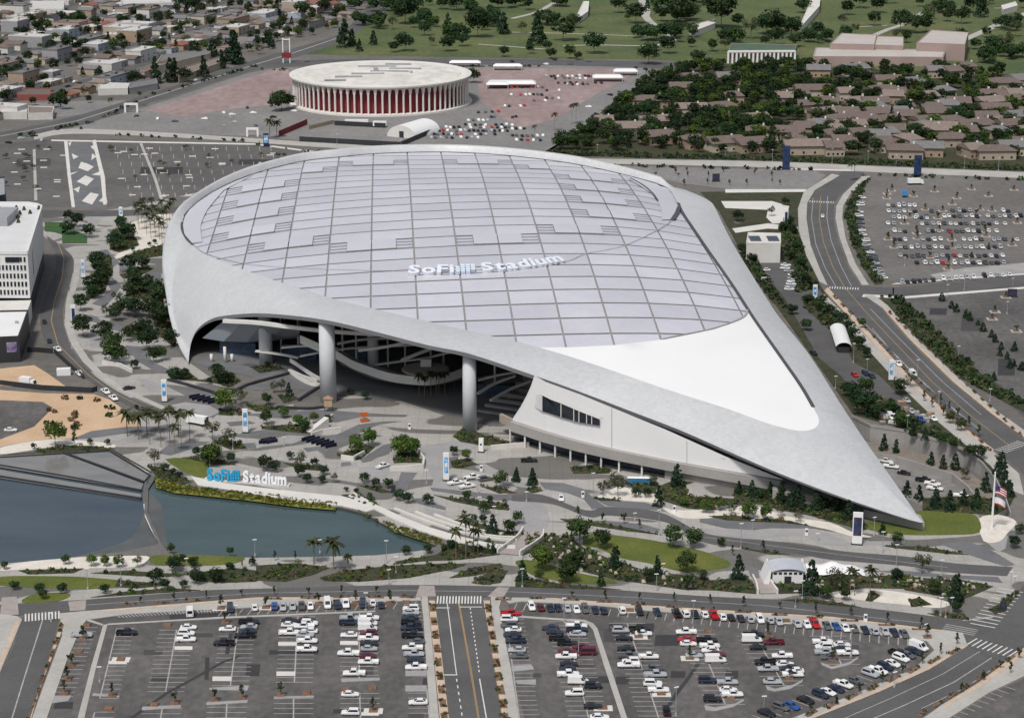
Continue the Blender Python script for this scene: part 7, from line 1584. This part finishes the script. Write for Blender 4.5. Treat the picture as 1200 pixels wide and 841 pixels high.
# tall dark screens in the east lots
for x, y, lab in ((839,213,'black screen panel in the thin north east lot'),(1186,348,'black screen panel by the access road')): totem(x,y,9,lab,scr_d,4.0,0,dark_m)
# --- flagpole with two flags
p = G(1162,620); t = thing('flagpole', 'tall white flagpole with two flags on the gravel court', 'flagpole', p)
MB().tube((0,0,0),(0,0,18.5),.42,.22,10).build('pole', white_m, t); MB().tube((0,0,18.5),(0,0,18.9),.3,.05,8).build('finial', white_m, t); MB().tube((0,0,0),(0,0,.6),1.2,1.1,14).build('base', conc_w, t)
fred = mat('flag_red',(.45,.03,.04),.8); fblue = mat('flag_blue',(.03,.05,.22),.8); fwh = mat('flag_white',(.78,.78,.78),.8)
def flag(z0, z1, L, droop, bands, name):
    n = 8; root = None
    for k, (a, b_, m) in enumerate(bands):
        q = MB()
        for i in range(n):
            def pt(u, w): return (.35+u*L, .35*math.sin(u*7)*u, z0+(z1-z0)*w-droop*u*u)
            q.quad(pt(i/n,a),pt((i+1)/n,a),pt((i+1)/n,b_),pt(i/n,b_))
        o = q.build(name if root is None else 'stripe', m, root or t); root = root or o
    return root
bd = [(k/7,(k+1)/7, fred if k % 2 == 0 else fwh) for k in range(7)]
f1 = flag(11.6,14.2,3.6,1.6,bd,'flag')
q = MB()
for i in range(3):
    u0, u1 = i*.14, (i+1)*.14; pz = lambda u, w: (.35+u*3.6, .35*math.sin(u*7)*u-.06, 11.6+2.6*w-1.6*u*u); q.quad(pz(u0,.46),pz(u1,.46),pz(u1,1.0),pz(u0,1.0)); 
    q.quad(*[(a,b_+.12,c_) for a,b_,c_ in (pz(u0,.46),pz(u1,.46),pz(u1,1.0),pz(u0,1.0))])
q.build('canton', fblue, f1); flag(8.2,10.6,3.4,1.7,[(0,.2,fred),(.2,1,fwh)],'flag')
# --- portable toilets by the stage, tool sheds
blue_c = mat('cabin_blue',(.03,.14,.30),.5,scale=1,var=.1)
for k in range(9):
    p = G(737+k*2.9, 566.5+k*.05); t = thing('portable_toilet', 'blue cabin with white roof in the row by the stage doors', 'portable toilet', p, R(-8), 'row of portable toilets')
    MB().box(-.55,.55,-.55,.55,.1,2.1).build('cabin', blue_c, t); MB().frustum((-.58,.58,-.58,.58),(-.4,.4,-.4,.4),2.1,2.4).build('roof', white_m, t); MB().box(-.4,.4,-.58,-.55,.2,1.95).build('door', mat('cabin_door',(.05,.2,.38),.5), t)
# --- stacks of dark barriers on the plaza
nav = mat('barrier_navy',(.012,.014,.035),.6,scale=2,var=.2)
bar = MB(); bar.box(-2.2,2.2,-.25,.25,.2,.34); bar.box(-2.2,2.2,-.08,.08,.34,1.2); bar.box(-2.0,-1.7,-.4,.4,0,.2); bar.box(1.7,2.0,-.4,.4,0,.2); bar.box(-2.2,2.2,-.3,.3,1.2,1.32); bar = bar.mesh('rail', nav)
legm = MB().box(-.12,.12,-.45,.45,0,.25).mesh('foot', dark_m)
def barriers(lst, lab, grp):
    for px, py in lst:
        t = thing('crowd_barrier', lab, 'barrier', G(px,py), R(35), grp); link('rail', bar, t)
        for sx in (-1.5,1.5): link('foot', legm, t, (sx,0,0))
barriers([(228+k*3.1, 466+k*.7+(k%2)*1.5) for k in range(9)], 'dark blue barrier in the stack at the plaza mouth', 'barrier stack at the plaza mouth'); barriers([(360+k*2.8, 516+k*.8-(k%2)*2) for k in range(11)], 'dark blue barrier in the stack by the white ramp wall', 'barrier stack by the white ramp wall'); barriers([(310+k*2.2,519-(k%2)*2) for k in range(5)], 'dark purple barrier in the short stack behind the sign', 'short barrier stack behind the sign')
# --- trucks, container, lift
def truck(px, py, ang, lab, L=7.0, boxm=white_m, cabm=white_m, rear=None):
    p = G(px,py,1.2); t = thing('box_truck', lab, 'truck', (p.x,p.y,.12), ang)
    MB().box(-L/2,L/2-2.0,-1.2,1.2,.95,3.5).build('cargo_box', boxm, t); cb = MB().frustum((L/2-1.9,L/2,-1.1,1.1),(L/2-1.9,L/2-.5,-1.0,1.0),.6,2.6).build('cab', cabm, t); MB().quad((L/2-.02,-.9,1.4),(L/2-.02,.9,1.4),(L/2-.38,.85,2.4),(L/2-.38,-.85,2.4)).build('windscreen', glass, cb)
    MB().box(-L/2,L/2-.2,-.9,.9,.5,.95).build('chassis', dark_m, t)
    if rear: MB().box(-L/2-.03,-L/2,-1.1,1.1,1.0,3.4).build('open_rear', rear, t)
    for sx in (-.32,.32):
        for sy in (-1,1): w = link('wheel', tyre, t, (sx*L, sy*1.0, .42)); w.scale = (1.25,1.3,1.25)
truck(231,494,R(150),'white box truck with open dark rear on the west plaza',8.5,rear=dark_m); truck(33,449,R(-20),'white mixer truck on the sandy building site',6.5); truck(1073,214,R(5),'white box truck at the top of the crowded east lot',9); truck(1060,228,R(80),'blue truck alone in the crowded east lot',5,mat('truck_blue',(.04,.22,.50),.5))
t = thing('site_container','white container beside the black site fence','container',G(75,439),R(8)); MB().box(-2.6,2.6,-1.2,1.2,0,2.6).build('body', white_m, t); MB().box(-2.65,-2.6,-1.0,1.0,.1,2.5).build('door', offwhite, t)
for pts, lab in (([(0,451),(50,457),(108,460),(114,458)],'long black fence between sand and building site'),([(32,412),(50,413),(62,414)],'short black fence behind the screen block'),([(64,414),(75,424),(88,436),(98,444)],'black barrier line along the west road')):
    o = MB().wall([G(*p) for p in pts], 2.0, .3).build('site_fence', dark_m); tag(o, lab, 'fence')
org_m = mat('lift_orange',(.55,.12,.02),.5)
t = thing('scissor_lift','orange scissor lift on the plaza by the great column','lift',G(427,494),R(15)); MB().box(-1.4,1.4,-.7,.7,.3,1.1).build('chassis', org_m, t); MB().box(-1.3,1.3,-.6,.6,2.2,2.3).build('platform', org_m, t)
for s_ in (-1,1): MB().tube((-1.1,s_*.5,1.1),(1.1,s_*.5,2.2),.07,.07,4).build('scissor_arm', grey_m, t); MB().tube((1.1,s_*.5,1.1),(-1.1,s_*.5,2.2),.07,.07,4).build('scissor_arm', grey_m, t); MB().wall([Vector((-1.3,s_*.6,2.3)),Vector((1.3,s_*.6,2.3))],1.0,.06).build('guard_rail', org_m, t)
t = thing('lookout_booth','tan timber booth on posts against the great column','booth',G(385,482)); MB().box(-1.5,1.5,-1.2,1.2,2.2,5.0).build('cabin', mat('booth_tan',(.45,.32,.2),.8), t); MB().frustum((-1.8,1.8,-1.5,1.5),(-.3,.3,-.3,.3),5.0,6.0).build('roof', mat('booth_roof',(.3,.2,.14),.8), t)
for sx in (-1,1):
    for sy in (-1,1): MB().tube((sx*1.3,sy*1.0,0),(sx*1.3,sy*1.0,2.2),.1,.1,5).build('post', trunk_m, t)
t = thing('ramp_stair','white stair ramp beside the raised plaza planter','stair',G(372,504)); MB().wall([Vector((-3,-3,0)),Vector((3,4,0))],[.6,3.6],2.2).build('flight', conc_w, t)
# people-high white marker posts at junctions of the plaza paths
for x, y in ((555,455.5+30),(480,503),(564,552),(790,600),(945,627),(683,583),(1119,695),(1014,728),(545,505+60)):
    p = G(x,y); t = thing('wayfinding_post', 'white wayfinding post on the plaza', 'post', p, 0, 'wayfinding posts'); MB().frustum((-.5,.5,-.35,.35),(-.45,.45,-.3,.3),0,2.2).build('body', white_m, t); MB().box(-.35,.35,-.38,-.34,1.2,1.9).build('panel', scr_d, t)
# stored goods in the service yard: crates
for k in range(26):
    x, y = random.choice(((1030,470),(1060,472),(1068,485),(1042,492),(1085,490),(1025,478))); x += random.uniform(-9,9); y += random.uniform(-5,5); c_ = random.choice((('tan',(.36,.25,.16)),('white',(.6,.6,.58)),('brown',(.2,.12,.08)),('grey',(.3,.3,.3))))
    t = thing('storage_crate', '%s storage crate piled in the cluttered service yard' % c_[0], 'crate', G(x,y,.0), random.uniform(0,3), 'crates in the service yard'); t.location.z = .1
    w = random.uniform(.7,1.6); MB().box(-w,w,-.8,.8,.0,random.uniform(.8,1.6)).build('box', mat('crate_'+c_[0], c_[1], .9, var=.2), t); MB().box(-w*.9,w*.9,-.82,-.8,.1,.5).build('slat', soil, t)
# west planted wall foot of the stadium glass corner
